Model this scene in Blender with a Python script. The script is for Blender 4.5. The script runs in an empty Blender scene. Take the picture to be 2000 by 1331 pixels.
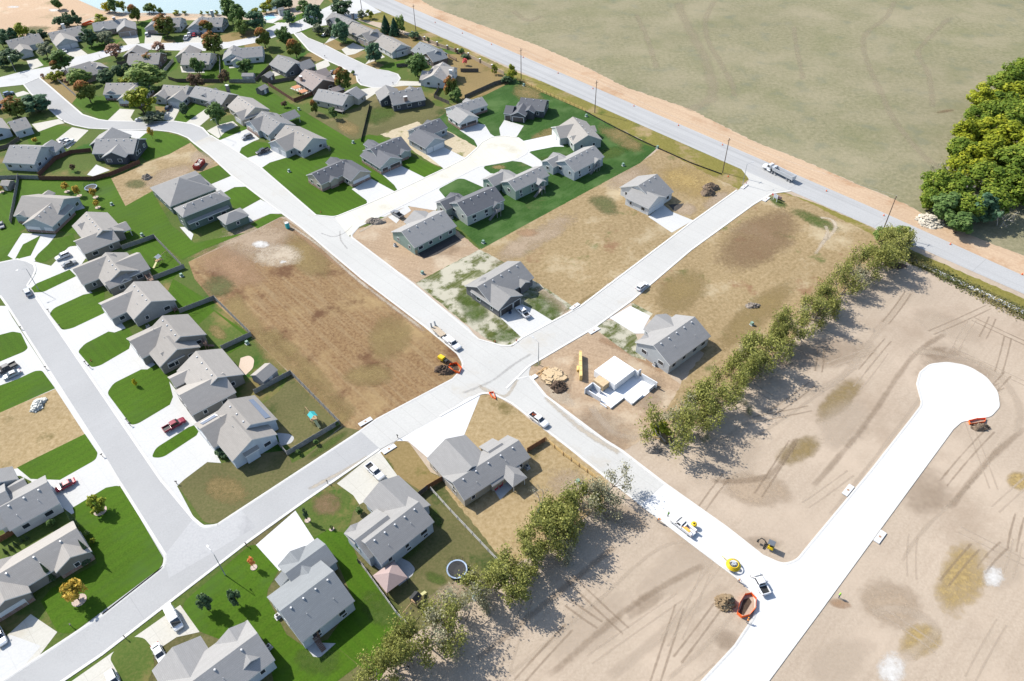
import bpy, bmesh, math, random
import numpy as np
from mathutils import Vector, Matrix
from mathutils.geometry import tessellate_polygon
R = math.radians
rng = random.Random(7)
S = bpy.context.scene
COL = S.collection
# ------------------------------------------------------------------ camera (solved from the poles and roofs of the photograph)
F_PX, CX, CY, HGT = 1421.0, 1000.0, 665.5, 145.0
_d = Vector((1036.3 - CX, 2201.5 - CY, F_PX)).normalized()
_f = (Vector((0, 0, 1)) - _d * _d.z).normalized()
_r = _d.cross(_f)
if _r.x < 0: _r = -_r
def G(px, py, z=0.0):
    v = Vector((px - CX, py - CY, F_PX))
    t = (HGT - z) / v.dot(_d)
    return Vector((v.dot(_r) * t, v.dot(_f) * t, z))
def proj(p):
    d = _r * p[0] + _f * p[1] + _d * (HGT - p[2])
    return CX + F_PX * d.x / d.z, CY + F_PX * d.y / d.z
def vscale(px, py):      # pixels per metre of height, and per metre across, at a ground pixel
    g = G(px, py); a = proj(g + Vector((0, 0, 1))); b = proj(g + Vector((1, 0, 0)))
    return math.hypot(a[0] - px, a[1] - py), math.hypot(b[0] - px, b[1] - py)
cam = bpy.data.objects.new('camera', bpy.data.cameras.new('camera'))
COL.objects.link(cam); S.camera = cam
mx = Matrix(((_r.x, -_r.y, -_r.z, 0), (_f.x, -_f.y, -_f.z, 0), (-_d.x, _d.y, _d.z, HGT), (0, 0, 0, 1)))
cam.matrix_world = mx
cam.data.sensor_width = 36; cam.data.lens = F_PX / 2000 * 36
cam.data.clip_end = 6000; cam.data.clip_start = 1
# ------------------------------------------------------------------ light
SUN_AZ, SUN_EL = 147.0, 42.5     # degrees counter-clockwise from +X, and height
sd = Vector((math.cos(R(SUN_AZ)) * math.cos(R(SUN_EL)), math.sin(R(SUN_AZ)) * math.cos(R(SUN_EL)), math.sin(R(SUN_EL))))
sun = bpy.data.objects.new('sun', bpy.data.lights.new('sun', 'SUN'))
sun.data.energy = 4.4; sun.data.angle = R(0.5); sun.data.color = (1, .955, .88)
sun.rotation_euler = (-sd).to_track_quat('-Z', 'Y').to_euler(); COL.objects.link(sun)
W = bpy.data.worlds.new('World'); S.world = W; W.use_nodes = True
nt = W.node_tree; nt.nodes.clear()
sk = nt.nodes.new('ShaderNodeTexSky'); sk.sky_type = 'NISHITA'; sk.sun_disc = False
sk.sun_elevation = R(SUN_EL); sk.sun_rotation = R(90 - SUN_AZ); sk.dust_density = 1.0
bg = nt.nodes.new('ShaderNodeBackground'); bg.inputs[1].default_value = 0.13
wo = nt.nodes.new('ShaderNodeOutputWorld')
nt.links.new(sk.outputs[0], bg.inputs[0]); nt.links.new(bg.outputs[0], wo.inputs[0])
S.view_settings.view_transform = 'Standard'; S.view_settings.look = 'None'
S.view_settings.exposure = 1.0; S.view_settings.gamma = 1
S.render.engine = 'CYCLES'
S.cycles.max_bounces = 6; S.cycles.diffuse_bounces = 3; S.cycles.glossy_bounces = 2; S.cycles.transparent_max_bounces = 24
# ------------------------------------------------------------------ materials
MATS = {}
def hexc(c): return (c[0], c[1], c[2], 1)
class NB:
    def __init__(s, name):
        s.m = bpy.data.materials.new(name); s.m.use_nodes = True
        s.t = s.m.node_tree; s.b = s.t.nodes['Principled BSDF']; s.o = s.t.nodes['Material Output']
    def n(s, typ, **kw):
        q = s.t.nodes.new(typ)
        for k, v in kw.items():
            if k.startswith('i_'): q.inputs[k[2:].replace('_', ' ')].default_value = v
            else: setattr(q, k, v)
        return q
    def l(s, a, b): s.t.links.new(a, b)
    def mixc(s, f, a, b, mode='MIX'):
        q = s.n('ShaderNodeMix', data_type='RGBA', blend_type=mode)
        for sock, v in ((q.inputs[0], f), (q.inputs[6], a), (q.inputs[7], b)):
            if hasattr(v, 'default_value'): s.l(v, sock)
            elif isinstance(v, (int, float)): sock.default_value = v
            else: sock.default_value = hexc(v)
        return q.outputs[2]
    def ramp(s, f, lo, hi):
        q = s.n('ShaderNodeMapRange'); q.inputs[1].default_value = lo; q.inputs[2].default_value = hi
        s.l(f, q.inputs[0]); return q.outputs[0]
    def math(s, op, a, b=0.0):
        q = s.n('ShaderNodeMath', operation=op)
        for sock, v in ((q.inputs[0], a), (q.inputs[1], b)):
            if hasattr(v, 'default_value'): s.l(v, sock)
            else: sock.default_value = v
        return q.outputs[0]
    def coord(s, space='W', scale=(1, 1, 1), ang=0.0):
        src = s.n('ShaderNodeNewGeometry').outputs['Position'] if space == 'W' else s.n('ShaderNodeTexCoord').outputs['Object']
        for sc_, an_ in (((1, 1, 1), -ang), (scale, 0.0)):     # turn x along the direction ang, then scale
            q = s.n('ShaderNodeMapping'); q.inputs['Scale'].default_value = sc_; q.inputs['Rotation'].default_value = (0, 0, R(an_))
            s.l(src, q.inputs[0]); src = q.outputs[0]
        return src
    def noise(s, vec, sc, det=4, rough=.6):
        q = s.n('ShaderNodeTexNoise'); q.inputs['Scale'].default_value = sc; q.inputs['Detail'].default_value = det
        q.inputs['Roughness'].default_value = rough; s.l(vec, q.inputs['Vector']); return q.outputs[0]
def mat(name, c, rough=.85, var=.12, sc=3.0, metal=0.0, spec=.3, emit=None, space='O'):
    """plain surface with a little mottling"""
    if name in MATS: return MATS[name]
    b = NB(name)
    if var:
        nz = b.ramp(b.noise(b.coord(space), sc), .3, .7)
        col = b.mixc(nz, [x * (1 - var) for x in c], [min(1, x * (1 + var)) for x in c]); b.l(col, b.b.inputs['Base Color'])
    else: b.b.inputs['Base Color'].default_value = hexc(c)
    b.b.inputs['Roughness'].default_value = rough; b.b.inputs['Metallic'].default_value = metal
    b.b.inputs['Specular IOR Level'].default_value = spec
    MATS[name] = b.m; return b.m
def gmat(name, a, c, fine=1.2, big=.03, bigamt=.25, patches=(), streak=None, lines=None, soft=False, bump=0.0, mow=None, rough=.95):
    """ground cover: fine mottling a..c, broad tone drift, worn patches [(colour, scale, lo, hi)], streaks and joints"""
    b = NB(name); w = b.coord()
    col = b.mixc(b.ramp(b.noise(w, fine, 5, .7), .32, .68), a, c)
    if streak:
        amt, ang, sx, sy, sc_c = streak
        st = b.ramp(b.noise(b.coord(scale=(sx, sy, 1), ang=ang), 1, 4, .65), .45, .75)
        col = b.mixc(b.math('MULTIPLY', st, amt), col, sc_c)
    for pc, ps, lo, hi in patches:
        f = b.ramp(b.math('ADD', b.math('MULTIPLY', b.noise(w, ps, 3, .55), .8), b.math('MULTIPLY', b.noise(w, ps * 14, 3, .7), .2)), lo, hi)
        col = b.mixc(f, col, pc)
    if mow:
        ang, wd, amt = mow
        x = b.n('ShaderNodeSeparateXYZ'); b.l(b.coord(scale=(1 / wd, 1 / wd, 1), ang=ang), x.inputs[0])
        sgn = b.ramp(b.math('SINE', b.math('MULTIPLY', x.outputs[0], 6.283)), -.25, .25)
        col = b.mixc(b.math('MULTIPLY', sgn, amt), col, (0, 0, 0), 'MIX') if False else b.mixc(b.math('MULTIPLY', sgn, amt), col, [v * 1.9 for v in a], 'MIX')
    if bigamt:
        f = b.ramp(b.noise(w, big, 3), .3, .7)
        dark = b.mixc(1.0, col, [1 - bigamt] * 3, 'MULTIPLY'); col = b.mixc(f, dark, col)
    if lines:
        for (sp, ang, off, wd, lc) in lines:
            x = b.n('ShaderNodeSeparateXYZ'); b.l(b.coord(ang=ang), x.inputs[0])
            fr = b.math('FRACT', b.math('ADD', b.math('DIVIDE', x.outputs[0], sp), off))
            col = b.mixc(b.math('MULTIPLY', b.math('LESS_THAN', fr, wd / sp), .6), col, lc)
    b.l(col, b.b.inputs['Base Color']); b.b.inputs['Roughness'].default_value = rough
    b.b.inputs['Specular IOR Level'].default_value = .15
    if bump:
        bp = b.n('ShaderNodeBump'); bp.inputs['Strength'].default_value = 1; bp.inputs['Distance'].default_value = bump
        b.l(b.noise(w, fine * 1.5, 5, .7), bp.inputs['Height']); b.l(bp.outputs[0], b.b.inputs['Normal'])
    if soft:   # ragged edge: the sheet thins out where its 'a' attribute falls to zero
        at = b.n('ShaderNodeAttribute', attribute_name='a')
        k = b.math('ADD', b.math('MULTIPLY', b.noise(w, .8, 6, .8), .6), b.math('MULTIPLY', b.noise(w, .12, 5, .65), .6))
        f = b.math('MULTIPLY', b.ramp(b.math('ADD', at.outputs['Fac'], b.math('MULTIPLY', b.math('SUBTRACT', k, .6), 2.4)), .25, 1.05), soft)
        tr = b.n('ShaderNodeBsdfTransparent'); mxs = b.n('ShaderNodeMixShader')
        b.l(f, mxs.inputs[0]); b.l(tr.outputs[0], mxs.inputs[1]); b.l(b.b.outputs[0], mxs.inputs[2]); b.l(mxs.outputs[0], b.o.inputs[0])
    MATS[name] = b.m; return b.m
# ------------------------------------------------------------------ mesh helpers
class MB:
    """collects faces in several shapes and links them as one object"""
    def __init__(s): s.v = []; s.f = []; s.mi = []
    def face(s, pts, mi=0):
        i = len(s.v); s.v += [tuple(p) for p in pts]; s.f.append(tuple(range(i, i + len(pts)))); s.mi.append(mi); return s
    def hexa(s, b, t, mi=0):      # bottom ring (ccw from above), top ring
        n = len(b); i = len(s.v); s.v += [tuple(p) for p in b] + [tuple(p) for p in t]
        s.f.append(tuple(range(i + n - 1, i - 1, -1))); s.f.append(tuple(range(i + n, i + 2 * n)))
        for k in range(n): s.f.append((i + k, i + (k + 1) % n, i + n + (k + 1) % n, i + n + k))
        s.mi += [mi] * (n + 2); return s
    def box(s, x0, x1, y0, y1, z0, z1, mi=0, tx=0, ty=0):
        return s.hexa([(x0, y0, z0), (x1, y0, z0), (x1, y1, z0), (x0, y1, z0)],
                      [(x0 + tx, y0 + ty, z1), (x1 - tx, y0 + ty, z1), (x1 - tx, y1 - ty, z1), (x0 + tx, y1 - ty, z1)], mi)
    def obox(s, c, u, hu, hv, z0, z1, mi=0):   # oriented box: centre, unit direction, half sizes
        c = Vector((c[0], c[1], 0)); u = Vector((u[0], u[1], 0)).normalized(); v = Vector((-u.y, u.x, 0))
        q = [c - u * hu - v * hv, c + u * hu - v * hv, c + u * hu + v * hv, c - u * hu + v * hv]
        return s.hexa([(p.x, p.y, z0) for p in q], [(p.x, p.y, z1) for p in q], mi)
    def tube(s, pts, rad, n=6, mi=0, caps=True):
        pts = [Vector(p) for p in pts]; rad = rad if hasattr(rad, '__len__') else [rad] * len(pts); i0 = len(s.v)
        for k, p in enumerate(pts):
            d = (pts[min(k + 1, len(pts) - 1)] - pts[max(k - 1, 0)]).normalized()
            a = d.orthogonal().normalized() if abs(d.z) < .99 else Vector((1, 0, 0)); a = (a - d * a.dot(d)).normalized(); c = d.cross(a)
            for j in range(n):
                t = 2 * math.pi * j / n; s.v.append(tuple(p + (a * math.cos(t) + c * math.sin(t)) * rad[k]))
        for k in range(len(pts) - 1):
            for j in range(n):
                s.f.append((i0 + k * n + j, i0 + k * n + (j + 1) % n, i0 + (k + 1) * n + (j + 1) % n, i0 + (k + 1) * n + j)); s.mi.append(mi)
        if caps:
            s.f.append(tuple(i0 + n - 1 - j for j in range(n))); s.f.append(tuple(i0 + (len(pts) - 1) * n + j for j in range(n))); s.mi += [mi, mi]
        return s
    def lathe(s, prof, n=12, c=(0, 0, 0), mi=0):
        i0 = len(s.v)
        for r_, z in prof:
            for j in range(n):
                t = 2 * math.pi * j / n; s.v.append((c[0] + r_ * math.cos(t), c[1] + r_ * math.sin(t), c[2] + z))
        for k in range(len(prof) - 1):
            for j in range(n):
                s.f.append((i0 + k * n + j, i0 + k * n + (j + 1) % n, i0 + (k + 1) * n + (j + 1) % n, i0 + (k + 1) * n + j)); s.mi.append(mi)
        return s
    def mesh(s, name, mats, smooth=False):
        m = bpy.data.meshes.new(name); m.from_pydata(s.v, [], s.f)
        for q in (mats if isinstance(mats, (list, tuple)) else [mats]): m.materials.append(q)
        if any(s.mi): m.polygons.foreach_set('material_index', s.mi)
        if smooth: m.polygons.foreach_set('use_smooth', [True] * len(s.f))
        m.update(); return m
    def build(s, name, mats, parent=None, loc=None, smooth=False, bevel=0):
        m = s.mesh(name, mats, smooth)
        if bevel:
            bm = bmesh.new(); bm.from_mesh(m); bmesh.ops.remove_doubles(bm, verts=bm.verts, dist=1e-4)
            bmesh.ops.bevel(bm, geom=[e for e in bm.edges if len(e.link_faces) == 2 and e.calc_face_angle(0) > .5], offset=bevel, segments=2, affect='EDGES', clamp_overlap=True)
            bm.to_mesh(m); bm.free()
        o = bpy.data.objects.new(name, m); COL.objects.link(o)
        if parent: o.parent = parent
        if loc is not None: o.location = loc
        return o
def tag(o, label=None, cat=None, group=None, kind=None):
    for k, v in (('label', label), ('category', cat), ('group', group), ('kind', kind)):
        if v: o[k] = v
    return o
def empty(name, loc, rz=0.0, label=None, cat=None, group=None):
    o = bpy.data.objects.new(name, None); COL.objects.link(o); o.location = loc; o.rotation_euler = (0, 0, rz); o.empty_display_size = .3
    return tag(o, label, cat, group)
def copy_tree(o, parent=None):
    c = o.copy(); COL.objects.link(c)
    if parent: c.parent = parent
    for ch in o.children: copy_tree(ch, c)
    return c
# ------------------------------------------------------------------ ground sheets
def P(s, z=0.0):
    """'x,y x,y,r ...' in photograph pixels -> ground points (with corner radius r in metres)"""
    out = []
    for t in s.split():
        q = [float(x) for x in t.split(',')]; g = G(q[0], q[1]); out.append((g.x, g.y, q[2] if len(q) > 2 else 0))
    return out
def fillet(pts, closed=True):
    res = []; n = len(pts)
    for i, (x, y, r_) in enumerate(pts):
        p = Vector((x, y))
        if r_ <= 0 or (not closed and i in (0, n - 1)): res.append(p); continue
        a = Vector(pts[i - 1][:2]) - p; b = Vector(pts[(i + 1) % n][:2]) - p
        la, lb = a.length, b.length; a.normalize(); b.normalize()
        ang = a.angle(b)
        if ang > 3.05 or la < .01 or lb < .01: res.append(p); continue
        d = min(r_ / math.tan(ang / 2), la * .49, lb * .49)
        p0, p1 = p + a * d, p + b * d
        for k in range(7):
            t = k / 6; res.append((p0 * (1 - t) + p * t) * (1 - t) + (p * (1 - t) + p1 * t) * t)
    return res
def smooth_line(pts, closed=False, k=5):
    n = len(pts); out = []
    for i in range(n if closed else n - 1):
        p = [Vector(pts[j % n] if closed else pts[max(0, min(n - 1, j))]) for j in (i - 1, i, i + 1, i + 2)]
        for j in range(k):
            t = j / k
            out.append(.5 * ((2 * p[1]) + (p[2] - p[0]) * t + (2 * p[0] - 5 * p[1] + 4 * p[2] - p[3]) * t * t + (3 * p[1] - p[0] - 3 * p[2] + p[3]) * t ** 3))
    if not closed: out.append(Vector(pts[-1]))
    return out
def ragged(pts, amp, step=1.2, seed=1):
    r2 = random.Random(seed); out = []
    for i, p in enumerate(pts):
        q = pts[(i + 1) % len(pts)]; d = q - p; L = d.length; n = max(1, int(L / step)); nn = Vector((-d.y, d.x)).normalized() if L > 1e-6 else Vector((0, 0))
        for k in range(n): out.append(p + d * (k / n) + nn * (r2.uniform(-amp, amp) if k else 0))
    return out
ZC = [0]
def zn(z):
    ZC[0] += 1; return z + ZC[0] * 1.3e-5
def sheet(name, spec, m, z, kind='structure', sm=False, rag=0, label=None):
    z = zn(z)
    pts = fillet(P(spec)) if not sm else smooth_line([q[:2] for q in P(spec)], True)
    if rag: pts = ragged(pts, rag, seed=len(spec))
    v = [Vector((p.x, p.y, 0)) for p in pts]; tris = tessellate_polygon([v])
    me = bpy.data.meshes.new(name); fs = []
    for t in tris:
        a, b, c = (v[i] for i in t); fs.append(t if (b - a).cross(c - a).z > 0 else (t[0], t[2], t[1]))
    me.from_pydata([(p.x, p.y, z) for p in pts], [], fs); me.materials.append(m); me.update()
    o = bpy.data.objects.new(name, me); COL.objects.link(o); o['kind'] = kind
    return o
def attr_mesh(name, v, f, a, m, kind='structure'):
    me = bpy.data.meshes.new(name); me.from_pydata(v, [], f); me.materials.append(m)
    at = me.attributes.new('a', 'FLOAT', 'POINT'); at.data.foreach_set('value', a); me.update()
    o = bpy.data.objects.new(name, me); COL.objects.link(o); o['kind'] = kind
    return o
def blob(name, px, py, rx, ry, m, z, rot=0.0, kind='structure'):
    """ragged-edged patch: ellipse given in photograph pixels at its centre"""
    v = []; a = []; f = []; n = 20; z = zn(z)
    g = G(px, py); v.append((g.x, g.y, z)); a.append(1.0)
    for ring, av in ((.55, .8), (1.0, 0.0)):
        for j in range(n):
            t = 2 * math.pi * j / n; dx, dy = rx * ring * math.cos(t), ry * ring * math.sin(t)
            q = G(px + dx * math.cos(rot) - dy * math.sin(rot), py + dx * math.sin(rot) + dy * math.cos(rot)); v.append((q.x, q.y, z)); a.append(av)
    for j in range(n):
        k = (j + 1) % n; f.append((0, 1 + k, 1 + j)); f.append((1 + j, 1 + k, 1 + n + k)); f.append((1 + j, 1 + n + k, 1 + n + j))
    return attr_mesh(name, v, [tuple(reversed(t)) for t in f], a, m, kind)
def strip(name, spec, w, m, z, sm=True, kind='structure', edge=0.0):
    """ragged-edged track along a line"""
    pts = [Vector(q[:2]) for q in P(spec)]; z = zn(z)
    if sm: pts = smooth_line(pts)
    v = []; a = []; f = []
    for i, p in enumerate(pts):
        d = (pts[min(i + 1, len(pts) - 1)] - pts[max(0, i - 1)]).normalized(); nn = Vector((-d.y, d.x))
        e = 1.0 if 0 < i < len(pts) - 1 else edge
        for o_, av in ((-.5, 0), (-.15, .85 * e), (.15, .85 * e), (.5, 0)):
            q = p + nn * w * o_; v.append((q.x, q.y, z)); a.append(av)
    for i in range(len(pts) - 1):
        for k in range(3): f.append((4 * i + k + 1, 4 * i + k, 4 * i + 4 + k, 4 * i + 5 + k))
    return attr_mesh(name, v, f, a, m, kind)
def ribbon(name, pts, w0, w1, z0, z1, m, kind='structure'):
    """band beside a line from offset w0 to w1 (to its left), heights z0 and z1: a rolled kerb"""
    v = []; f = []; n = len(pts)
    for i, p in enumerate(pts):
        d = (pts[min(i + 1, n - 1)] - pts[max(0, i - 1)]).normalized(); nn = Vector((-d.y, d.x))
        wm = (w0 + w1) / 2
        for o_, z in ((w0, 0.0), (w0, z0), (wm, z1), (w1, z1), (w1, 0.0)): q = p + nn * o_; v.append((q.x, q.y, z))
    for i in range(n - 1):
        for k in range(4): f.append((5 * i + k, 5 * i + 5 + k, 5 * i + 6 + k, 5 * i + k + 1))
    me = bpy.data.meshes.new(name); me.from_pydata(v, [], f); me.materials.append(m); me.update()
    o = bpy.data.objects.new(name, me); COL.objects.link(o); o['kind'] = kind; return o
# ================================================================== ground cover materials
g_dirt = gmat('graded_dirt', (.285, .23, .172), (.36, .295, .228), 1.6, .02, .12, [((.37, .3, .23), .05, .5, .72), ((.225, .17, .12), .035, .54, .8)], streak=(.3, 44, .04, .7, (.22, .168, .12)), bump=.05)
g_dirt2 = gmat('plot_dirt', (.24, .17, .11), (.34, .255, .17), 1.4, .04, .15, [((.37, .3, .215), .07, .5, .62), ((.16, .11, .07), .06, .56, .7)], streak=(.4, -20, .08, 1.1, (.18, .125, .08)), bump=.06)
g_brown = gmat('mown_weeds', (.115, .062, .03), (.235, .155, .075), 1.1, .03, .12, [((.26, .185, .09), .05, .5, .66), ((.10, .052, .026), .09, .55, .66)], streak=(.5, -48, .05, .8, (.29, .225, .13)), bump=.08)
g_tan = gmat('dry_grass', (.16, .115, .052), (.29, .215, .12), .9, .03, .12, [((.1, .105, .035), .10, .6, .68), ((.32, .26, .165), .06, .54, .66), ((.17, .09, .05), .07, .6, .7)], streak=(.3, 44, .12, .9, (.32, .25, .15)), bump=.1)
g_gold = gmat('golden_grass', (.21, .15, .07), (.32, .245, .14), .9, .04, .15, [((.13, .1, .04), .12, .56, .66)], bump=.1)
g_field = gmat('pasture', (.125, .122, .066), (.215, .192, .118), .55, .012, .1, [((.235, .205, .135), .03, .45, .75), ((.125, .128, .06), .045, .5, .8), ((.13, .135, .1), .09, .55, .8)], streak=(.3, 15, .25, .6, (.225, .2, .13)), bump=.2)
g_verge = gmat('verge_dirt', (.33, .235, .155), (.42, .315, .215), 1.2, .03, .1, [((.28, .17, .095), .05, .52, .66)], streak=(.6, -50, .012, .5, (.27, .18, .115)), bump=.03)
g_vgrass = gmat('verge_grass', (.115, .105, .02), (.19, .165, .045), 1.2, .04, .2, [((.25, .185, .095), .06, .54, .62), ((.07, .085, .015), .08, .56, .66)])
LUSH_A, LUSH_C = (.028, .07, .002), (.055, .105, .006)
g_lush = gmat('lush_lawn', LUSH_A, LUSH_C, 2.2, .06, .22, [((.045, .085, .01), .10, .55, .7)], mow=(44, 2.4, .16))
g_lush2 = gmat('lush_lawn_striped', (.03, .071, .002), (.058, .108, .007), 2.2, .06, .2, [((.045, .088, .012), .08, .52, .68)], mow=(-46, 2.4, .16))
g_cool = gmat('cool_lawn', (.014, .052, .006), (.042, .092, .016), 1.6, .05, .25, [((.10, .105, .04), .06, .6, .74), ((.055, .10, .028), .1, .5, .64)], streak=(.45, 44, .1, .8, (.06, .11, .035)))
g_mid = gmat('worn_lawn', (.042, .078, .011), (.085, .105, .024), 1.5, .05, .2, [((.15, .12, .045), .06, .54, .64), ((.025, .078, .006), .07, .58, .66)])
g_olive = gmat('olive_lawn', (.07, .076, .024), (.125, .108, .048), 1.6, .05, .22, [((.03, .055, .01), .08, .58, .68), ((.165, .135, .065), .07, .56, .68)])
g_dry = gmat('parched_lawn', (.15, .11, .042), (.215, .155, .07), 1.4, .05, .15, [((.09, .085, .02), .07, .55, .66)])
g_straw = gmat('straw_seeded_lawn', (.05, .07, .014), (.085, .09, .024), 1.3, .05, .15, [((.34, .32, .25), .22, .44, .54)], streak=(.5, 44, .1, .9, (.31, .29, .22)))
g_straw2 = gmat('straw_cover', (.3, .25, .16), (.41, .35, .25), 1.2, .05, .1, [((.13, .13, .04), .14, .56, .62)])
JC = (.2, .19, .175)
c_white = gmat('new_concrete', (.38, .378, .365), (.43, .428, .415), 2, .04, .07, lines=[(4.6, 44, .1, .08, (.33, .33, .32)), (4.6, -46, .3, .08, (.33, .33, .32))])
c_clean = gmat('fresh_concrete', (.43, .432, .43), (.48, .48, .477), 2, .03, .05, [((.4, .4, .395), .05, .55, .75)], lines=[(4.5, 44, .3, .07, (.34, .34, .335))])
c_road = gmat('road_concrete', (.35, .345, .325), (.4, .395, .375), 2, .03, .1, [((.34, .31, .26), .05, .58, .75)], streak=(.3, -47, .03, .7, (.33, .325, .31)), lines=[(4.4, 44, .2, .09, (.25, .24, .225)), (4.4, -46, .5, .07, (.3, .29, .275))])
c_old = gmat('old_concrete', (.37, .355, .31), (.42, .405, .36), 2, .05, .1, [((.36, .33, .27), .08, .58, .7)], lines=[(4.6, 44, .1, .09, (.27, .26, .23)), (4.6, -46, .3, .09, (.27, .26, .23))])
c_grey = gmat('grey_concrete', (.3, .3, .295), (.36, .36, .355), 2, .05, .1)
c_kerb = gmat('kerb_concrete', (.42, .41, .385), (.5, .49, .465), 2, .05, .1)
a_street = gmat('street_asphalt', (.27, .27, .267), (.31, .31, .306), 2.5, .05, .1, [((.3, .3, .295), .07, .52, .7)], streak=(.3, 44, .02, .6, (.32, .32, .318)), lines=[(27, 44, .2, .12, (.22, .22, .22))])
a_hwy = gmat('highway_asphalt', (.28, .28, .277), (.33, .33, .325), 2, .04, .08, streak=(.8, -50, .006, .4, (.215, .215, .213)), lines=[(34, -50, .35, .2, (.21, .21, .21))])
c_seam = mat('seam', (.2, .2, .2), var=0)
w_lake = NB('lake_water'); w_lake.b.inputs['Base Color'].default_value = (.23, .29, .27, 1); w_lake.b.inputs['Roughness'].default_value = .25
_bp = w_lake.n('ShaderNodeBump'); _bp.inputs['Strength'].default_value = .25; _bp.inputs['Distance'].default_value = .1
w_lake.l(w_lake.noise(w_lake.coord(), .8, 3), _bp.inputs['Height']); w_lake.l(_bp.outputs[0], w_lake.b.inputs['Normal']); w_lake = w_lake.m
SD = dict(soft=.75, bigamt=.1)
s_dirt = gmat('loose_dirt', (.27, .205, .14), (.37, .29, .21), 1.5, **SD)
s_pale = gmat('pale_sand', (.4, .335, .25), (.47, .4, .31), 1.5, **SD)
s_dark = gmat('damp_dirt', (.17, .122, .08), (.23, .17, .118), 1.5, **SD)
s_rust = gmat('clay_dirt', (.24, .15, .085), (.3, .195, .12), 1.5, **SD)
s_white = gmat('chalky_washout', (.52, .51, .48), (.58, .57, .55), 1.5, **SD)
s_gold = gmat('straw_grass', (.24, .165, .055), (.36, .265, .115), .8, soft=.8, bigamt=.1, bump=.15)
s_green = gmat('green_grass', (.04, .075, .012), (.075, .105, .022), 1.2, **SD)
s_weed = gmat('weeds', (.075, .085, .03), (.12, .12, .05), .9, soft=.8, bigamt=.1, bump=.1)
s_drygrass = gmat('withered_grass', (.17, .125, .05), (.24, .175, .08), 1.2, **SD)
s_brown = gmat('bare_soil', (.15, .095, .05), (.2, .135, .08), 1.3, **SD)
s_mud = gmat('mud_film', (.36, .31, .24), (.42, .37, .3), 1.5, **SD)
s_ash = gmat('dark_soil', (.035, .033, .032), (.06, .056, .052), 1.5, bigamt=.1)
s_rut = gmat('rut_dirt', (.2, .148, .1), (.25, .185, .13), 1.5, soft=.42, bigamt=.1); s_faint = gmat('faint_sand', (.37, .3, .225), (.42, .345, .265), 1.5, soft=.5, bigamt=.1)
s_track = gmat('worn_track', (.24, .205, .135), (.29, .25, .17), 1.2, soft=.5, bigamt=.1); s_tyre2 = gmat('tyre_rubber', (.28, .27, .255), (.32, .31, .295), 1.5, soft=.4, bigamt=.1); s_tyre = gmat('tyre_marks', (.3, .29, .275), (.34, .33, .31), 1.5, **SD)
# ================================================================== sheets
def big(name, x0, x1, y0, y1, m, z):
    me = bpy.data.meshes.new(name); me.from_pydata([(x0, y0, z), (x1, y0, z), (x1, y1, z), (x0, y1, z)], [], [(0, 1, 2, 3)]); me.materials.append(m)
    o = bpy.data.objects.new(name, me); COL.objects.link(o); o['kind'] = 'structure'
big('ground', -2600, 2600, -200, 4200, g_dirt, 0)
HW_LO, HW_HI = "560,-61 682,-6 850,67.5 1200,222 1604,400 2000,575 2300,708", "620,-65 749,-8 850,36 1200,188 1690,400 2000,539.5 2300,673"
sheet('field', "700,-75 812,-6 850,17 1047,88 1130,124 1220,170 1350,214 1397,239 1480,280 1565,312 1676,361 1765,397 1830,433 1900,462 2000,500 2500,700 3600,600 3200,-250 800,-330", g_field, .012, rag=.5)
sheet('verge', "560,-95 700,-60 812,-6 850,17 1047,88 1130,124 1220,170 1350,214 1397,239 1480,280 1565,312 1676,361 1765,397 1830,433 1900,462 2000,500 2500,700 2300,673 2000,541 1690,402 1200,190 850,38 749,-6 620,-62", g_verge, .01)
# the neighbourhood's turf, then plots, lawns and paving laid over it
sheet('lawn', "-700,110 -300,95 0,77 120,62 170,47 240,40 330,38 450,38 560,42 612,28 640,-10 690,-4 690,36 760,62 905,107 1012,154 1145,218 1283,289 1190,352 940,487 812,553 681,461 654,424 548,424 368,512 420,585 490,655 570,735 668,832 600,890 703,843 600,980 300,1331 0,1600 -600,1400", g_mid, .014)
sheet('lawn', "120,1400 500,1050 742,877 868,935 985,1100 1005,1105 940,1165 806,1240 700,1345 700,1450", g_olive, .014)
sheet('verge_lawn', "640,0 682,-6 850,67.5 1013,143 1154,194.5 1350,287 1452,333 1462,350,2 1443,370 1380,340 1290,292 1142,217 1012,155 905,107 810,68 745,45 690,36", g_vgrass, .018, rag=.3)
sheet('verge_lawn', "1515,379 1530,376 1590,396 1700,443 1760,480 2000,584 2300,716 2300,760 2000,612 1770,512 1735,492 1690,470 1620,420", g_vgrass, .018, rag=.3)
# plots
sheet('dry_plot', "368,512 470,468 548,425 575,440 705.5,545 830,640 893,692 905,712,3 884,742 736,819 690,848 668,834 655,820 568,730 490,655 415,587 380,545", g_brown, .02)
blob('dirt', 500, 470, 110, 55, s_dirt, .022, -.3); blob('dirt', 450, 520, 90, 45, s_rust, .0225, .4); blob('dirt', 540, 500, 60, 30, s_pale, .023)
blob('dirt', 600, 500, 70, 45, s_drygrass, .0225, .7); blob('dirt', 510, 478, 22, 9, s_white, .0235); blob('dirt', 552, 512, 10, 4, s_white, .0235)
blob('dirt', 425, 560, 40, 30, s_weed, .023); strip('dirt', "520,640 600,720 690,820", 7, s_drygrass, .0225); strip('dirt', "440,570 560,720 680,835", 9, s_drygrass, .0225)
strip('dirt', "548,428 640,500 720,562 840,655", 3.2, s_rust, .0226); blob('dirt', 720, 735, 60, 30, s_drygrass, .0224); blob('dirt', 760, 660, 50, 60, s_drygrass, .0224, .6)
sheet('dry_plot', "372,279 396,303 437,324 373,345 297,374 245,403 215,350 245,338 285,318 330,302", g_tan, .02)
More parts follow.
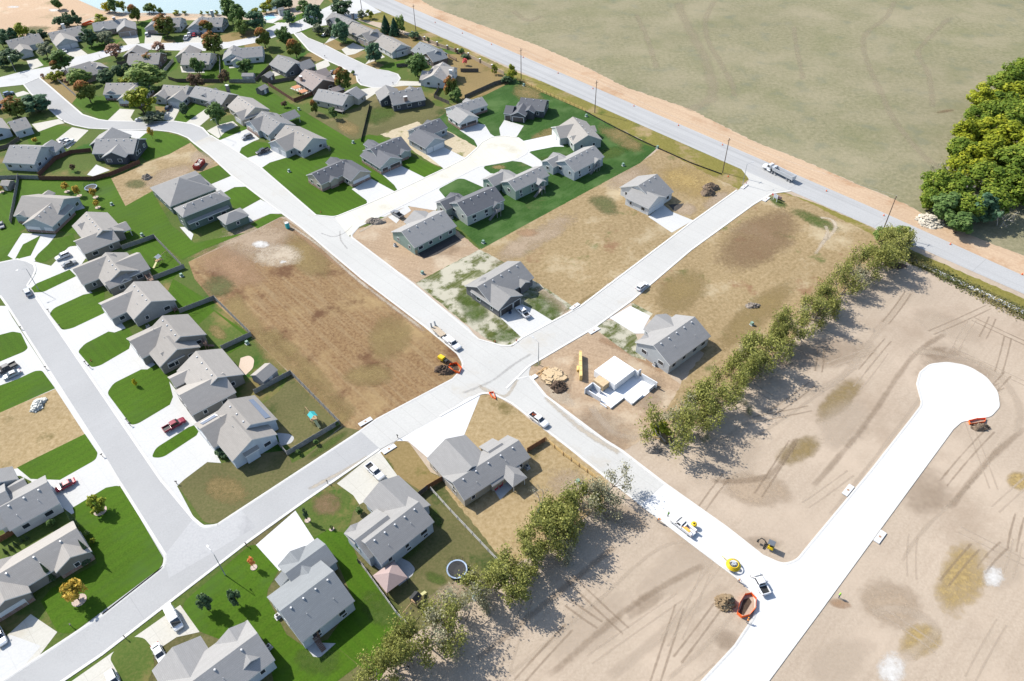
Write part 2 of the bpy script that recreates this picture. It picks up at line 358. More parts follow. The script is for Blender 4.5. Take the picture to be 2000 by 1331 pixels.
blob('dirt', 330, 345, 70, 22, s_dirt, .0225, -.35); blob('dirt', 395, 312, 30, 20, s_dirt, .0226, .3); blob('dirt', 265, 360, 28, 12, s_weed, .0227)
sheet('dirt_plot', "681,462,3 700,447 735,437 772,410 800,404 832,398 936,488 812,553 700,478,2", g_dirt2, .02, rag=.2)
sheet('seeded_lawn', "812,553 936,488 985,513 1000,520 1118,598,1 1110,606 1022,658,2 1002,676,3 978,676,3 952,663 905,630", g_straw, .02, rag=.2)
blob('lawn', 1062, 608, 55, 40, s_green, .0225, .6); blob('lawn', 925, 600, 35, 45, s_green, .0226, -.7); blob('lawn', 985, 655, 40, 18, s_green, .0227)
sheet('dry_plot', "936,487 1190,351 1250,319 1290,290 1380,340 1444,371 1350,436 1120,604 1000,522", g_tan, .019, rag=.3)
blob('dirt', 1040, 470, 120, 26, s_dirt, .0215, -.5); blob('dirt', 1230, 345, 60, 25, s_dirt, .0216, -.4); blob('dirt', 1350, 355, 80, 40, s_gold, .0217, .3)
blob('dirt', 1400, 392, 40, 18, s_dirt, .0218, -.5); blob('dirt', 1180, 400, 40, 22, s_weed, .0219, .4); blob('dirt', 1030, 455, 30, 10, s_rust, .022); blob('dirt', 1080, 590, 60, 14, s_dirt, .0221, .7)
blob('dirt', 1150, 590, 40, 16, s_drygrass, .0222, -.6); blob('dirt', 1340, 410, 30, 15, s_dirt, .0223)
sheet('dry_plot', "1231,590 1350,490 1471,401 1498,382 1520,377,2 1560,387 1690,452 1750,485 1700,530 1560,650 1420,790 1300,870 1270,850 1330,750 1375,690 1262,618", g_tan, .018, rag=.4)
blob('dirt', 1480, 470, 110, 60, s_brown, .0205, -.5); blob('dirt', 1330, 570, 70, 50, s_drygrass, .0206, -.6); blob('dirt', 1590, 430, 70, 14, s_green, .0207, .42); blob('dirt', 1470, 620, 130, 34, s_drygrass, .0208, -.7)
blob('dirt', 1520, 395, 26, 10, s_green, .0209, .5); strip('dirt', "1600,480 1630,450 1625,430 1600,425", 2, s_pale, .021); strip('dirt', "1590,500 1615,460 1612,440", 2, s_pale, .021)
sheet('dirt_plot', "1032,735,3 1036,716,3 1160,645 1172,640 1262,702 1330,752 1275,850 1216,880 1067,775", g_dirt2, .0185, rag=.3)
blob('grass', 1048, 708, 14, 12, s_green, .0205, -.6); blob('dirt', 1180, 840, 90, 50, s_rut, .0202, .3); blob('dirt', 1270, 770, 40, 50, s_rut, .0203, .5); strip('dirt', "1150,790 1200,845 1260,850 1310,800", 3, s_faint, .0206)
strip('dirt', "1130,690 1115,740 1100,790", 3, s_rut, .0207); strip('dirt', "1165,660 1235,690 1300,730", 4, s_rust, .0208); blob('dirt', 1090, 770, 50, 20, s_pale, .0209, .6)
sheet('seeded_lawn', "1162,643 1180,626,2 1198,626,3 1240,650 1262,705 1234,696", g_straw, .022); sheet('seeded_lawn', "1232,590,1 1275,613 1268,622 1236,605", g_straw, .022)
sheet('dry_plot', "860,814,2 940,770,3 962,770,3 1000,793 1116,882 1188,940 1180,980 1100,1050 1003,1106 985,1100 870,955 868,930 835,892", g_gold, .019, rag=.2)
sheet('dry_plot', "732,899,2 735,886,2 774,861,2 797,862,3 843,925 868,936 826,962 800,945 770,925", g_dry, .02)
blob('lawn', 748, 905, 30, 14, s_green, .0215, .7); blob('dirt', 1120, 960, 70, 45, s_dirt, .0215, .6)
# graded building ground: wheel ruts and washed-out patches
for a_ in ((1600, 690, 150, 40, s_rut, -.1), (1500, 720, 60, 30, s_faint, -.6), (1870, 740, 110, 70, s_rut, .5), (1420, 900, 90, 60, s_faint, -.5), (1650, 830, 70, 60, s_faint, -.9), (1480, 960, 90, 40, s_dirt, .2),
           (1640, 780, 30, 70, s_drygrass, .8), (1560, 880, 60, 30, s_drygrass, -.5), (1880, 1130, 60, 90, s_gold, .45), (1800, 1250, 55, 40, s_gold, -.2), (1990, 940, 30, 22, s_gold, .3), (1960, 1110, 50, 60, s_faint, .5), (1740, 1310, 38, 42, s_white, -.2),
           (1940, 1125, 28, 26, s_white, .7), (1740, 1180, 80, 60, s_dirt, .4), (1640, 1290, 90, 50, s_faint, -.4), (1220, 1010, 60, 30, s_dirt, .4), (1330, 1110, 120, 50, s_faint, -.6), (1150, 1230, 120, 60, s_faint, -.6), (1420, 1250, 40, 24, s_rut, .3),
           (1490, 1060, 50, 18, s_rut, .1), (1640, 1180, 30, 12, s_rust, .2), (1860, 640, 100, 30, s_faint, .35), (1840, 690, 50, 16, s_rut, 0), (1260, 1180, 60, 20, s_rut, -.6), (1810, 960, 60, 60, s_rut, -.8)):
    blob('dirt', a_[0], a_[1], a_[2], a_[3], a_[4], .004 + .0005 * (rng.random() * 8), a_[5])
for k, sp in enumerate(("1620,1010 1720,880 1810,760", "1580,960 1690,830 1780,700 1850,650", "1400,870 1520,790 1640,740 1720,640 1790,560", "1760,1100 1800,1040 1900,940 1960,860", "1850,1000 1930,900 2010,830", "1700,1200 1760,1190 1830,1230 1760,1290",
                        "980,1331 1150,1190 1290,1070 1390,1060", "1060,1331 1240,1180 1380,1100", "1180,1331 1330,1210 1420,1140", "1300,1331 1380,1260 1440,1190", "920,1300 1100,1150 1210,1060", "1780,690 1830,690 1930,720 1990,790 1985,850", "1440,880 1600,770 1700,700", "1380,940 1500,930 1560,850")):
    strip('ruts', sp, 1.4 + (k % 3) * .9, (s_faint, s_rut, s_faint)[k % 3], .0085 + .0003 * k)
# pasture tracks
for k, (sp, w) in enumerate((("1322,0 1345,55 1370,100 1388,150 1392,185 1375,203 1340,215", 4.2), ("1396,0 1378,40 1383,80 1405,120 1430,165 1434,190", 2.6), ("1550,50 1556,95 1570,160", 2), ("1748,0 1730,35 1690,68 1690,110 1720,180 1750,240 1800,300 1835,330", 2.4),
                             ("1860,30 1800,90 1795,110 1815,150 1822,215", 2.2), ("1240,25 1262,70 1285,140", 2.4), ("1000,20 1030,40 1060,30", 3))): strip('track', sp, w * 1.9, s_track, .02 + .001 * k)
blob('ground_scar', 1845, 218, 24, 4, s_ash if False else s_brown, .03, -.12)
# north-west corner: dry open ground, lake and shore path
sheet('open_ground', "-900,90 -500,-120 130,-120 152,0 195,21 240,33 300,27 450,33 470,40 330,40 240,42 165,50 120,63 0,78 -300,96", gmat('sandy_ground', (.33, .225, .145), (.41, .3, .2), 1, .02, .12, [((.44, .36, .27), .04, .55, .66), ((.2, .165, .09), .05, .58, .7)], bump=.1), .016)
sheet('lake', "128,-130 152,0 196,19 240,25 330,26 450,29 478,30 500,24 530,22 552,12 566,0 640,-130", w_lake, .02)
strip('path', "150,52 190,33 260,30 330,32 400,33 455,34", 5, s_pale, .024); strip('path', "585,40 606,22 612,0 612,-40", 5, s_pale, .024); blob('dirt', 60, 60, 50, 10, s_weed, .024, -.1); blob('dirt', 26, 14, 16, 3, s_white, .025); blob('dirt', 105, 20, 14, 4, s_white, .025)
# lawns
for sp in ("427,172 439,165 504,165 515,171 600,222 690,276 720,263 745,267 790,300 868,331,1 840,341 778,372,2 765,373 716,399 716,402,2 700,407 656,424,4 618,421,4 509,328,3 527,316 558,306 600,312 650,300 615,275 560,235 500,200 470,190",
           "215,345 245,403 297,374 335,440 380,475 480,455 503,446 400,487 356,509 300,465 210,470 60,440 10,470 18,350", "141,202 192,232 209,236,2 234,213 228,202 202,189 161,192 150,191", "340,235 353,219 377,202 392,197 402,207 398,221 370,240 359,242",
           "425,272,1 431,263 468,249 482,244 483,252 435,274", "467,301,1 471,288 494,276 530,281 534,288 503,302 477,310,1", "271,271 285,260,3 296,257 324,259 351,266 372,279 354,288 330,302 285,315 268,296", "74,259 113,244,2 141,249,2 109,274 60,292 52,268",
           "373,344 427,323 452,341,2 447,346 411,360", "429,381 459,366,3 481,364,3 509,388,2 468,412", "489,438 529,417,2 552,422 503,447", "0,360 55,352 20,520 -30,505 -30,365", "142,992 207,953 233,948,2 320,1083,4 312,1116,5 135,1240,3 112,1235,3 80,1175 100,1150 190,1100 150,1020",
           "352,1182,3 486,1066,2 503,1064,3 546,1112 524,1150 521,1166 560,1240 592,1262 640,1250 700,1300 620,1360 540,1360 520,1260 480,1212 440,1253 400,1238 372,1226", "662,946 677,955 700,982 690,1000 678,1042 705,1105 800,1228 740,1331 640,1250 692,1176 657,1095 612,1050 640,1020",
           "33,914 60,900 166,848 191,885,2 188,898,2 117,938 60,936", "-10,757 34,741 68,725,2 82,724,2 108,759 -10,811", "-10,657 25,648,2 41,651,2 55,680,2 48,687,2 -10,711", "300,465 360,520 338,545 300,552 255,490", "338,545 420,595 395,610 345,640 320,590", "370,615 410,600 490,655 490,665 450,690 400,690"):
    sheet('lawn', sp, g_lush if len(sp) % 2 else g_lush2, .035)
sheet('lawn', "870,252 880,214 985,157 1012,156 1142,217 1200,251 1250,281 1283,290 1250,319 1190,351 1090,405 940,487 880,430 850,395 860,390 934,326 990,316 1008,312 1031,296 1011,270 984,267 942,280 934,289", g_cool, .03)
sheet('lawn', "815,239 872,220 872,254 932,288,2 872,256 828,246", g_cool, .031)
blob('lawn', 1215, 272, 60, 20, s_drygrass, .0325, .5); blob('lawn', 1065, 262, 40, 12, s_drygrass, .0326, -.3); blob('lawn', 1030, 182, 40, 20, s_drygrass, .0327, .3); blob('lawn', 1100, 318, 70, 20, s_green, .0328); blob('lawn', 1190, 300, 50, 14, s_green, .0329, -.2)
sheet('straw_cover', "742,263 780,250 815,238 828,246 872,255 932,288,3 924,300 911,309 865,328,3 840,317 780,277", g_straw2, .036, rag=.3)
sheet('lawn', "601,223 690,276 706,279 742,263 835,245 882,213 850,207 838,190 830,200 770,215 735,175 700,210 640,226 615,215", g_olive, .033)
blob('lawn', 745, 225, 40, 22, s_green, .0345, -.3); blob('lawn', 680, 250, 30, 18, s_drygrass, .0346, .5); blob('lawn', 660, 225, 30, 10, s_green, .0347)
sheet('lawn', "840,105 905,107 990,150 1000,160 940,190 905,198 880,180 905,165 880,150 850,135", g_dry, .033); sheet('lawn', "700,45 760,62 800,70 870,100 840,115 800,92 750,90 720,70", g_dry, .033)
for sp in ("78,153,1 90,146 125,140 135,160 160,180 150,191 140,203", "303,208 322,209 323,222 306,224", "0,172,1 12,166 36,165,1 48,177,2 30,183 0,186", "30,190 60,186 64,210 40,215", "631,86,1 651,76 670,86 700,90 668,98 652,98", "677,109,1 690,104 718,99 700,112 690,115", "712,126,1 728,118 750,128 762,140 740,136",
           "586,64,1 600,58 620,58 625,70 610,76", "585,118 600,105 615,100 635,115 610,124 570,130", "636,134,1 650,127 665,129 640,142", "655,160 690,140 698,147,1 699,162 680,168", "768,172,1 780,168 820,170 810,180 775,178", "788,152 795,145 815,150 818,155 800,158", "476,89,1 500,84 520,96 480,94", "440,95 460,80 500,73 510,65 470,60 430,70", "284,94 300,78 340,78 352,95 320,97"):
    sheet('lawn', sp, g_dry if len(sp) % 3 else g_mid, .034)
for sp in ("537,42,1 560,36 596,24 600,33 568,47", "522,55 535,46 540,50 525,56", "588,60 605,54 608,58 590,65", "736,140 745,130 760,125 785,118 800,120 775,140 755,141", "272,44 300,36 290,60 284,84,2 270,84,2 266,62", "164,96 195,70 222,76 236,80 210,98 178,105", "352,98 360,100 345,135 325,140 335,118", "75,120 86,116 105,122 103,128 85,128", "410,130 430,110 450,118 500,125 520,118 520,150 470,160 440,160 400,155", "360,150 395,150 400,125 420,118 440,160 345,165"):
    sheet('lawn', sp, g_lush2, .0355)
sheet('lawn', "346,948,3 360,935 405,902 417,904 432,906 480,890 560,880 570,905 595,893 668,834 703,841 425,1024,6 400,1022,6", g_olive, .034)
blob('lawn', 440, 960, 55, 35, s_drygrass, .0355, .2); blob('lawn', 640, 870, 60, 10, s_green, .0356, -.6)
sheet('lawn', "500,800 545,765 568,735 660,828 575,885 545,850", g_olive, .0345); sheet('lawn', "376,645 418,608 486,662 440,690 400,690", g_mid, .036); blob('lawn', 425, 650, 25, 14, s_drygrass, .0375, .6)
sheet('lawn', "575,999,3 582,982 640,948,2 664,945,3 690,968 702,982 690,1000 678,1042 640,1035 612,1052", g_mid, .036); blob('lawn', 640, 985, 38, 28, s_brown, .0375, -.2)
sheet('lawn', "714,1103 770,1062 848,1022 842,975 862,985 985,1110 940,1160 810,1235", g_olive, .033); blob('lawn', 790, 1075, 60, 25, s_green, .0345, -.6); blob('lawn', 880, 1160, 70, 26, s_dirt, .0346, -.5); blob('lawn', 850, 1010, 14, 30, s_green, .0347, -.6); blob('lawn', 850, 1130, 30, 14, s_green, .0348, .4)
blob('lawn', 745, 1190, 60, 40, s_green, .037, .7); blob('lawn', 620, 1290, 60, 40, s_green, .0371, .2)
sheet('dry_plot', "-10,805 0,806 108,760 166,849 62,900 32,916 -10,918", g_gold, .034)
sheet('lawn', "22,352 60,345 195,352 215,346 208,330 180,310 130,305 60,325 0,335", g_mid, .034); sheet('lawn', "103,337 160,308 205,305 190,335 150,345 100,345", g_mid, .0352)
# paving beside the streets, with lawn islands let into it
sheet('driveway', "50,508 66,511 100,520 135,482 160,480 178,490 150,530 165,560 215,600 255,655 330,745 385,815 432,905 405,903 360,937 346,950 379,1012 319,942 99,620 66,572 55,556 70,535 66,515", c_white, .04)
sheet('driveway', "-50,598 12,598 24,620 200,890 236,948 140,1005 100,975 60,940 40,930 -50,930", c_white, .03)
for sp, m in (("60,564 72,554,1 136,527 149,540 85,571,2 66,572,1", g_lush), ("97,614,2 104,603,3 163,576 204,568 204,612 143,641,3 122,646,2", g_lush2), ("152,687,2 166,672,3 212,648 224,650 250,640 260,656 252,682 197,714,3 179,719,2", g_lush),
              ("209,768,3 222,749,3 276,722 288,722 304,712 318,721 330,743 338,776 332,791 270,828,3 256,831,3", g_lush2), ("296,894,1 304,876,3 368,835 379,831 388,843 384,851 317,895,3", g_lush), ("26,513 45,478 80,460 60,500 40,505", g_lush), ("66,508,2 74,497 103,470 143,458 150,478 135,483 84,515,2", g_lush),
              ("-10,430 30,450 44,456 0,508 -20,505", g_lush2)): sheet('lawn', sp, m, .047)
sheet('driveway', "785,401 934,325 1008,311 1031,296 1062,318 1058,340 1000,345 955,348 948,370 905,378 870,386 858,398 851,412", c_white, .044)
for sp in ("856,370,2 895,349,3 907,350,2 950,369 905,382 870,387", "943,328,2 957,318,2 1002,315,2 1018,317 1060,336 1010,346 958,339", "1037,297 1083,287 1117,292 1102,301 1063,307"): sheet('lawn', sp, g_cool, .05)
blob('lawn', 975, 327, 18, 5, s_drygrass, .052)
for sp, m in (("1022,276 1078,264 1102,287 1083,287 1037,296 1030,300", c_clean), ("985,235 1023,246 1009,268 978,268 975,251,2", c_white), ("898,255 920,240 947,244 958,262 966,267 942,280 934,289 926,274", c_white), ("833,303 868,288 883,296 911,310 868,331", c_white), ("745,340 783,324 829,347 777,373 770,362", c_white),
              ("687,370 724,349 770,374 718,401 716,392", c_white), ("428,275 484,252 507,272 494,277 472,289 466,302", c_white), ("477,311 503,303 533,289 548,298 560,308 527,318 509,330", c_white), ("404,256 425,245 455,237 465,246 440,258 427,271", c_old), ("360,242 402,213 411,229 390,247", c_old), ("210,236 234,213 263,215 255,230 262,238", c_old),
              ("322,222 330,208 352,207 350,216 339,237 318,234", c_old), ("109,274 141,249 173,255 149,278 132,292", c_old), ("62,243 115,233 127,241 112,244 75,258", c_old), ("214,256 232,254 300,257 284,261 271,272 250,268 235,262", c_white), ("28,183 46,178 59,183 34,190", c_old), ("411,361 452,344 481,365 458,366 429,381", c_white),
              ("467,413 509,390 535,404 550,418 528,418 482,437 472,430", c_white), ("43,456 110,459 68,511 55,510 28,508 15,500", c_white), ("52,119 73,115 85,128 60,137", c_old), ("114,96 155,94 172,107 144,114", c_old), ("236,72 268,67 273,84 252,92", c_old), ("284,66 317,71 313,85 282,87", c_old), ("358,83 370,65 402,67 391,85", c_old),
              ("616,126 639,116 645,128 620,142", c_old), ("700,176 728,171 753,171 732,184 714,196", c_old), ("752,172 775,158 822,160 823,168 790,168", c_old), ("667,97 690,84 715,95 693,106 677,109", c_old), ("634,86 655,62 672,68 652,78", c_old), ("712,127 728,110 742,104 752,112 730,120", c_old), ("648,148 660,140 672,148 655,160", c_old), ("742,880 860,813 915,776 940,768 906,852 838,897 797,862 774,862 737,888", c_clean),
              ("658,945 740,880 784,940 702,986 690,968", c_old), ("500,1065 577,998 614,1055 546,1116", c_clean), ("974,618 1021,662 1082,629 1045,606 1020,595", c_white), ("1266,424 1295,400 1312,414 1354,431 1312,455", c_white), ("1231,598 1270,618 1258,640 1262,652 1240,652 1198,626 1190,622", c_clean), ("740,424 793,398 803,412 784,425 774,437 757,424", c_white),
              ("-40,1290 60,1200 112,1235 70,1290 0,1345", c_old), ("-40,1345 20,1240 80,1262 10,1345", c_white), ("120,1345 352,1182 390,1235 345,1245 300,1275 285,1345", c_old), ("522,38 535,31 552,34 533,46 518,44", c_white), ("534,46 545,44 551,50 545,52", c_old), ("552,47 562,42 575,48 568,52", c_old)):
    sheet('driveway', sp, m, .042 if m is c_old else .045)
sheet('lawn', "214,1286,3 226,1268,3 260,1243,3 282,1247,3 297,1265 302,1300 285,1345 240,1345 234,1322", g_mid, .05)
# streets: left edge and right edge in the same direction, road sheet between, rolled kerb along each
def street(name, left, right, m, z, kl=True, kr=True, kerb=.55):
    L = fillet(P(left), False); Rr = fillet(P(right), False)
    ring = L + Rr[::-1]; v = [Vector((p.x, p.y, 0)) for p in ring]; fs = []
    for t in tessellate_polygon([v]):
        a, b, c = (v[i] for i in t); fs.append(t if (b - a).cross(c - a).z > 0 else (t[0], t[2], t[1]))
    me = bpy.data.meshes.new(name); me.from_pydata([(p.x, p.y, z) for p in ring], [], fs); me.materials.append(m); me.update()
    o = bpy.data.objects.new(name, me); COL.objects.link(o); o['kind'] = 'structure'
    if kl: ribbon('kerb', L, -kerb, .12, z + .004, z + .075, c_kerb)
    if kr: ribbon('kerb', Rr, kerb, -.12, z + .004, z + .075, c_kerb)
street('highway', HW_HI, HW_LO, a_hwy, .05, False, False)
street('road', "3,1331 200,1200.5 320,1106,5", "125,1331 200,1280 482,1062", a_street, .06); street('road', "-160,1440 3,1331", "-60,1452 125,1331", a_street, .06)
sheet('road', "300,1120 318,1108 321,1086 379,1012 398,1026 425,1024 703,842 743,878 596,980 482,1062 200,1280 60,1300", a_street, .0605)
ribbon('kerb', fillet(P("425,1024 703,842"), False), -.55, .12, .065, .135, c_kerb); ribbon('kerb', fillet(P("482,1062 596,980 742,879"), False), .55, -.12, .065, .135, c_kerb)
ribbon('kerb', fillet(P("200,1200.5 320,1106,6 321,1086 233,945"), False), -.55, .12, .0655, .135, c_kerb); ribbon('kerb', fillet(P("319,940 379,1012,2 400,1030,5 425,1024"), False), -.55, .12, .0655, .135, c_kerb)
sheet('road', "230,938 319,1090 381,1015 316,934", a_street, .0632)
sheet('road_patch', "321,1086 379,1012 400,1027 425,1024 470,995 500,1030 330,1130", gmat('pale_asphalt', (.3, .3, .3), (.35, .35, .345), 2, .05, .1, [((.26, .26, .26), .1, .52, .64)]), .0645)
street('road', "233,946 199,889 12.8,598 0,580 -60,566", "319,941 99,620 66,572,2 55,557 66,540 71,527 68,517 54,510 34,506 0,513 -60,520", a_street, .0635, True, True)
street('road', "703,842 736,818.5 884,740.5 907,716,6 893,692 830.6,640 705.5,545 588,445.6 519,394.5 450,342 410,305 378,280", "743,878 860,814 915,776 945,768,5 975,778 999.5,789.2 1040,750 1032,730,7 1038,714 1000,676,6 978,676 934,664 915,640 807.7,556.8 700,475 681,461 654,425 616,420 508.8,328 450,289 410.5,265", c_road, .062, False, False)
ribbon('kerb', fillet(P("884,740.5 907,716,6 893,692 830.6,640 705.5,545 588,445.6 519,394.5 450,342 410,305 378,280"), False), -.5, .14, .066, .14, c_kerb); ribbon('kerb', fillet(P("703,842 736,818.5 884,740.5"), False), -.5, .14, .066, .14, c_kerb)
ribbon('kerb', fillet(P("860,814 940,770,3 960,769,3 999.5,789.2 1115.8,880 1188,938 1346,1060 1440,1131 1476,1165,7 1474,1202,6 1434,1262 1370,1331 1250,1480"), False), .5, -.14, .066, .14, c_kerb)
ribbon('kerb', fillet(P("1440,372 1350,436 1133.6,600 1020,661,3 1000,677,3 978,676 934,664 807.7,556.8 700,475 683,462,3 700,443"), False), -.5, .14, .0665, .14, c_kerb); ribbon('kerb', fillet(P("716,400 654,425,4 616,421 508.8,328 450,289 410.5,265"), False), -.5, .14, .0665, .14, c_kerb)
street('road', "975,700 1020,661 1133.6,600 1350,436 1443,371 1464,352,3 1448,331", "990,760 1033,717,6 1161.7,641 1233,589 1350,489.5 1472,400.5 1508,379,4 1545,374", c_road, .0622, False, True, .5)
street('road', "1010,740 1036,735 1067,773 1180,858 1215.4,880 1300,945", "985,778 999.5,789.2 1115.8,880 1188,938 1250,988", c_road, .0624, True, False, .5)
street('road', "1300,945 1420,1030 1490,1085 1530,1103,8 1556,1094,6 1571,1075 1699.6,920 1780,817 1798,793,4 1799,785 1790,750 1796,728,4 1815,712,6 1850,708,6 1890,715,6 1926,737,6 1948,766,6 1952,795,5 1935,814,5 1900,821,4 1878,824,4 1861,839 1801.7,920 1600,1196.5 1500.5,1331 1400,1465", "1250,988 1346,1060 1440,1131 1476,1165 1474,1202 1434,1262 1370,1331 1250,1480", c_clean, .0628, True, False, .5)
street('road', "700,443 784.7,402 934,326 990,316,3 1008,312 1027,301 1032,292 1027,281 1012,270 984,266 960,269 941,279 931,291 910,309.5 869,330 777,373 716,399.6", "690,455 681,462 654,425 716,399.6", gmat('cream_concrete', (.42, .405, .35), (.47, .455, .4), 2, .04, .1, [((.36, .33, .26), .09, .55, .7)], lines=[(4.6, 30, .1, .09, (.32, .3, .26))]), .0632, True, False, .5)
street('road', "378,280 366,270 348,262.5 330,258 306,255.5 276,255 232,254.5 173,251.4 144,245.4 127.5,239.4 115,232 100,218 78,200 59,183 45.7,166", "410.5,265 396,250 375,242 341,237 300,238 252,237 209,236 192,233.4 162,224 139.5,204.5 120,187.7 96,167 78,152", a_street, .0636)
street('road', "-80,165 0,152 48,139.5 103,130 140,113 178,106 220,95 253,88 280,86 315,85 360,84 391,84 445.7,83 500,72 523,56.5 549,45 568,48 602,33 636,16 690,-8", "-80,185 0,171 45.7,166 78,152 135,138 200,114 258,96.5 300,98 332,99 400,100 437,96 501,84 540,72 575,66 608,54 650,48 700,36 745,24", gmat('pale_street', (.36, .36, .355), (.42, .42, .41), 2, .05, .1, [((.31, .31, .3), .08, .55, .7)]), .0638)
street('road', "575.5,66 604,98.6 635.7,116.6 666,130 682.6,139.7 697,148,4 699,159 706,166 728,171.3 752,171 774,164 781,153.5 776,145.7 758,139.7 734,136 712.5,127.3 677,110.6 632.5,87.8 600,74.5 587,64", "575,66 587,64", gmat('mid_street', (.31, .31, .305), (.36, .36, .355), 2, .05, .1, [((.27, .27, .268), .1, .55, .7)]), .064, True, False)
# grime on the paving
for sp, w, m in (("540,568 620,475 720,560 850,655", 0, s_mud), ("548,430 620,478 705,552 835,650", 1.6, s_mud), ("1060,770 1130,835 1215,888", 2.2, s_mud), ("700,455 735,435 790,405", 1.6, s_mud), ("625,455 650,463 672,456 690,440", .9, s_tyre2), ("664,450 666,470 680,488", .9, s_tyre2), ("900,770 960,745 1000,715 1040,690", 1.4, s_tyre2), ("930,752 985,775 1010,740", 1.8, s_mud), ("600,958 680,915 720,890", 1.4, s_mud)):
    if w: strip('grime', sp, w, m, .0655)
sheet('sidewalk', "1738,491 1746,488 2000,606 2300,748 2300,757 2000,614.5", c_clean, .03)
for k, sp in enumerate(("1735,481 1775,505 1860,545 1960,590 2040,628",)): strip('weeds', sp, 6.5, s_weed, .024)
# patios, basement slab, gravel
for sp, m, z in (("590,1255 656,1257 625,1285,1 612,1283", c_grey, .05), ("725,1100 772,1085 800,1098,3 812,1112,3 805,1125 780,1145 760,1130", c_grey, .05), ("961,952 1003,936 1003,951 977,977", c_grey, .05), ("470,700 487,694,3 497,703,3 494,720,3 480,733 465,724", gmat('pink_paving', (.42, .33, .25), (.47, .38, .3), 2, .05, .1), .052), ("541,846 565,848,3 576,855,3 570,866,3 548,872", c_grey, .052),
                 ("170,342 188,322 215,333 182,345", c_white, .05), ("14,330 22,321 33,325 28,331", c_white, .05), ("352,130 355,142 400,143 398,138", c_old, .05), ("447,130 465,128 470,132 448,134", c_old, .05), ("566,173 600,187 610,180 580,168", c_old, .05), ("525,142 548,136 550,146 535,150", c_old, .05), ("351,444 374,470 378,458 362,444", c_white, .05),
                 ("140,393 160,399 166,407 150,412", c_white, .05), ("1205,590 1225,575 1240,585 1215,600", c_old, .01)): sheet('patio', sp, m, z)
sheet('fill_dirt', "810,486 826,507,2 855,497 902,470 880,452 850,470", s_ash, .03)
sheet('mulch', "1305,400 1336,398 1330,406 1318,414", s_ash, .03)

# machine ruts over the graded ground: thin paired tracks along the grading directions
rut_rng = random.Random(21)
for k in range(46):
    px, py = rut_rng.choice(((rut_rng.uniform(1380, 1760), rut_rng.uniform(600, 1000)), (rut_rng.uniform(1000, 1380), rut_rng.uniform(1130, 1330)), (rut_rng.uniform(1760, 1990), rut_rng.uniform(860, 1320)), (rut_rng.uniform(1860, 1990), rut_rng.uniform(620, 800))))
    g = G(px, py); a = R(rut_rng.choice((44, 44, 44, -46, 20, 70)) + rut_rng.uniform(-12, 12)); L = rut_rng.uniform(8, 26); cv = rut_rng.uniform(-.03, .03)
    for off in (-.9, .9):
        pts = []
        for i in range(7):
            t = a + cv * (i - 3) * 3; q = g + Vector((math.cos(a), math.sin(a), 0)) * (L * (i / 6 - .5)) + Vector((-math.sin(a), math.cos(a), 0)) * (off + cv * 10 * ((i - 3) / 3) ** 2); pts.append('%.2f,%.2f' % proj((q.x, q.y, 0)))
        strip('ruts', ' '.join(pts), .75, s_rut if k % 2 else s_faint, .011)
# ================================================================== houses
def shingle(name, c):
    b = NB(name); w = b.coord(); fine = b.ramp(b.noise(w, 5, 4, .8), .3, .7)
    col = b.mixc(fine, [x * .82 for x in c], [x * 1.16 for x in c])
    col = b.mixc(b.ramp(b.noise(b.coord(scale=(.25, .25, 2.2)), 1.4, 3), .42, .62), col, [x * .93 for x in c])
    x = b.n('ShaderNodeSeparateXYZ'); b.l(b.n('ShaderNodeNewGeometry').outputs['Position'], x.inputs[0])
    fr = b.math('FRACT', b.math('MULTIPLY', x.outputs[2], 6.5)); col = b.mixc(b.math('MULTIPLY', b.math('LESS_THAN', fr, .2), .25), col, [v * .5 for v in c])
    oi = b.n('ShaderNodeObjectInfo'); f = b.math('ADD', b.math('MULTIPLY', oi.outputs['Random'], .22), .89)
    mul = b.n('ShaderNodeVectorMath', operation='SCALE'); b.l(col, mul.inputs[0]); b.l(f, mul.inputs['Scale']); b.l(mul.outputs[0], b.b.inputs['Base Color'])
    b.b.inputs['Roughness'].default_value = .95; b.b.inputs['Specular IOR Level'].default_value = .1
    return b.m
ROOF = {'1': shingle('weathered_shingles', (.26, .243, .222)), '2': shingle('grey_shingles', (.225, .22, .213)), '3': shingle('charcoal_shingles', (.11, .112, .12)), '4': shingle('brown_shingles', (.22, .187, .172)), '5': shingle('slate_shingles', (.19, .2, .205))}
def siding(name, c):
    b = NB(name); x = b.n('ShaderNodeSeparateXYZ'); b.l(b.n('ShaderNodeNewGeometry').outputs['Position'], x.inputs[0])
    fr = b.math('FRACT', b.math('MULTIPLY', x.outputs[2], 5)); nz = b.ramp(b.noise(b.coord(), .6, 3), .3, .7)
    col = b.mixc(nz, [v * .9 for v in c], [v * 1.06 for v in c]); col = b.mixc(b.math('MULTIPLY', b.math('LESS_THAN', fr, .14), .45), col, [v * .6 for v in c])
    b.l(col, b.b.inputs['Base Color']); b.b.inputs['Roughness'].default_value = .8; b.b.inputs['Specular IOR Level'].default_value = .2
    return b.m
def brickm(name, c):
    b = NB(name); tx = b.n('ShaderNodeTexBrick'); b.l(b.n('ShaderNodeTexCoord').outputs['Object'], tx.inputs[0]); tx.inputs['Scale'].default_value = 4
    tx.inputs['Color1'].default_value = hexc(c); tx.inputs['Color2'].default_value = hexc([v * .7 for v in c]); tx.inputs['Mortar'].default_value = (.3, .28, .25, 1)
    b.l(tx.outputs[0], b.b.inputs['Base Color']); b.b.inputs['Roughness'].default_value = .9; return b.m
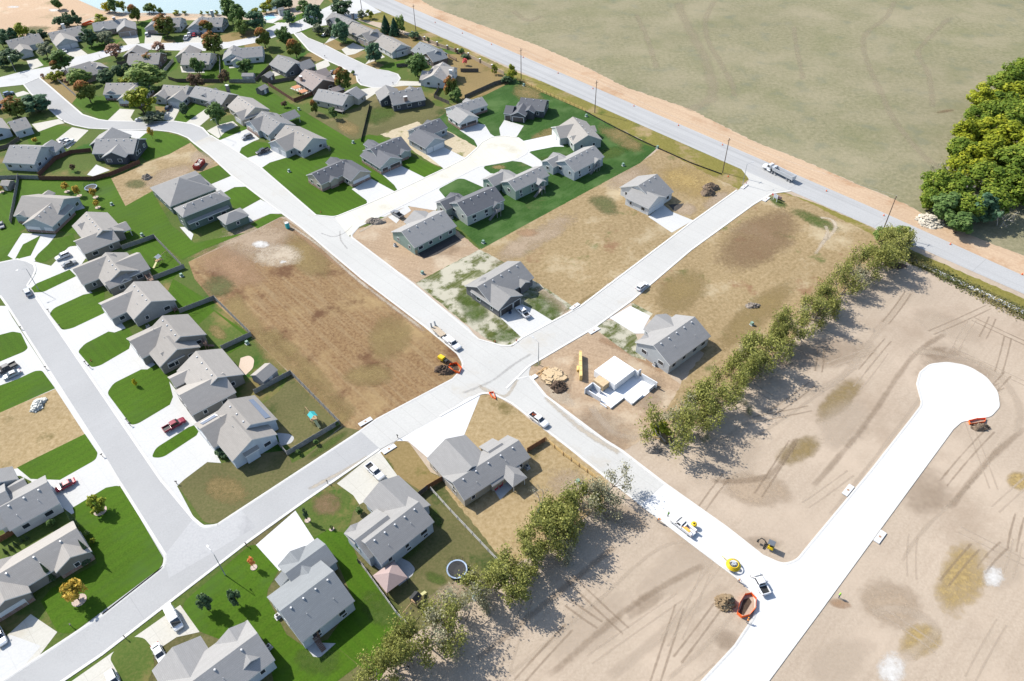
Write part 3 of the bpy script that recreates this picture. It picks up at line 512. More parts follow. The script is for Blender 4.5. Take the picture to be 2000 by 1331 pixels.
WALL = {k: siding(n, c) for k, n, c in (('W', 'white_siding', (.5, .5, .49)), ('L', 'pale_grey_siding', (.36, .375, .38)), ('G', 'grey_siding', (.25, .255, .26)), ('D', 'dark_grey_siding', (.115, .115, .118)), ('C', 'charcoal_siding', (.06, .066, .074)), ('S', 'sage_siding', (.29, .32, .30)), ('B', 'blue_grey_siding', (.29, .325, .345)),
        ('T', 'tan_siding', (.32, .29, .235)), ('U', 'taupe_siding', (.2, .188, .168)), ('N', 'brown_siding', (.12, .095, .082)), ('E', 'dark_green_siding', (.10, .135, .112)), ('K', 'cream_siding', (.4, .37, .31)), ('M', 'green_siding', (.19, .25, .215)), ('I', 'pale_blue_siding', (.38, .42, .46)))}
WALL['R'] = brickm('pink_brick', (.34, .24, .19))
m_trim = mat('white_trim', (.55, .55, .54), .6, .03); m_glass = mat('window_glass', (.03, .036, .044), .08, 0, spec=.6); m_door_w = mat('white_garage_door', (.5, .51, .52), .5, .04); m_door_d = mat('dark_garage_door', (.055, .05, .048), .5, .05); m_door_t = mat('tan_garage_door', (.33, .27, .23), .6, .05)
m_ventw = mat('vent_metal', (.5, .5, .5), .4, 0); m_found = mat('foundation_concrete', (.36, .36, .355), .9); m_brick = brickm('house_brick', (.22, .12, .09)); m_solar = mat('solar_glass', (.13, .15, .19), .25, .05, spec=.6); m_deckw = mat('deck_wood', (.16, .1, .075), .8); m_deckg = mat('deck_boards', (.2, .19, .185), .8); m_lumber = mat('new_lumber', (.42, .27, .13), .8)
m_dark = mat('dark_opening', (.03, .03, .032), .9, 0)
HOUSES = []
def wl(fr, x, y): return (fr[0] + x / fr[2], fr[1] + y / fr[2])
def house(fr, wall, roof, ang, blocks, label, ref, door='w', brick=0, vents=True, chim=(), decks=(), solar=(), kind='house', pitch=.5, name='house'):
    a = G(*wl(fr, *ang[:2]), 3.2); b = G(*wl(fr, *ang[2:]), 3.2); u = (b - a).xy.normalized(); th = math.atan2(u.y, u.x)
    BL = []
    for q in blocks:
        x1, y1, x2, y2, dep, typ, h = q[:7]; fl = q[7] if len(q) > 7 else ''
        p1 = G(*wl(fr, x1, y1), h).xy; p2 = G(*wl(fr, x2, y2), h).xy
        if dep == 0:
            e = u; v = Vector((-u.y, u.x)); c = (p1 + p2) / 2; dd = p2 - p1; l1, l2 = abs(dd.dot(e)), abs(dd.dot(v))
            ax = e if typ == 'u' or (typ == 'h' and l1 >= l2) else v; L, Wd = (l1, l2) if ax == e else (l2, l1); front = None
        else:
            d = (p2 - p1); k = round((math.atan2(d.y, d.x) - th) / (math.pi / 2)); t2 = th + k * math.pi / 2
            e = Vector((math.cos(t2), math.sin(t2))); l = abs(d.dot(e)); lf = Vector((-e.y, e.x)); m = (p1 + p2) / 2; c = m + lf * dep / 2
            if typ == 'a' or (typ == 'h' and l >= dep): ax, L, Wd = e, l, dep
            else: ax, L, Wd = lf, dep, l
            front = -lf
        BL.append(dict(c=c, ax=ax, ay=Vector((-ax.y, ax.x)), L=L, W=Wd, h=h, t='h' if typ == 'h' else 'g', fl=fl, front=front))
    org = BL[0]['c']; o3 = Vector((org.x, org.y, 0))
    root = empty(name, o3, 0, label, kind)
    OV = .42
    def rh(x, y):   # roof height over a world point
        best = 0
        for B in BL:
            d = Vector((x, y)) - B['c']; s, t = abs(d.dot(B['ax'])), abs(d.dot(B['ay']))
            if s <= B['L'] / 2 and t <= B['W'] / 2:
                z = B['h'] + pitch * (B['W'] / 2 - t)
                if B['t'] == 'h': z = min(z, B['h'] + pitch * (B['L'] / 2 - s))
                best = max(best, z)
        return best
    def on_roof(px, py):
        z = 14.0
        while z > 1:
            g = G(px, py, z)
            if rh(g.x, g.y) >= z: return g
            z -= .04
        return None
    wm, rm, fm, bk = MB(), MB(), MB(), MB()
    wins, doors, posts, slabs = [], [], [], []
    for bi, B in enumerate(BL):
        c = B['c'] - org; ax, ay, L, Wd, h = B['ax'], B['ay'], B['L'], B['W'], B['h']; eps = bi * .004
        def Q(s, t, z): p = c + ax * s + ay * t; return (p.x, p.y, z)
        l2, w2 = L / 2 + eps, Wd / 2 + eps; th_ = .2; rz = h + pitch * w2
        # roof: closed slabs, the edges as white fascia proud of it
        if B['t'] == 'g':
            for sg in (1, -1):
                top = [Q(-l2, sg * w2, h), Q(l2, sg * w2, h), Q(l2, 0, rz), Q(-l2, 0, rz)]
                if sg == 1: top = top[::-1]
                rm.face(top); rm.face([(p[0], p[1], p[2] - th_) for p in top[::-1]])
                fm.face([Q(-l2, sg * w2, h), Q(l2, sg * w2, h), Q(l2, sg * w2, h - th_ - .06), Q(-l2, sg * w2, h - th_ - .06)])
                for e in (l2, -l2): fm.face([Q(e, sg * w2, h), Q(e, 0, rz), Q(e, 0, rz - th_ - .06), Q(e, sg * w2, h - th_ - .06)])
        else:
            k = min(l2, w2); r0 = max(l2 - w2, 0.0)
            tops = [[Q(-l2, -w2, h), Q(l2, -w2, h), Q(r0, 0, rz), Q(-r0, 0, rz)], [Q(l2, w2, h), Q(-l2, w2, h), Q(-r0, 0, rz), Q(r0, 0, rz)], [Q(l2, -w2, h), Q(l2, w2, h), Q(r0, 0, rz)], [Q(-l2, w2, h), Q(-l2, -w2, h), Q(-r0, 0, rz)]]
            for t in tops: rm.face(t); rm.face([(p[0], p[1], p[2] - th_) for p in t[::-1]])
            ring = [Q(-l2, -w2, h), Q(l2, -w2, h), Q(l2, w2, h), Q(-l2, w2, h)]
            for i in range(4): a_, b_ = ring[i], ring[(i + 1) % 4]; fm.face([a_, b_, (b_[0], b_[1], h - th_ - .06), (a_[0], a_[1], h - th_ - .06)])
        wl2, ww2 = l2 - .32, w2 - OV
        if 'p' in B['fl']:
            for s in (-1, 1):
                for t in (-1, 1):
                    p = org + (Vector(Q(s * (wl2 - .1), t * (ww2 - .1), 0)).xy)
                    if not any(X is not B and abs((p - X['c']).dot(X['ax'])) < X['L'] / 2 - .5 and abs((p - X['c']).dot(X['ay'])) < X['W'] / 2 - .5 for X in BL): posts.append((p - org, h - .2))
            continue
        zt = h + pitch * OV - th_ - .02; za = h + pitch * w2 - th_ - .02
        A_ = [Q(-wl2, -ww2, 0), Q(wl2, -ww2, 0), Q(wl2, ww2, 0), Q(-wl2, ww2, 0)]
        T_ = [(p[0], p[1], zt) for p in A_]
        wm.face([A_[0], A_[1], T_[1], T_[0]]); wm.face([A_[2], A_[3], T_[3], T_[2]])
        if B['t'] == 'g':
            wm.face([A_[1], A_[2], T_[2], Q(wl2, 0, za), T_[1]]); wm.face([A_[3], A_[0], T_[0], Q(-wl2, 0, za), T_[3]])
        else: wm.face([A_[1], A_[2], T_[2], T_[1]]); wm.face([A_[3], A_[0], T_[0], T_[3]])
        for nrm, dist, ln, alongv in ((ax, wl2, ww2 * 2, ay), (-ax, wl2, ww2 * 2, -ay), (ay, ww2, wl2 * 2, -ax), (-ay, ww2, wl2 * 2, ax)):
            isg = B['front'] is not None and nrm.dot(B['front']) > .9
            fcz = c + nrm * dist
            def clear(s, gap=.7, ln=ln, nrm=nrm, alongv=alongv, fcz=fcz, B=B):
                p = org + fcz + alongv * s + nrm * gap
                return not any(X is not B and abs((p - X['c']).dot(X['ax'])) < X['L'] / 2 - .2 and abs((p - X['c']).dot(X['ay'])) < X['W'] / 2 - .2 for X in BL)
            if isg and 'g' in B['fl']:
                if ln > 8.4: spec = ((-ln / 2 + 3.2, 4.8), (ln / 2 - 1.95, 2.6)) if 'm' not in B['fl'] else ((ln / 2 - 3.2, 4.8), (-ln / 2 + 1.95, 2.6))
                elif ln > 5.4: spec = ((0, 4.8),)
                else: spec = ((0, 2.6),)
                for s, w_ in spec: doors.append((fcz + alongv * s, nrm, alongv, w_))
                if brick: bk.obox(fcz + nrm * .03, alongv, ln / 2 + .03, .06, 0, 1.1)
                continue
            if brick and clear(0): bk.obox(fcz + nrm * .02, alongv, ln / 2 + .02, .05, 0, 1.0)
            n = int(ln / 4.2)
            for i in range(n):
                s = (i + .5) / n * ln - ln / 2 + rng.uniform(-.3, .3)
                if not clear(s) or not clear(s - .9) or not clear(s + .9): continue
                w_ = rng.choice((1.0, 1.5, 1.8)); sill = max(1.0, h - 2.15)
                wins.append((fcz + alongv * s, nrm, alongv, w_, sill, 1.25))
                if h > 3.9 and (nrm.dot(Vector((.5, -.85))) > .5): wins.append((fcz + alongv * (s + .3), nrm, alongv, 1.2, .75, .75))
                if h > 5: wins.append((fcz + alongv * s, nrm, alongv, w_, 1.0, 1.2))
    if pitch: pass
    wm.build('wall', WALL[wall], root); rm.build('roof', ROOF[roof], root); fm.build('fascia', m_trim, root)
    if bk.f: bk.build('brick_skirting', m_brick, root)
    for p, n_, al, w_, z0, hh in wins:
        fr_ = MB(); q = p + n_ * .03
        for s in (-1, 1): fr_.obox(q + al * s * (w_ / 2 + .04), al, .07, .05, z0 - .07, z0 + hh + .07)
        for z in (z0 - .07, z0 + hh - .0): fr_.obox(q, al, w_ / 2 - .03, .045, z, z + .1)
        f = fr_.build('window', m_trim, root); g = MB(); g.obox(p + n_ * .02, al, w_ / 2 - .03, .03, z0 + .03, z0 + hh); g.build('pane', m_glass, f)
    for p, n_, al, w_ in doors:
        d = MB(); dm = {'w': m_door_w, 'd': m_door_d, 't': m_door_t}[door]
        for k in range(4): d.obox(p + n_ * .03, al, w_ / 2, .05, .06 + k * .54, .06 + k * .54 + .52)
        o = d.build('garage_door', dm, root); t = MB(); q = p + n_ * .03
        for s in (-1, 1): t.obox(q + al * s * (w_ / 2 + .1), al, .1, .06, .05, 2.32)
        t.obox(q, al, w_ / 2, .06, 2.24, 2.4); t.build('door_trim', m_trim, o)
    for p, z in posts: MB().box(p.x - .09, p.x + .09, p.y - .09, p.y + .09, 0, z).build('porch_post', m_trim if name == 'house' else m_deckw, root)
    if vents:
        B = BL[0]; side = 1 if (B['ay'].dot(Vector((.45, -.9))) > 0) else -1; n = max(2, min(5, int(B['L'] / 3)))
        for i in range(n):
            s = -B['L'] / 2 + (i + .7) * B['L'] / (n + .4); t = side * .75; z = B['h'] + pitch * (B['W'] / 2 - .75)
            p = B['c'] - org + B['ax'] * s + B['ay'] * t; w3 = org + p
            if rh(w3.x, w3.y) > z + .05: continue
            MB().box(p.x - .2, p.x + .2, p.y - .2, p.y + .2, z - .2, z + .27, tx=.04, ty=.04).build('roof_vent', m_ventw, root)
        for s, t in ((-.2, .5), (.25, .62)):
            p = B['c'] - org + B['ax'] * s * B['L'] + B['ay'] * side * t * B['W'] / 2; w3 = org + p; z = rh(w3.x, w3.y)
            MB().tube([(p.x, p.y, z - .2), (p.x, p.y, z + .45)], .06, 6).build('vent_pipe', m_ventw, root)
    for x, y, dark in chim:
        g = on_roof(*wl(fr, x, y)) or G(*wl(fr, x, y), 3.5); p = g.xy - org; zt = max(g.z + 1.3, 5.6)
        o = MB().obox(p, u, .75, .45, 0, zt).build('chimney', WALL[wall] if not dark else m_brick, root)
        MB().obox(p, u, .85, .55, zt, zt + .18).build('chimney_cap', m_trim, o)
    for x1, y1, x2, y2, zd, mm in decks:      # raised deck with railing and stair
        p1 = G(*wl(fr, x1, y1), zd).xy - org; p2 = G(*wl(fr, x2, y2), zd).xy - org; v = Vector((-u.y, u.x)); cc = (p1 + p2) / 2
        hu, hv = abs((p2 - p1).dot(u)) / 2, abs((p2 - p1).dot(v)) / 2; m_ = m_deckw if mm == 'w' else (m_lumber if mm == 'l' else m_deckg)
        d = MB().obox(cc, u, hu, hv, zd - .2, zd).build('deck', m_, root); rl = MB()
        cor = [cc + u * hu * a_ + v * hv * b_ for a_, b_ in ((-1, -1), (1, -1), (1, 1), (-1, 1))]
        for i in range(4):
            a_, b_ = cor[i], cor[(i + 1) % 4]
            w3 = org + (a_ + b_) / 2
            rl.obox(a_, u, .07, .07, 0, zd + 1)
            for z in (zd + .45, zd + .92): rl.obox((a_ + b_) / 2, b_ - a_, (b_ - a_).length / 2, .04, z, z + .08)
        rl.build('deck_railing', m_, d)
        if zd > 1.2:
            st = MB(); nst = int(zd / .2); base = min(cor, key=lambda p: p.y) ; dr = v if (base + v - cc).length > (base - cc).length else -v
            base = base + (u if (base + u - cc).length < (base - cc).length else -u) * .7
            for i in range(nst): st.obox(base + dr * (i * .28 + .15), u, .55, .15, zd - .2 * (i + 1) - .06, zd - .2 * (i + 1))
            st.build('deck_stair', m_, d)
    for q in solar:
        pts = [on_roof(*wl(fr, x, y)) for x, y in zip(q[::2], q[1::2])]
        if all(pts): 
            s_ = MB(); tp = [Vector((p.x - org.x, p.y - org.y, p.z + .14)) for p in pts]; s_.hexa([p - Vector((0, 0, .06)) for p in tp], tp) ; s_.build('solar_panel', m_solar, root)
    HOUSES.append((proj(o3 + Vector((0, 0, 3))), ref, root, BL)); return root
s8, s5 = 8.317, 5.6
a1, a2, a3, a4, a5, a6, a7, a8 = (0, 0, s8), (200, 0, s8), (400, 0, s8), (600, 0, s8), (0, 130, s8), (180, 130, s8), (360, 130, s8), (560, 100, s8)
b1, b2, b3, b4, b5, b6, b7, b8 = (720, 60, s8), (580, 220, s8), (780, 170, s8), (960, 170, s8), (1020, 270, 11.089), (830, 310, s8), (740, 390, 7.467), (1190, 320, 7.467)
c1, c2, c3, c4, c5, c6, c7, c8 = (890, 500, 6.4), (1220, 590, 5.972), (820, 830, 5.271), (650, 910, 3.733), (280, 1190, 4.811), (500, 1150, s5), (0, 890, s5), (0, 1000, 4.073)
d1, d2, d3, d4, d5, d6, d7, d8 = (360, 750, 4.979), (310, 660, 4.979), (230, 590, s5), (170, 530, 6.4), (120, 400, 4.714), (0, 340, 6.4), (270, 320, s5), (0, 220, 4.49)
e4, t2 = (500, 1040, 8.318), (450, 0, 3.914)
# ---- bottom row
house(c5, 'I', '2', (980, 675, 1235, 478), [(1235, 478, 980, 100, 30, 'c', 3.8), (980, 100, 665, 350, 9, 'c', 3.8), (530, 240, 85, 590, 13, 'c', 3.4, 'g')], 'grey roofed house cut by the bottom edge, white van on its drive', 'the house with the white van')
house(e4, 'I', '5', (757, 1781, 1605, 1110), [(175, 1050, 1605, 1110, 0, 'u', 4.0), (800, 215, 355, 540, 14, 'c', 3.4, 'g'), (1325, 465, 995, 90, 10, 'c', 3.4), (305, 765, 400, 885, 6, 'a', 2.65)], 'house with slate grey roof, covered rear patio and stair, long white drive', 'the slate roofed house', decks=((880, 1500, 1010, 1640, 2.2, 'w'),))
house(c4, 'I', '2', (450, 640, 735, 412), [(735, 412, 540, 210, 15, 'c', 4.2), (80, 493, 265, 680, 9, 'c', 4.1), (480, 70, 220, 258, 12, 'c', 3.3, 'g'), (190, 412, 80, 493, 4, 'c', 4.0)], 'pale blue house with grey roof beside the gazebo, pickup on its cream drive', 'the house with the gazebo')
house(c3, 'T', '2', (590, 690, 720, 605), [(1140, 335, 905, 105, 20, 'c', 3.2), (750, 640, 1040, 440, 6, 'a', 2.7), (960, 640, 1105, 540, 8, 'h', 2.9, 'p'), (460, 95, 80, 355, 11, 'c', 3.2, 'g'), (750, 140, 605, 225, 8, 'a', 2.8)], 'tan house with hipped patio roof and two red chairs behind it', 'the tan house with red patio chairs')
house(c8, 'U', '1', (0, 410, 580, 70), [(715, 290, 580, 70, 30, 'c', 3.2), (440, 480, 735, 320, 7, 'c', 3.2), (-105, 850, 250, 645, 12, 'c', 3.2, 'g')], 'taupe brick house with narrow evergreens on the street corner lawn', 'the corner house with narrow evergreens', brick=1)
house(c7, 'W', '2', (260, 740, 675, 512), [(675, 512, 475, 225, 11, 'c', 3.4, 'g'), (0, 815, 235, 690, 14, 'a', 3.6), (205, 250, 130, 120, 12, 'a', 3.2), (305, 320, 255, 240, 6, 'c', 3.2)], 'white house with a red sedan on its drive and brown side fence', 'the white house with the red sedan')
# ---- row along the grey street
house(d1, 'I', '1', (685, 110, 905, 345), [(905, 345, 685, 110, 13.4, 'a', 3.8), (905, 490, 700, 270, 12.4, 'a', 3.6), (100, 388, 275, 630, 12, 'c', 3.3, 'g'), (505, 612, 590, 715, 4, 'c', 3.3)], 'white sided house with a blue solar panel strip on its roof', 'the house with solar panels', solar=((625, 160, 670, 150, 840, 325, 785, 340), (150, 385, 300, 295, 330, 310, 180, 400)))
house(d2, 'U', '1', (615, 105, 830, 355), [(830, 355, 615, 105, 13.4, 'a', 3.4), (132, 525, 340, 745, 12.4, 'c', 3.2, 'gm'), (80, 385, 165, 480, 8, 'c', 3.2)], 'grey taupe house with brown garage doors, red pickup on its drive', 'the house with the red pickup', door='d')
house(d3, 'U', '1', (820, 190, 970, 355), [(970, 355, 770, 132, 13.6, 'a', 3.6), (905, 492, 780, 350, 12, 'a', 3.4), (90, 400, 265, 620, 13, 'c', 3.2, 'g'), (450, 535, 530, 685, 5, 'c', 3.3)], 'olive taupe house with dark rear stair between two fenced yards', 'the olive house between fenced yards', decks=((880, 400, 980, 470, 2, 'w'),))
house(d4, 'G', '1', (890, 120, 1115, 360), [(1115, 360, 890, 120, 13.4, 'a', 3.3), (140, 400, 300, 600, 12, 'c', 3.2, 'g')], 'grey house with dark plank deck at its gable, lush back lawn', 'the grey house with the plank deck', decks=((1000, 400, 1130, 480, .6, 'w'),))
house(d5, 'U', '1', (605, 440, 745, 605), [(745, 605, 605, 440, 12, 'a', 3.4), (820, 585, 690, 440, 8, 'c', 3.4), (78, 590, 205, 740, 13, 'c', 3.2, 'g'), (385, 712, 440, 775, 7, 'c', 3.2), (525, 735, 655, 685, 3, 'c', 3.0)], 'dark taupe house with brown stair beside the fenced playset yard', 'the dark taupe house by the playset', decks=((750, 640, 850, 690, 1.5, 'w'),))
house(d5, 'U', '1', (425, 72, 580, 240), [(580, 240, 425, 72, 12.5, 'a', 3.4), (650, 220, 570, 160, 6, 'c', 2.9, 'p'), (92, 342, 222, 450, 12, 'c', 3.1, 'g'), (135, 185, 215, 278, 7, 'c', 3.2)], 'taupe house with covered back porch, white SUV on its drive', 'the taupe house with the white SUV')
house(d6, 'B', '1', (275, 632, 655, 660), [(275, 632, 655, 660, 13, 'c', 3.2, 'g'), (165, 525, 700, 565, 15, 'a', 3.2), (180, 528, 325, 545, 4, 'c', 3.2), (690, 240, 560, 225, 6, 'c', 2.8)], 'blue grey house with brick garage front at the end of the grey street', 'the blue grey house at the street end', brick=1)
house(d7, 'E', '2', (490, 585, 940, 405), [(380, 490, 490, 585, 18, 'h', 6.0), (125, 262, 350, 470, 18, 'h', 3.6), (555, 665, 1000, 480, 8, 'a', 3.0), (860, 585, 955, 668, 9, 'h', 3.2), (805, 285, 620, 130, 10, 'c', 3.5)], 'large dark green two storey duplex with hipped roofs', 'the dark green duplex')
house(d8, 'L', '2', (20, 440, 300, 455), [(20, 440, 300, 455, 15, 'a', 3.6), (485, 350, 565, 285, 9, 'a', 3.2), (305, 452, 330, 430, 6, 'c', 3.5)], 'pale grey house with tall near slope beside the curved brown fence', 'the pale grey house by the curved fence')
house(d8, 'C', '2', (805, 362, 1165, 362), [(805, 362, 1170, 362, 13, 'a', 3.5), (875, 412, 1112, 378, 8, 'c', 3.3), (1150, 200, 870, 195, 9, 'c', 3.2, 'g'), (1255, 340, 1225, 232, 5, 'c', 3.3)], 'charcoal house with white trim above the brown fence', 'the charcoal house')
house(a5, 'I', '1', (235, 1070, 520, 985), [(235, 1070, 520, 985, 11, 'a', 3.2), (-200, 1130, 170, 1010, 14, 'c', 3.4)], 'pale blue house at the left edge with a long low garage wing', 'the pale blue house at the left edge')
house(a5, 'W', '2', (75, 565, -10, 400), [(75, 565, -10, 400, 12, 'a', 3.2)], 'white house cut by the left edge beside the orange maple', 'the white house at the left edge')
# ---- far rows
house(a1, 'W', '1', (250, 710, 640, 620), [(170, 800, 725, 695, 12, 'a', 3.0), (280, 870, 545, 832, 9, 'c', 3.0, 'g'), (575, 560, 400, 600, 6, 'c', 3.0)], 'white house with pale garage door behind the round dark tree', 'the far left white house')
house(a1, 'L', '1', (930, 530, 1380, 430), [(860, 680, 1390, 560, 12, 'a', 3.0), (915, 755, 1265, 668, 11, 'c', 3.0, 'g')], 'grey house with white chimney and white car on its far drive', 'the house with the white chimney', chim=((1040, 460, 0),))
house(a2, 'R', '2', (232, 525, 552, 478), [(-140, 505, 420, 440, 11, 'a', 3.0), (232, 525, 552, 478, 12, 'c', 3.0, 'g'), (-40, 500, 110, 480, 7, 'c', 3.0)], 'pink brick house with wide brick garage gable near the lake', 'the pink brick house', door='t', chim=((195, 325, 0),))
house(a2, 'L', '2', (675, 472, 985, 465), [(760, 470, 1270, 420, 12, 'a', 3.0), (675, 472, 985, 465, 12, 'c', 3.0, 'g'), (1080, 440, 1275, 410, 5, 'c', 3.0)], 'lakeside house half hidden by the large orange maple', 'the lakeside house behind the maple', door='t')
house(a2, 'B', '2', (1365, 472, 1690, 468), [(1500, 470, 1963, 410, 12, 'a', 3.0), (1365, 472, 1690, 468, 12, 'c', 3.0, 'g'), (1785, 410, 1960, 420, 6, 'c', 3.0)], 'blue grey lakeside house with cars crowding its drive', 'the lakeside house with many cars', chim=((1790, 240, 0),))
house(a2, 'N', '1', (385, 1060, 910, 1045), [(385, 1060, 910, 1045, 13, 'a', 2.8), (740, 830, 440, 800, 8, 'c', 3.0)], 'brown house with skylight behind the great pale green tree', 'the brown house with the skylight')
house(a2, 'K', '1', (1262, 1058, 1730, 1050), [(1262, 1058, 1730, 1050, 13, 'a', 3.0), (1600, 835, 1290, 800, 9, 'c', 3.0), (1590, 1010, 1730, 1060, 5, 'c', 3.0)], 'cream house with rear glass doors and white patio', 'the cream house with the white patio')
house(a3, 'W', '2', (500, 965, 945, 925), [(430, 960, 945, 925, 12, 'a', 3.0), (650, 800, 320, 830, 12, 'c', 3.0), (425, 1010, 605, 990, 4, 'c', 2.9)], 'white house with a small glazed rear gable', 'the white house with the glazed gable')
house(a3, 'D', '2', (1040, 1045, 1315, 1185), [(1040, 1045, 1315, 1185, 12, 'a', 3.0), (1590, 1145, 1805, 1070, 9, 'a', 3.0)], 'dark grey house with a round raised deck', 'the dark house with the round deck')
house(a8, 'N', '4', (125, 465, 415, 640), [(125, 465, 415, 640, 13, 'a', 3.0), (560, 445, 725, 385, 9, 'a', 3.0), (700, 530, 800, 495, 7, 'a', 3.0), (615, 640, 815, 655, 6, 'c', 3.0)], 'dark brown house with a brownish roof and two orange pergolas', 'the brown house with pergolas', chim=((240, 480, 1),))
house(a8, 'K', '2', (415, 785, 905, 890), [(415, 785, 905, 890, 11, 'a', 3.0), (1160, 782, 1295, 690, 10, 'a', 3.0)], 'cream house with white back deck beside two small trees', 'the cream house with the white deck', decks=((760, 930, 900, 990, 1, 'g'),))
house(b1, 'C', '2', (395, 1215, 930, 1120), [(395, 1215, 930, 1120, 13, 'a', 3.2), (460, 935, 105, 1010, 10, 'c', 3.0), (760, 930, 580, 960, 7, 'c', 3.0)], 'near black house with a dark chimney on its rear wall', 'the black house with the dark chimney', chim=((605, 1140, 1),))
house(b1, 'W', '1', (870, 805, 1240, 835), [(870, 805, 1240, 835, 16, 'c', 3.3), (822, 803, 960, 812, 10, 'a', 3.0), (1470, 760, 1330, 600, 10, 'c', 3.6)], 'white house with white chimney on the parched corner lot', 'the white house on the parched lot', chim=((1335, 690, 0),))
house(b1, 'N', '5', (1290, 375, 1000, 225), [(1290, 375, 1000, 225, 12, 'a', 3.0), (900, 385, 990, 530, 9, 'c', 3.0), (765, 305, 840, 380, 6, 'c', 3.0)], 'dark brown house with a wooden deck by the column wall', 'the dark house by the column wall', decks=((1300, 420, 1430, 480, .6, 'w'),))
house(b1, 'W', '1', (700, 272, 400, 110), [(700, 272, 400, 110, 12, 'a', 3.0), (365, 290, 430, 362, 7, 'c', 3.0)], 'white house with brick front behind the dark bluish tree', 'the white house by the bluish tree')
house(a4, 'T', '1', (1240, 552, 900, 405), [(1240, 552, 900, 405, 12, 'a', 3.4), (840, 580, 955, 690, 10, 'c', 3.4, 'g')], 'tan house with double garage in dappled shade', 'the tan house in dappled shade', door='t')
house(a4, 'D', '2', (880, 385, 560, 240), [(880, 385, 560, 240, 11, 'a', 3.0), (330, 330, 410, 400, 9, 'c', 3.0)], 'dark house with tall white chimney behind the tall bluish tree', 'the dark house with the white chimney', chim=((740, 280, 0),))
house(a1, 'R', '1', (1300, 1290, 1680, 1168), [(1300, 1290, 1680, 1168, 12, 'a', 3.0), (1035, 1165, 1190, 1300, 12, 'c', 3.0), (1700, 1060, 1290, 1080, 9, 'c', 3.0)], 'pinkish brick house wedged among trees at the street bend', 'the pinkish house among trees')
house(a6, 'I', '1', (172, 458, 770, 455), [(172, 458, 770, 455, 12, 'a', 3.0), (402, 545, 800, 550, 14, 'c', 3.0, 'g'), (190, 455, 425, 440, 6, 'c', 3.0)], 'lilac white house with brick base facing the curved street', 'the lilac house on the curve', brick=1)
house(a6, 'L', '1', (1200, 556, 1465, 575), [(1050, 500, 1540, 470, 11, 'a', 3.0), (1200, 556, 1465, 575, 13, 'c', 3.0, 'g'), (968, 502, 1175, 530, 8, 'c', 3.0)], 'pale green grey house with a dark SUV on its drive', 'the house with the dark SUV')
house(a7, 'U', '2', (885, 465, 350, 335), [(885, 465, 350, 335, 11, 'a', 3.2), (335, 605, 450, 650, 9, 'c', 3.0), (225, 495, 420, 555, 8, 'c', 3.0)], 'taupe house with white chimney behind the roundish street tree', 'the taupe house with the white chimney', chim=((710, 380, 0),))
house(a7, 'K', '1', (1390, 700, 1110, 515), [(1390, 700, 1110, 515, 12.5, 'a', 3.2), (800, 770, 910, 882, 9, 'c', 3.0, 'g')], 'cream house with a small grey garage wing on the concrete street', 'the cream house on the street')
house(a7, 'B', '2', (1810, 950, 1500, 760), [(1810, 950, 1500, 760, 13, 'a', 3.4), (985, 912, 1185, 1062, 11, 'c', 3.2, 'g'), (1860, 812, 1760, 710, 7, 'c', 3.0, 'p'), (1330, 1010, 1420, 1095, 6, 'c', 3.2)], 'blue grey house with brick piers and a dark minivan outside', 'the blue grey house with brick piers', door='t', brick=1)
house(t2, 'L', '1', (740, 1066, 530, 968), [(740, 1066, 530, 968, 13, 'a', 3.4), (312, 1082, 400, 1172, 11, 'c', 3.2, 'g')], 'pale house with railed rear porch above the wide lush lawn', 'the pale house with the railed porch', decks=((690, 1110, 760, 1135, 1.2, 'g'),))
# ---- new houses round the cream cul-de-sac
house(b2, 'T', '3', (145, 1018, 390, 1175), [(145, 1018, 390, 1175, 15.5, 'c', 3.3), (878, 1115, 1205, 962, 13, 'c', 3.1, 'g'), (540, 1135, 680, 1065, 5, 'c', 3.2), (650, 730, 465, 815, 6, 'c', 2.9)], 'khaki house with charcoal roof, white garage doors and brick base', 'the khaki house on the corner lawn', brick=1)
house(b2, 'S', '3', (1350, 905, 1715, 748), [(1815, 618, 1600, 400, 15, 'c', 3.2), (1350, 905, 1715, 748, 14, 'c', 3.1, 'gm'), (1690, 690, 1820, 625, 5, 'c', 3.2), (1240, 450, 1075, 515, 6, 'c', 2.9)], 'sage grey house with charcoal roof and dark brown garage doors', 'the sage house with dark garage doors', door='d', brick=1)
house(b3, 'B', '3', (420, 1000, 750, 858), [(750, 678, 590, 520, 14, 'c', 3.2), (420, 1000, 750, 858, 12, 'c', 3.1, 'gm'), (540, 555, 370, 585, 5, 'c', 2.9)], 'pale blue house with charcoal roof on straw covered ground', 'the pale blue house on straw')
house(b3, 'W', '2', (737, 350, 915, 468), [(737, 350, 915, 468, 17, 'c', 3.2), (968, 598, 1297, 497, 10, 'c', 3.1, 'gm'), (1160, 205, 1010, 230, 5, 'c', 2.9)], 'white house with black garage doors beside the cul-de-sac', 'the white house with black garage doors', door='d', brick=1)
house(b4, 'C', '3', (700, 380, 852, 396), [(420, 355, 852, 396, 11, 'a', 3.3), (315, 445, 545, 487, 13, 'c', 3.2, 'g'), (195, 432, 330, 448, 8, 'a', 3.2, 'g'), (510, 400, 690, 432, 8, 'c', 3.3)], 'black house with black garage doors near the new rail fence', 'the black house near the rail fence', door='d')
house(b4, 'S', '1', (1800, 858, 1540, 560), [(1800, 858, 1540, 560, 12.5, 'a', 3.4), (968, 655, 1105, 842, 11, 'c', 3.2, 'g'), (1245, 800, 1330, 920, 6, 'c', 3.2), (1710, 720, 1640, 630, 5, 'c', 2.9)], 'sage house with a corner porch post, wide drive to the cul-de-sac', 'the sage house with the corner porch')
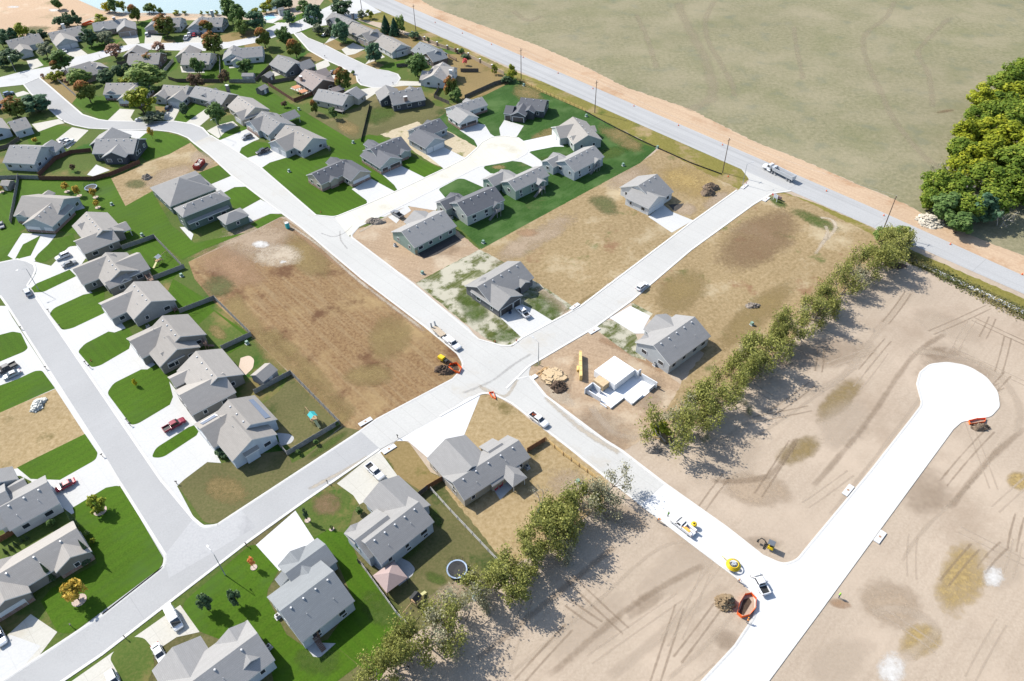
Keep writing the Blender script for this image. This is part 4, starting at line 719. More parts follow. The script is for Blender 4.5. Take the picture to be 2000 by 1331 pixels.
house(b5, 'B', '2', (690, 522, 1137, 742), [(690, 522, 1137, 742, 17, 'c', 4.0), (387, 516, 690, 637, 7, 'c', 3.4), (860, 350, 470, 440, 8, 'c', 3.4), (1590, 555, 1710, 460, 6, 'c', 3.8, 'p')], 'blue grey house with deck stair, last before the bare lots', 'the blue grey house with the deck stair', decks=((1500, 560, 1680, 590, 2.3, 'g'),))
house(b6, 'M', '2', (1225, 382, 1472, 530), [(1225, 382, 1472, 530, 17, 'c', 4.2), (920, 335, 1120, 455, 8, 'c', 3.4), (1440, 230, 1040, 260, 9, 'c', 3.4), (1855, 430, 1970, 365, 6, 'c', 3.8, 'p')], 'mint green house with rear deck and stair, middle of its row', 'the mint green house', decks=((1790, 440, 1950, 480, 2.3, 'g'),))
house(b6, 'S', '3', (375, 725, 685, 945), [(375, 725, 685, 945, 17, 'c', 4.2), (155, 712, 350, 835, 8, 'c', 3.6), (590, 590, 250, 650, 9, 'c', 3.4), (1115, 795, 1250, 725, 6, 'c', 3.8, 'p')], 'pale sage house with dark charcoal roof and rear deck stair', 'the sage house with the dark roof', decks=((1060, 800, 1230, 850, 2.3, 'g'),))
house(b7, 'M', '2', (175, 470, 517, 705), [(175, 470, 517, 705, 18.5, 'c', 3.3), (715, 188, 330, 300, 9, 'c', 3.1)], 'green house under finishing work with black fill soil around it', 'the green house on bare dirt', decks=((440, 690, 540, 780, .7, 'l'),))
house(c1, 'D', '2', (110, 375, 440, 600), [(110, 375, 440, 600, 18.5, 'c', 3.2), (532, 682, 845, 497, 13, 'c', 3.1, 'g'), (820, 400, 925, 322, 5, 'c', 3.2)], 'dark grey house on the straw flecked corner, white pickup outside', 'the dark grey corner house', door='d')
house(b8, 'W', '2', (360, 330, 660, 145), [(150, 345, 940, 405, 0, 'u', 3.3), (575, 655, 835, 490, 11, 'c', 3.2, 'gm')], 'white house alone among dry lots by the concrete street', 'the lone white house')
house(c2, 'L', '2', (120, 470, 530, 745), [(120, 470, 530, 745, 18, 'c', 3.7), (530, 165, 170, 290, 9, 'c', 3.3), (310, 380, 130, 470, 5, 'c', 3.3)], 'pale grey house beside the open basement and the thicket', 'the pale grey house by the thicket')
# ================================================================== trees
LK = 2.25
def leafm(name, cols, orange=None):
    """leaf colour from the per-leaf 'v' value (and autumn amount 'o')"""
    b = NB(name); v = b.n('ShaderNodeAttribute', attribute_name='v').outputs['Fac']
    r = b.n('ShaderNodeValToRGB'); e = r.color_ramp.elements; cols = [[min(.9, x * LK) for x in c] for c in cols]; e[0].color = hexc(cols[0]); e[1].color = hexc(cols[-1])
    for i, c in enumerate(cols[1:-1]): q = e.new((i + 1) / (len(cols) - 1)); q.color = hexc(c)
    b.l(v, r.inputs[0]); col = r.outputs[0]
    if orange:
        o = b.n('ShaderNodeAttribute', attribute_name='o').outputs['Fac']; col = b.mixc(o, col, orange)
    b.l(col, b.b.inputs['Base Color']); b.b.inputs['Roughness'].default_value = .7; b.b.inputs['Specular IOR Level'].default_value = .15
    tl = b.n('ShaderNodeBsdfTranslucent'); b.l(col, tl.inputs[0]); ms = b.n('ShaderNodeMixShader', i_Fac=.36); b.l(b.b.outputs[0], ms.inputs[1]); b.l(tl.outputs[0], ms.inputs[2]); b.l(ms.outputs[0], b.o.inputs[0])
    return b.m
LEAF = {'g': leafm('leaves_green', [(.024, .044, .012), (.046, .076, .02), (.085, .12, .038)]), 'd': leafm('leaves_dark_green', [(.018, .034, .017), (.034, .056, .026), (.064, .09, .042)]), 'b': leafm('leaves_bluish', [(.018, .04, .022), (.035, .068, .035), (.08, .12, .065)]),
        'l': leafm('leaves_pale_green', [(.04, .065, .015), (.075, .105, .025), (.13, .155, .05)]), 'y': leafm('leaves_yellow_green', [(.045, .06, .006), (.09, .105, .01), (.18, .17, .02)]), 'Y': leafm('leaves_yellow', [(.09, .08, .004), (.19, .165, .008), (.3, .25, .02)]),
        'o': leafm('leaves_turning_maple', [(.03, .045, .01), (.055, .07, .014), (.1, .105, .025)], (.3, .125, .04)), 'O': leafm('leaves_orange', [(.25, .1, .03), (.36, .15, .05), (.45, .22, .08)]), 'k': leafm('leaves_golden', [(.1, .08, .012), (.2, .14, .02), (.33, .21, .045)]),
        'p': leafm('leaves_greyish', [(.04, .05, .028), (.075, .085, .05), (.13, .135, .085)]), 'r': leafm('leaves_dusky_pink', [(.09, .05, .035), (.16, .095, .065), (.25, .16, .11)]), 'm': leafm('leaves_maroon', [(.035, .03, .016), (.07, .045, .025), (.13, .08, .05)]), 'R': leafm('leaves_red', [(.25, .05, .05), (.36, .09, .08), (.42, .14, .12)]),
        'c': leafm('needles', [(.006, .02, .012), (.012, .034, .018), (.028, .055, .025)]), 'w': leafm('leaves_thicket', [(.055, .058, .016), (.1, .105, .026), (.18, .175, .055)]), 'q': leafm('leaves_thicket_grey', [(.07, .065, .04), (.12, .115, .07), (.19, .185, .12)]),
        'f': leafm('leaves_woodland', [(.03, .052, .006), (.062, .088, .01), (.13, .145, .02)]), 'F': leafm('leaves_woodland_yellow', [(.05, .065, .005), (.1, .115, .008), (.19, .185, .015)])}
m_bark = mat('bark', (.1, .08, .062), .95, .25, 4); m_twig = mat('grey_bark', (.2, .175, .15), .95, .2, 4); m_dead = mat('dead_wood', (.33, .31, .29), .95, .15, 4); m_mulch = mat('mulch_ring', (.36, .29, .24), .95, .3, 6)
def leaves_mesh(name, centres, sizes, normals, vals, org, m):
    n = len(centres); C = np.array(centres); N = np.array(normals); N /= np.linalg.norm(N, axis=1)[:, None] + 1e-9
    rs = np.random.RandomState(n % 9973); T = rs.normal(size=(n, 3)); T -= N * (T * N).sum(1)[:, None]; T /= np.linalg.norm(T, axis=1)[:, None] + 1e-9; Bt = np.cross(N, T)
    s = np.array(sizes)[:, None]; q = np.stack([C - T * s - Bt * s * .55, C + T * s * .25 - Bt * s * .7, C + T * s + Bt * s * .5, C - T * s * .2 + Bt * s * .75], 1).reshape(-1, 3)
    me = bpy.data.meshes.new(name); me.vertices.add(4 * n); me.vertices.foreach_set('co', q.ravel()); me.loops.add(4 * n); me.loops.foreach_set('vertex_index', np.arange(4 * n)); me.polygons.add(n)
    me.polygons.foreach_set('loop_start', np.arange(0, 4 * n, 4)); me.polygons.foreach_set('loop_total', np.full(n, 4)); me.materials.append(m)
    for nm, a in (('v', vals), ('o', org)): at = me.attributes.new(nm, 'FLOAT', 'POINT'); at.data.foreach_set('value', np.repeat(np.array(a, dtype=np.float32), 4))
    me.update(); return me
def crown_round(name, kind, seed, n=1500, nclump=26, shape=(1, 1, 1), taper=0.0, leaf=.055, base=.3):
    """crown of a tree 1 high, 1 wide: leaf clumps over an uneven hull, trunk with limbs below; returns (crown mesh, trunk mesh)"""
    rs = np.random.RandomState(seed); cl = []
    while len(cl) < nclump:
        p = rs.uniform(-1, 1, 3)
        rr = np.linalg.norm(p)
        if rr > 1 or rr < .35: continue
        if taper: p[:2] *= (1 - taper * (p[2] + 1) / 2)
        cl.append((p * np.array([.42, .42, (1 - base) / 2 * .9]) * np.array(shape) + np.array([0, 0, base + (1 - base) / 2]), rs.uniform(.11, .19) * (1 - taper * .35 * (p[2] + 1) / 2), rs.uniform(-.22, .22), rs.uniform(0, 1)))
    C, Sz, N, V, O = [], [], [], [], []
    for i in range(n):
        c, r_, dv, ov = cl[rs.randint(nclump)]; d = rs.normal(size=3); d /= np.linalg.norm(d); k = rs.uniform(.25, 1) ** .5
        p = c + d * r_ * k * np.array([1, 1, .8]); C.append(p); N.append(d * .8 + rs.normal(size=3) * .35 + np.array([0, 0, .7])); Sz.append(rs.uniform(.6, 1.25) * leaf); V.append(np.clip(.45 + dv + rs.normal() * .2, 0, 1))
        side = (-p[0] * .85 + p[1] * .45 + (p[2] - .55) * .9); O.append(np.clip((side + rs.normal() * .08 + (ov - .5) * .3) * 3.2 - .05, 0, 1))
    cm = leaves_mesh(name, C, Sz, N, V, O, LEAF[kind])
    t = MB(); t.tube([(0, 0, -.02), (.004, .003, base * .8), (.0, .0, .55)], [.028, .022, .01], 7)
    for c, r_, _, _ in cl[:9]: t.tube([(0, 0, base * .75 + .08 * rs.rand()), tuple(np.array(c) * np.array([.5, .5, .8])), tuple(c)], [.013, .009, .004], 4)
    return cm, t.mesh('trunk', m_bark, True)
def crown_cone(name, kind, seed, n=1300):
    rs = np.random.RandomState(seed); C, Sz, N, V = [], [], [], []
    for i in range(n):
        z = rs.uniform(0, 1) ** 1.25; t = rs.uniform(0, 6.283); lob = 1 + .16 * math.sin(t * 5 + z * 20) + .12 * rs.normal(); r_ = .5 * (1 - z) ** .8 * lob * rs.uniform(.6, 1) + .01
        C.append((r_ * math.cos(t), r_ * math.sin(t), .06 + .94 * z)); N.append((math.cos(t), math.sin(t), .55 + rs.normal() * .3)); Sz.append(.05 * rs.uniform(.7, 1.2)); V.append(np.clip(.4 + rs.normal() * .25, 0, 1))
    t = MB(); t.tube([(0, 0, -.02), (0, 0, .9)], [.03, .006], 6)
    return leaves_mesh(name, C, Sz, N, V, [0] * n, LEAF[kind]), t.mesh('trunk', m_bark, True)
def branchy(name, kind, seed, n=1100, trunks=2, leaf=.0155, dens=1.0, barkm=None):
    """open thicket tree 1 high: forked limbs and twigs that show, thin leaves at their ends"""
    rs = np.random.RandomState(seed); t = MB(); tips = []
    def grow(p, d, L, r_, lev):
        pts = [p]; q = np.array(p)
        for k in range(3): d = d + rs.normal(size=3) * .16 + np.array([0, 0, .05]); d /= np.linalg.norm(d); q = q + d * L / 3; pts.append(tuple(q))
        t.tube(pts, [r_, r_ * .85, r_ * .7, r_ * .5], 5 if lev < 2 else 3, caps=False)
        if lev == 2: tips.append((np.array(pts[-1]), np.array(pts[1])))
        if lev >= 3: tips.append((np.array(pts[-1]), np.array(pts[1]))); return
        for k in range(3 if lev < 2 else 4):
            a = rs.normal(size=3); a /= np.linalg.norm(a); nd = d * .75 + a * .62 + np.array([0, 0, .12]); nd /= np.linalg.norm(nd)
            st = np.array(pts[2 if k else 3]); grow(tuple(st), nd, L * rs.uniform(.55, .78), r_ * .5, lev + 1)
    for k in range(trunks):
        a = rs.uniform(0, 6.283); tilt = .35 + .5 * rs.rand(); grow((.04 * math.cos(a), .04 * math.sin(a), -.02), np.array([math.cos(a) * tilt, math.sin(a) * tilt, .8]), .27, .015, 0)
    C, Sz, N, V = [], [], [], []
    n = int(n * dens)
    cv = rs.uniform(-.25, .25, len(tips))
    for i in range(n):
        j = rs.randint(len(tips)); a, b_ = tips[j]; p = b_ + (a - b_) * rs.uniform(.2, 1.25) + rs.normal(size=3) * .045; C.append(p); N.append(rs.normal(size=3) * .7 + np.array([0, 0, 1.0])); Sz.append(leaf * rs.uniform(.55, 1.2)); V.append(np.clip(.45 + cv[j] + rs.normal() * .2, 0, 1))
    zmax = max(a[0][2] for a in tips); 
    cm = leaves_mesh(name, C, Sz, N, V, [0] * n, LEAF[kind]); tm = t.mesh('trunk', barkm or m_twig, True)
    k = 1 / (zmax * 1.05); wx = np.percentile([abs(a[0][0]) for a in tips] + [abs(a[0][1]) for a in tips], 92) * k * 2
    for me in (cm, tm):
        for vv in me.vertices: vv.co = (vv.co.x * k / wx, vv.co.y * k / wx, vv.co.z * k)
    return cm, tm
TM = {}
for kd, taper, base in (('g', .25, .2), ('d', .2, .14), ('b', .35, .12), ('l', .15, .12), ('y', .15, .1), ('Y', .1, .1), ('o', .35, .16), ('O', .2, .3), ('k', .15, .25), ('p', .2, .14), ('r', .25, .14), ('m', .3, .2), ('R', .2, .25)):
    TM[kd] = [crown_round('crown', kd, 11 + 7 * i + ord(kd), taper=taper, base=base, n=1500 if kd in 'gdbol' else 1000) for i in range(2 if kd in 'gdbolyp' else 1)]
TM['c'] = [crown_cone('crown', 'c', 5)]; TM['C'] = [crown_cone('crown', 'd', 6)]
TM['w'] = [branchy('crown', 'w', 20 + i, trunks=3 + i % 2, dens=(3.6, 2.4, 4.2, 3.0)[i]) for i in range(4)]
TM['q'] = [branchy('crown', 'q', 40 + i, trunks=3, dens=(1.1, 1.6)[i]) for i in range(2)]
TM['x'] = [branchy('crown', 'q', 61, trunks=2, dens=.12, barkm=m_dead)]
TM['f'] = [crown_round('crown', 'f', 300 + i, n=3600, nclump=44, base=.12, leaf=.036) for i in range(3)]
TM['F'] = [crown_round('crown', 'F', 400 + i, n=3600, nclump=44, base=.12, leaf=.036) for i in range(2)]
WORD = {'g': 'green', 'd': 'dark green', 'b': 'bluish green', 'l': 'pale green', 'y': 'yellow green', 'Y': 'bright yellow', 'o': 'orange tipped', 'O': 'small orange', 'k': 'golden', 'p': 'greyish green', 'r': 'dusky pink', 'm': 'maroon', 'R': 'bright red', 'c': 'dark conical', 'C': 'narrow evergreen', 'w': 'thin leaved', 'q': 'grey twiggy', 'x': 'bare dead', 'f': 'dense green', 'F': 'yellowish green'}
TREES = []
def tree(px, py, w, h, kd, group=None, label=None, name=None, ring=0):
    """base pixel, crown width and tree height in photograph pixels, kind"""
    vs, hs = vscale(px, py); g = G(px, py); Wm, Hm = w / hs, h / (vs + .0)
    if name is None: name = 'shrub' if Hm < 2.6 else ('conifer_tree' if kd in 'cC' else ('dead_tree' if kd == 'x' else 'tree'))
    cm, tm = TM[kd][len(TREES) % len(TM[kd])]
    root = empty(name, g); ang = 0 if kd == 'o' else rng.uniform(0, 6.28)
    kk = kd in 'wq'; Hm *= .8 if kk else 1.0; Wm *= .98 if kk else 1.16
    for nm, me in (('crown', cm), ('trunk', tm)):
        o = bpy.data.objects.new(nm, me); COL.objects.link(o); o.parent = root; o.scale = (Wm, Wm, Hm); o.rotation_euler = (0, 0, ang)
    if ring: MB().lathe([(.01, .02), (ring, .02), (ring, .13), (ring * .82, .13), (ring * .8, .1), (.01, .12)], 16).build('mulch_ring', m_mulch, root, (0, 0, .02))
    TREES.append((px, py, w, h, kd, root, name, label, group)); return root
T_ = """116,19,20,26,g;120,52,26,24,d;137,53,24,30,d;152,50,22,24,d;148,36,10,18,d;8,94,28,36,d;14,80,16,28,b;30,82,22,32,b;50,80,26,38,y;68,74,13,16,g;88,79,20,24,d;27,131,46,38,d;2,130,16,26,d;94,113,31,33,p;128,135,42,42,g;116,140,26,26,o;120,155,18,18,y;106,159,24,19,y;85,153,9,10,r;133,164,14,13,r;162,168,42,40,l;178,201,42,52,o;212,166,34,32,d;236,154,28,32,d;255,152,18,30,d;246,164,28,14,y;295,172,70,56,l;291,187,36,28,g;282,224,54,54,y;300,237,40,17,p;363,226,18,26,d;389,177,33,37,m;443,167,23,32,m;427,245,39,46,g;298,271,11,27,k;76,218,53,38,b;35,230,44,44,o;71,279,11,12,k;211,24,21,22,Y;226,26,22,30,g;241,24,17,24,y;270,45,25,42,o;292,25,22,19,g;300,25,15,20,y;314,27,14,13,g;345,29,14,9,y;361,29,10,8,y;394,29,7,8,y;406,29,8,7,y;424,30,10,10,y;327,72,42,46,o;407,64,31,28,o;420,107,40,47,o;311,104,27,24,r;320,117,19,22,g;227,115,33,31,r;295,128,30,26,o;391,147,27,36,g;213,89,31,31,p;199,86,24,24,p;179,92,31,39,d;198,47,27,20,y;470,58,36,54,g;455,42,40,46,g;502,62,38,44,b;475,68,26,31,l;501,31,17,16,y;519,94,34,45,o;560,92,34,43,g;580,114,34,42,o;483,146,33,32,g;566,47,25,28,b;520,26,26,20,y;545,20,30,24,d;565,18,28,26,d;530,14,20,18,Y;595,29,30,30,g;617,55,36,50,b;622,68,22,22,p;672,31,43,36,d;640,71,16,19,p;671,84,37,49,b;707,39,18,20,p;722,37,15,18,y;755,65,21,34,c;772,69,22,33,c;786,65,21,38,l;808,76,22,14,d;733,122,36,40,b;816,151,47,46,g;672,179,35,48,o;617,224,17,32,o;653,233,17,26,g;556,210,13,13,m;881,193,29,44,o;892,202,26,30,g;902,107,13,13,g;909,114,17,8,d;908,128,10,14,R;890,104,7,11,r;836,83,8,11,g;999,157,22,30,y;990,162,24,12,d;966,146,12,20,y;145,335,11,17,m;266,754,9,16,Y;408,1193,26,34,d;466,1181,25,33,d;420,98,10,8,y;690,146,8,8,g"""
for t in T_.split(';'):
    q = t.split(','); tree(float(q[0]), float(q[1]), float(q[2]), float(q[3]), q[4], 'trees and shrubs of the neighbourhood')
for q in ((131, 375, 14, 21, 'k'), (155, 383, 14, 25, 'k'), (187, 386, 14, 22, 'k'), (191.5, 406, 11, 17, 'k'), (3, 376, 10, 14, 'k')): tree(*q, group='young yard trees in stone rings', ring=1.0)
tree(196, 998, 34, 32, 'y', ring=1.5, group='young yard trees in stone rings'); tree(155, 1173, 44, 40, 'k', ring=1.5, group='young yard trees in stone rings'); tree(496, 1109, 13, 22, 'O', ring=.75, group='young yard trees in stone rings'); tree(601, 1017, 9, 26, 'd', ring=.7, group='young yard trees in stone rings'); tree(648, 1034, 7, 8, 'l', ring=.6, group='young yard trees in stone rings')
for q in ((150, 1028, 11, 34, 'C'), (178, 1088, 12, 40, 'C'), (105, 1132, 11, 40, 'C'), (103, 1027, 16, 14, 'g'), (172, 1045, 12, 10, 'g'), (183, 1060, 10, 9, 'y'), (166, 1099, 26, 10, 'd'), (54, 1053, 6, 10, 'C'), (43, 1058, 6, 10, 'C'), (32, 1067, 7, 12, 'C'), (23, 1073, 7, 12, 'C'), (12, 1080, 6, 11, 'C'), (1060, 1008, 22, 22, 'd'), (618, 868, 10, 9, 'g'), (584, 887, 10, 9, 'g'), (440, 885, 34, 12, 'd'), (703, 1003, 15, 11, 'g'), (660, 832, 9, 8, 'g')): tree(*q, group='garden shrubs and evergreens')
tree(1085, 990, 12, 10, 'y', group='garden shrubs and evergreens')
# thicket rows and the wood beyond the highway
H1 = """1310,868,92,98,w;1342,838,70,72,q;1368,826,74,84,w;1398,806,76,78,w;1420,780,70,80,w;1448,758,76,86,w;1470,728,64,62,q;1490,716,80,86,w;1512,690,66,70,w;1530,668,60,88,w;1552,652,66,74,w;1570,622,60,62,q;1592,624,66,84,w;1612,596,62,70,w;1636,576,60,80,w;1655,556,62,62,q;1672,548,70,84,w;1700,528,76,92,w;1722,506,76,84,w;1738,492,60,66,w;1752,478,46,46,l;1718,470,34,36,l;1290,850,40,30,y;1375,850,30,18,q;1450,800,34,20,q;1535,700,30,20,q"""
H2 = """1182,962,84,74,q;1160,990,80,72,q;1140,1005,70,64,w;1118,1030,84,76,w;1096,1042,76,72,w;1068,1066,84,84,w;1048,1092,84,80,w;1034,1100,60,60,w;962,1148,92,84,w;985,1158,80,66,w;930,1172,66,50,q;905,1216,84,72,q;872,1246,90,80,w;838,1262,90,84,q;802,1296,96,84,w;770,1320,92,80,w;735,1345,80,70,w;868,1290,60,40,q;1100,1075,60,40,q;1010,1120,50,30,q;1120,966,40,46,x;1058,985,34,40,x"""
for k, H in enumerate((H1, H2)):
    for t in H.split(';'):
        q = t.split(','); tree(float(q[0]), float(q[1]), float(q[2]), float(q[3]) * .8, q[4], ('thicket row below the dry lots', 'thicket row behind the yards')[k])
WD = """1985,170,60,62,f;1950,188,60,60,f;1915,218,56,56,F;1990,215,70,66,F;1948,240,64,62,f;1905,252,56,54,f;1985,262,74,70,f;1885,284,56,56,F;1930,288,68,62,F;1975,306,76,70,F;1872,318,58,52,f;1915,330,72,64,F;1965,350,80,72,f;2010,330,80,76,f;1868,354,60,54,F;1905,372,68,58,f;1950,392,76,66,f;1990,400,70,62,f;1820,392,58,62,f;1850,402,64,62,f;1835,428,66,56,g;1875,432,66,58,f;1905,436,64,60,b;1865,455,60,46,g;1930,420,60,56,f;1812,412,44,48,f;1888,380,40,40,x;1842,356,40,36,x;1950,440,46,44,x;1830,345,34,28,q;1928,340,34,34,q;2030,260,80,80,f;2040,400,80,70,f"""
for t in WD.split(';'):
    q = t.split(','); tree(float(q[0]), float(q[1]), float(q[2]), float(q[3]), q[4], 'trees of the wood beyond the highway')
# labels: what it is and what stands by it, made single
def place_word(px, py, hp):
    dx, dy = px - hp[0], py - hp[1]
    if abs(dy) > abs(dx) * .8: return 'in front of' if dy > 0 else 'behind'
    return 'just right of' if dx > 0 else 'just left of'
_used = {}
for (px, py, w, h, kd, root, nm, lab, grp) in TREES:
    size = 'small' if h < 17 else ('tall' if h > 44 else ''); kn = {'shrub': 'shrub', 'conifer_tree': 'conifer', 'dead_tree': 'tree', 'tree': 'tree'}.get(nm, nm)
    if nm == 'shrub': size = 'low'
    desc = ' '.join(x for x in (size, WORD[kd].replace('small ', ''), kn) if x)
    if grp and grp.startswith('thicket'):
        hp = min(HOUSES, key=lambda q: (q[0][0] - px) ** 2 + (q[0][1] - py) ** 2); lab = f"{desc} of the {'upper' if 'dry' in grp else 'lower'} thicket row"
    elif grp and 'wood' in grp: lab = f"{desc} in the wood beyond the highway"
    else:
        hp = min(HOUSES, key=lambda q: (q[0][0] - px) ** 2 + (q[0][1] - py) ** 2); lab = f"{desc} {place_word(px, py, hp[0])} {hp[1]}"
    tag(root, None, 'shrub' if nm == 'shrub' else 'tree', grp); _used.setdefault(lab, []).append((px, py, root))
ORD = 'first second third fourth fifth sixth seventh eighth ninth tenth eleventh twelfth thirteenth fourteenth fifteenth sixteenth seventeenth eighteenth nineteenth twentieth'.split()
for lab, its in _used.items():
    if len(its) == 1: its[0][2]['label'] = lab; continue
    its.sort(key=lambda q: q[0])
    for i, (px, py, o) in enumerate(its): o['label'] = (ORD[i] + ' ' + lab.replace(' of the', ' from the left in the').replace(' in the wood', ' from the left in the wood') if ('thicket' in lab or 'wood' in lab) else (f'left one of two: {lab}' if i == 0 else f'right one of two: {lab}') if len(its) == 2 else f'{ORD[i]} from the left: {lab}')
# ================================================================== vehicles
PAINT = {}
def paint(n, c, r_=.25, metal=.0):
    if n not in PAINT: PAINT[n] = mat('paint_' + n, c, r_, .02, 8, metal, .5)
    return PAINT[n]
COLR = {'white': (.58, .58, .58), 'silver': (.34, .35, .36), 'grey': (.16, .165, .17), 'black': (.018, .018, .02), 'red': (.3, .018, .03), 'dark': (.035, .036, .042), 'blue': (.1, .14, .2), 'maroon': (.2, .02, .035)}
m_tyre = mat('tyre_rubber', (.018, .018, .018), .9, .1); m_rim = mat('alloy_rim', (.42, .42, .43), .35, 0, metal=.7); m_lamp = mat('lamp_glass', (.55, .55, .52), .15, 0); m_tail = mat('tail_lamp', (.35, .015, .01), .3, 0); m_black = mat('black_plastic', (.02, .02, .02), .6, .05); m_auto = mat('car_glass', (.02, .024, .03), .06, 0, spec=.7)
m_steel = mat('galvanised_steel', (.4, .41, .42), .45, .08, metal=.4); m_alu = mat('brushed_aluminium', (.48, .49, .5), .4, .05, metal=.3); m_yel = mat('yellow_paint', (.52, .36, .01), .4, .05); m_org = mat('orange_mesh', (.75, .12, .02), .7, .08); m_orgp = mat('orange_paint', (.72, .3, .06), .45, .05); m_redp = mat('red_paint', (.3, .035, .03), .5, .1); m_green = mat('utility_green', (.16, .24, .19), .6, .05); m_teal = mat('teal_plastic', (.03, .3, .3), .5, .04); m_whitep = mat('white_plastic', (.56, .56, .55), .5, .03)
def loft(st, mi=0):
    b = MB(); rings = []
    for x, z0, z1, hw in st:
        rings.append(len(b.v)); b.v += [(x, -hw, z0 + .12), (x, -hw * .9, z0), (x, hw * .9, z0), (x, hw, z0 + .12), (x, hw, z1 - .14), (x, hw * .86, z1), (x, -hw * .86, z1), (x, -hw, z1 - .14)]
    for a, c in zip(rings, rings[1:]):
        for k in range(8): b.f.append((a + k, c + k, c + (k + 1) % 8, a + (k + 1) % 8)); b.mi.append(mi)
    b.f.append(tuple(rings[0] + k for k in range(8))); b.f.append(tuple(rings[-1] + 7 - k for k in range(8))); b.mi += [mi, mi]; return b
def wheel(root, x, y, r_=.38, w_=.26):
    t = MB(); i0 = 0; prof = [(r_ * .6, -w_ / 2), (r_ * .95, -w_ / 2), (r_, -w_ * .35), (r_, w_ * .35), (r_ * .95, w_ / 2), (r_ * .6, w_ / 2)]
    def ring(prof, n=14):
        b = MB()
        for rr, yy in prof:
            for j in range(n): a = 6.2832 * j / n; b.v.append((x + rr * math.cos(a), y + yy, r_ + rr * math.sin(a)))
        for k in range(len(prof) - 1):
            for j in range(n): b.f.append((k * n + j, k * n + (j + 1) % n, (k + 1) * n + (j + 1) % n, (k + 1) * n + j)); b.mi.append(0)
        b.f.append(tuple(range(n))); b.f.append(tuple((len(prof) - 1) * n + n - 1 - j for j in range(n))); b.mi += [0, 0]; return b
    wl_ = bpy.data.objects.new('wheel', ring(prof).mesh('tyre', m_tyre, True)); COL.objects.link(wl_); wl_.parent = root
    rm = bpy.data.objects.new('rim', ring([(r_ * .62, -w_ * .52), (r_ * .5, -w_ * .46), (r_ * .5, w_ * .46), (r_ * .62, w_ * .52)]).mesh('rim', m_rim)); COL.objects.link(rm); rm.parent = wl_
def quad_part(name, pts, m, root): MB().face(pts).build(name, m, root)
PROTO = {}
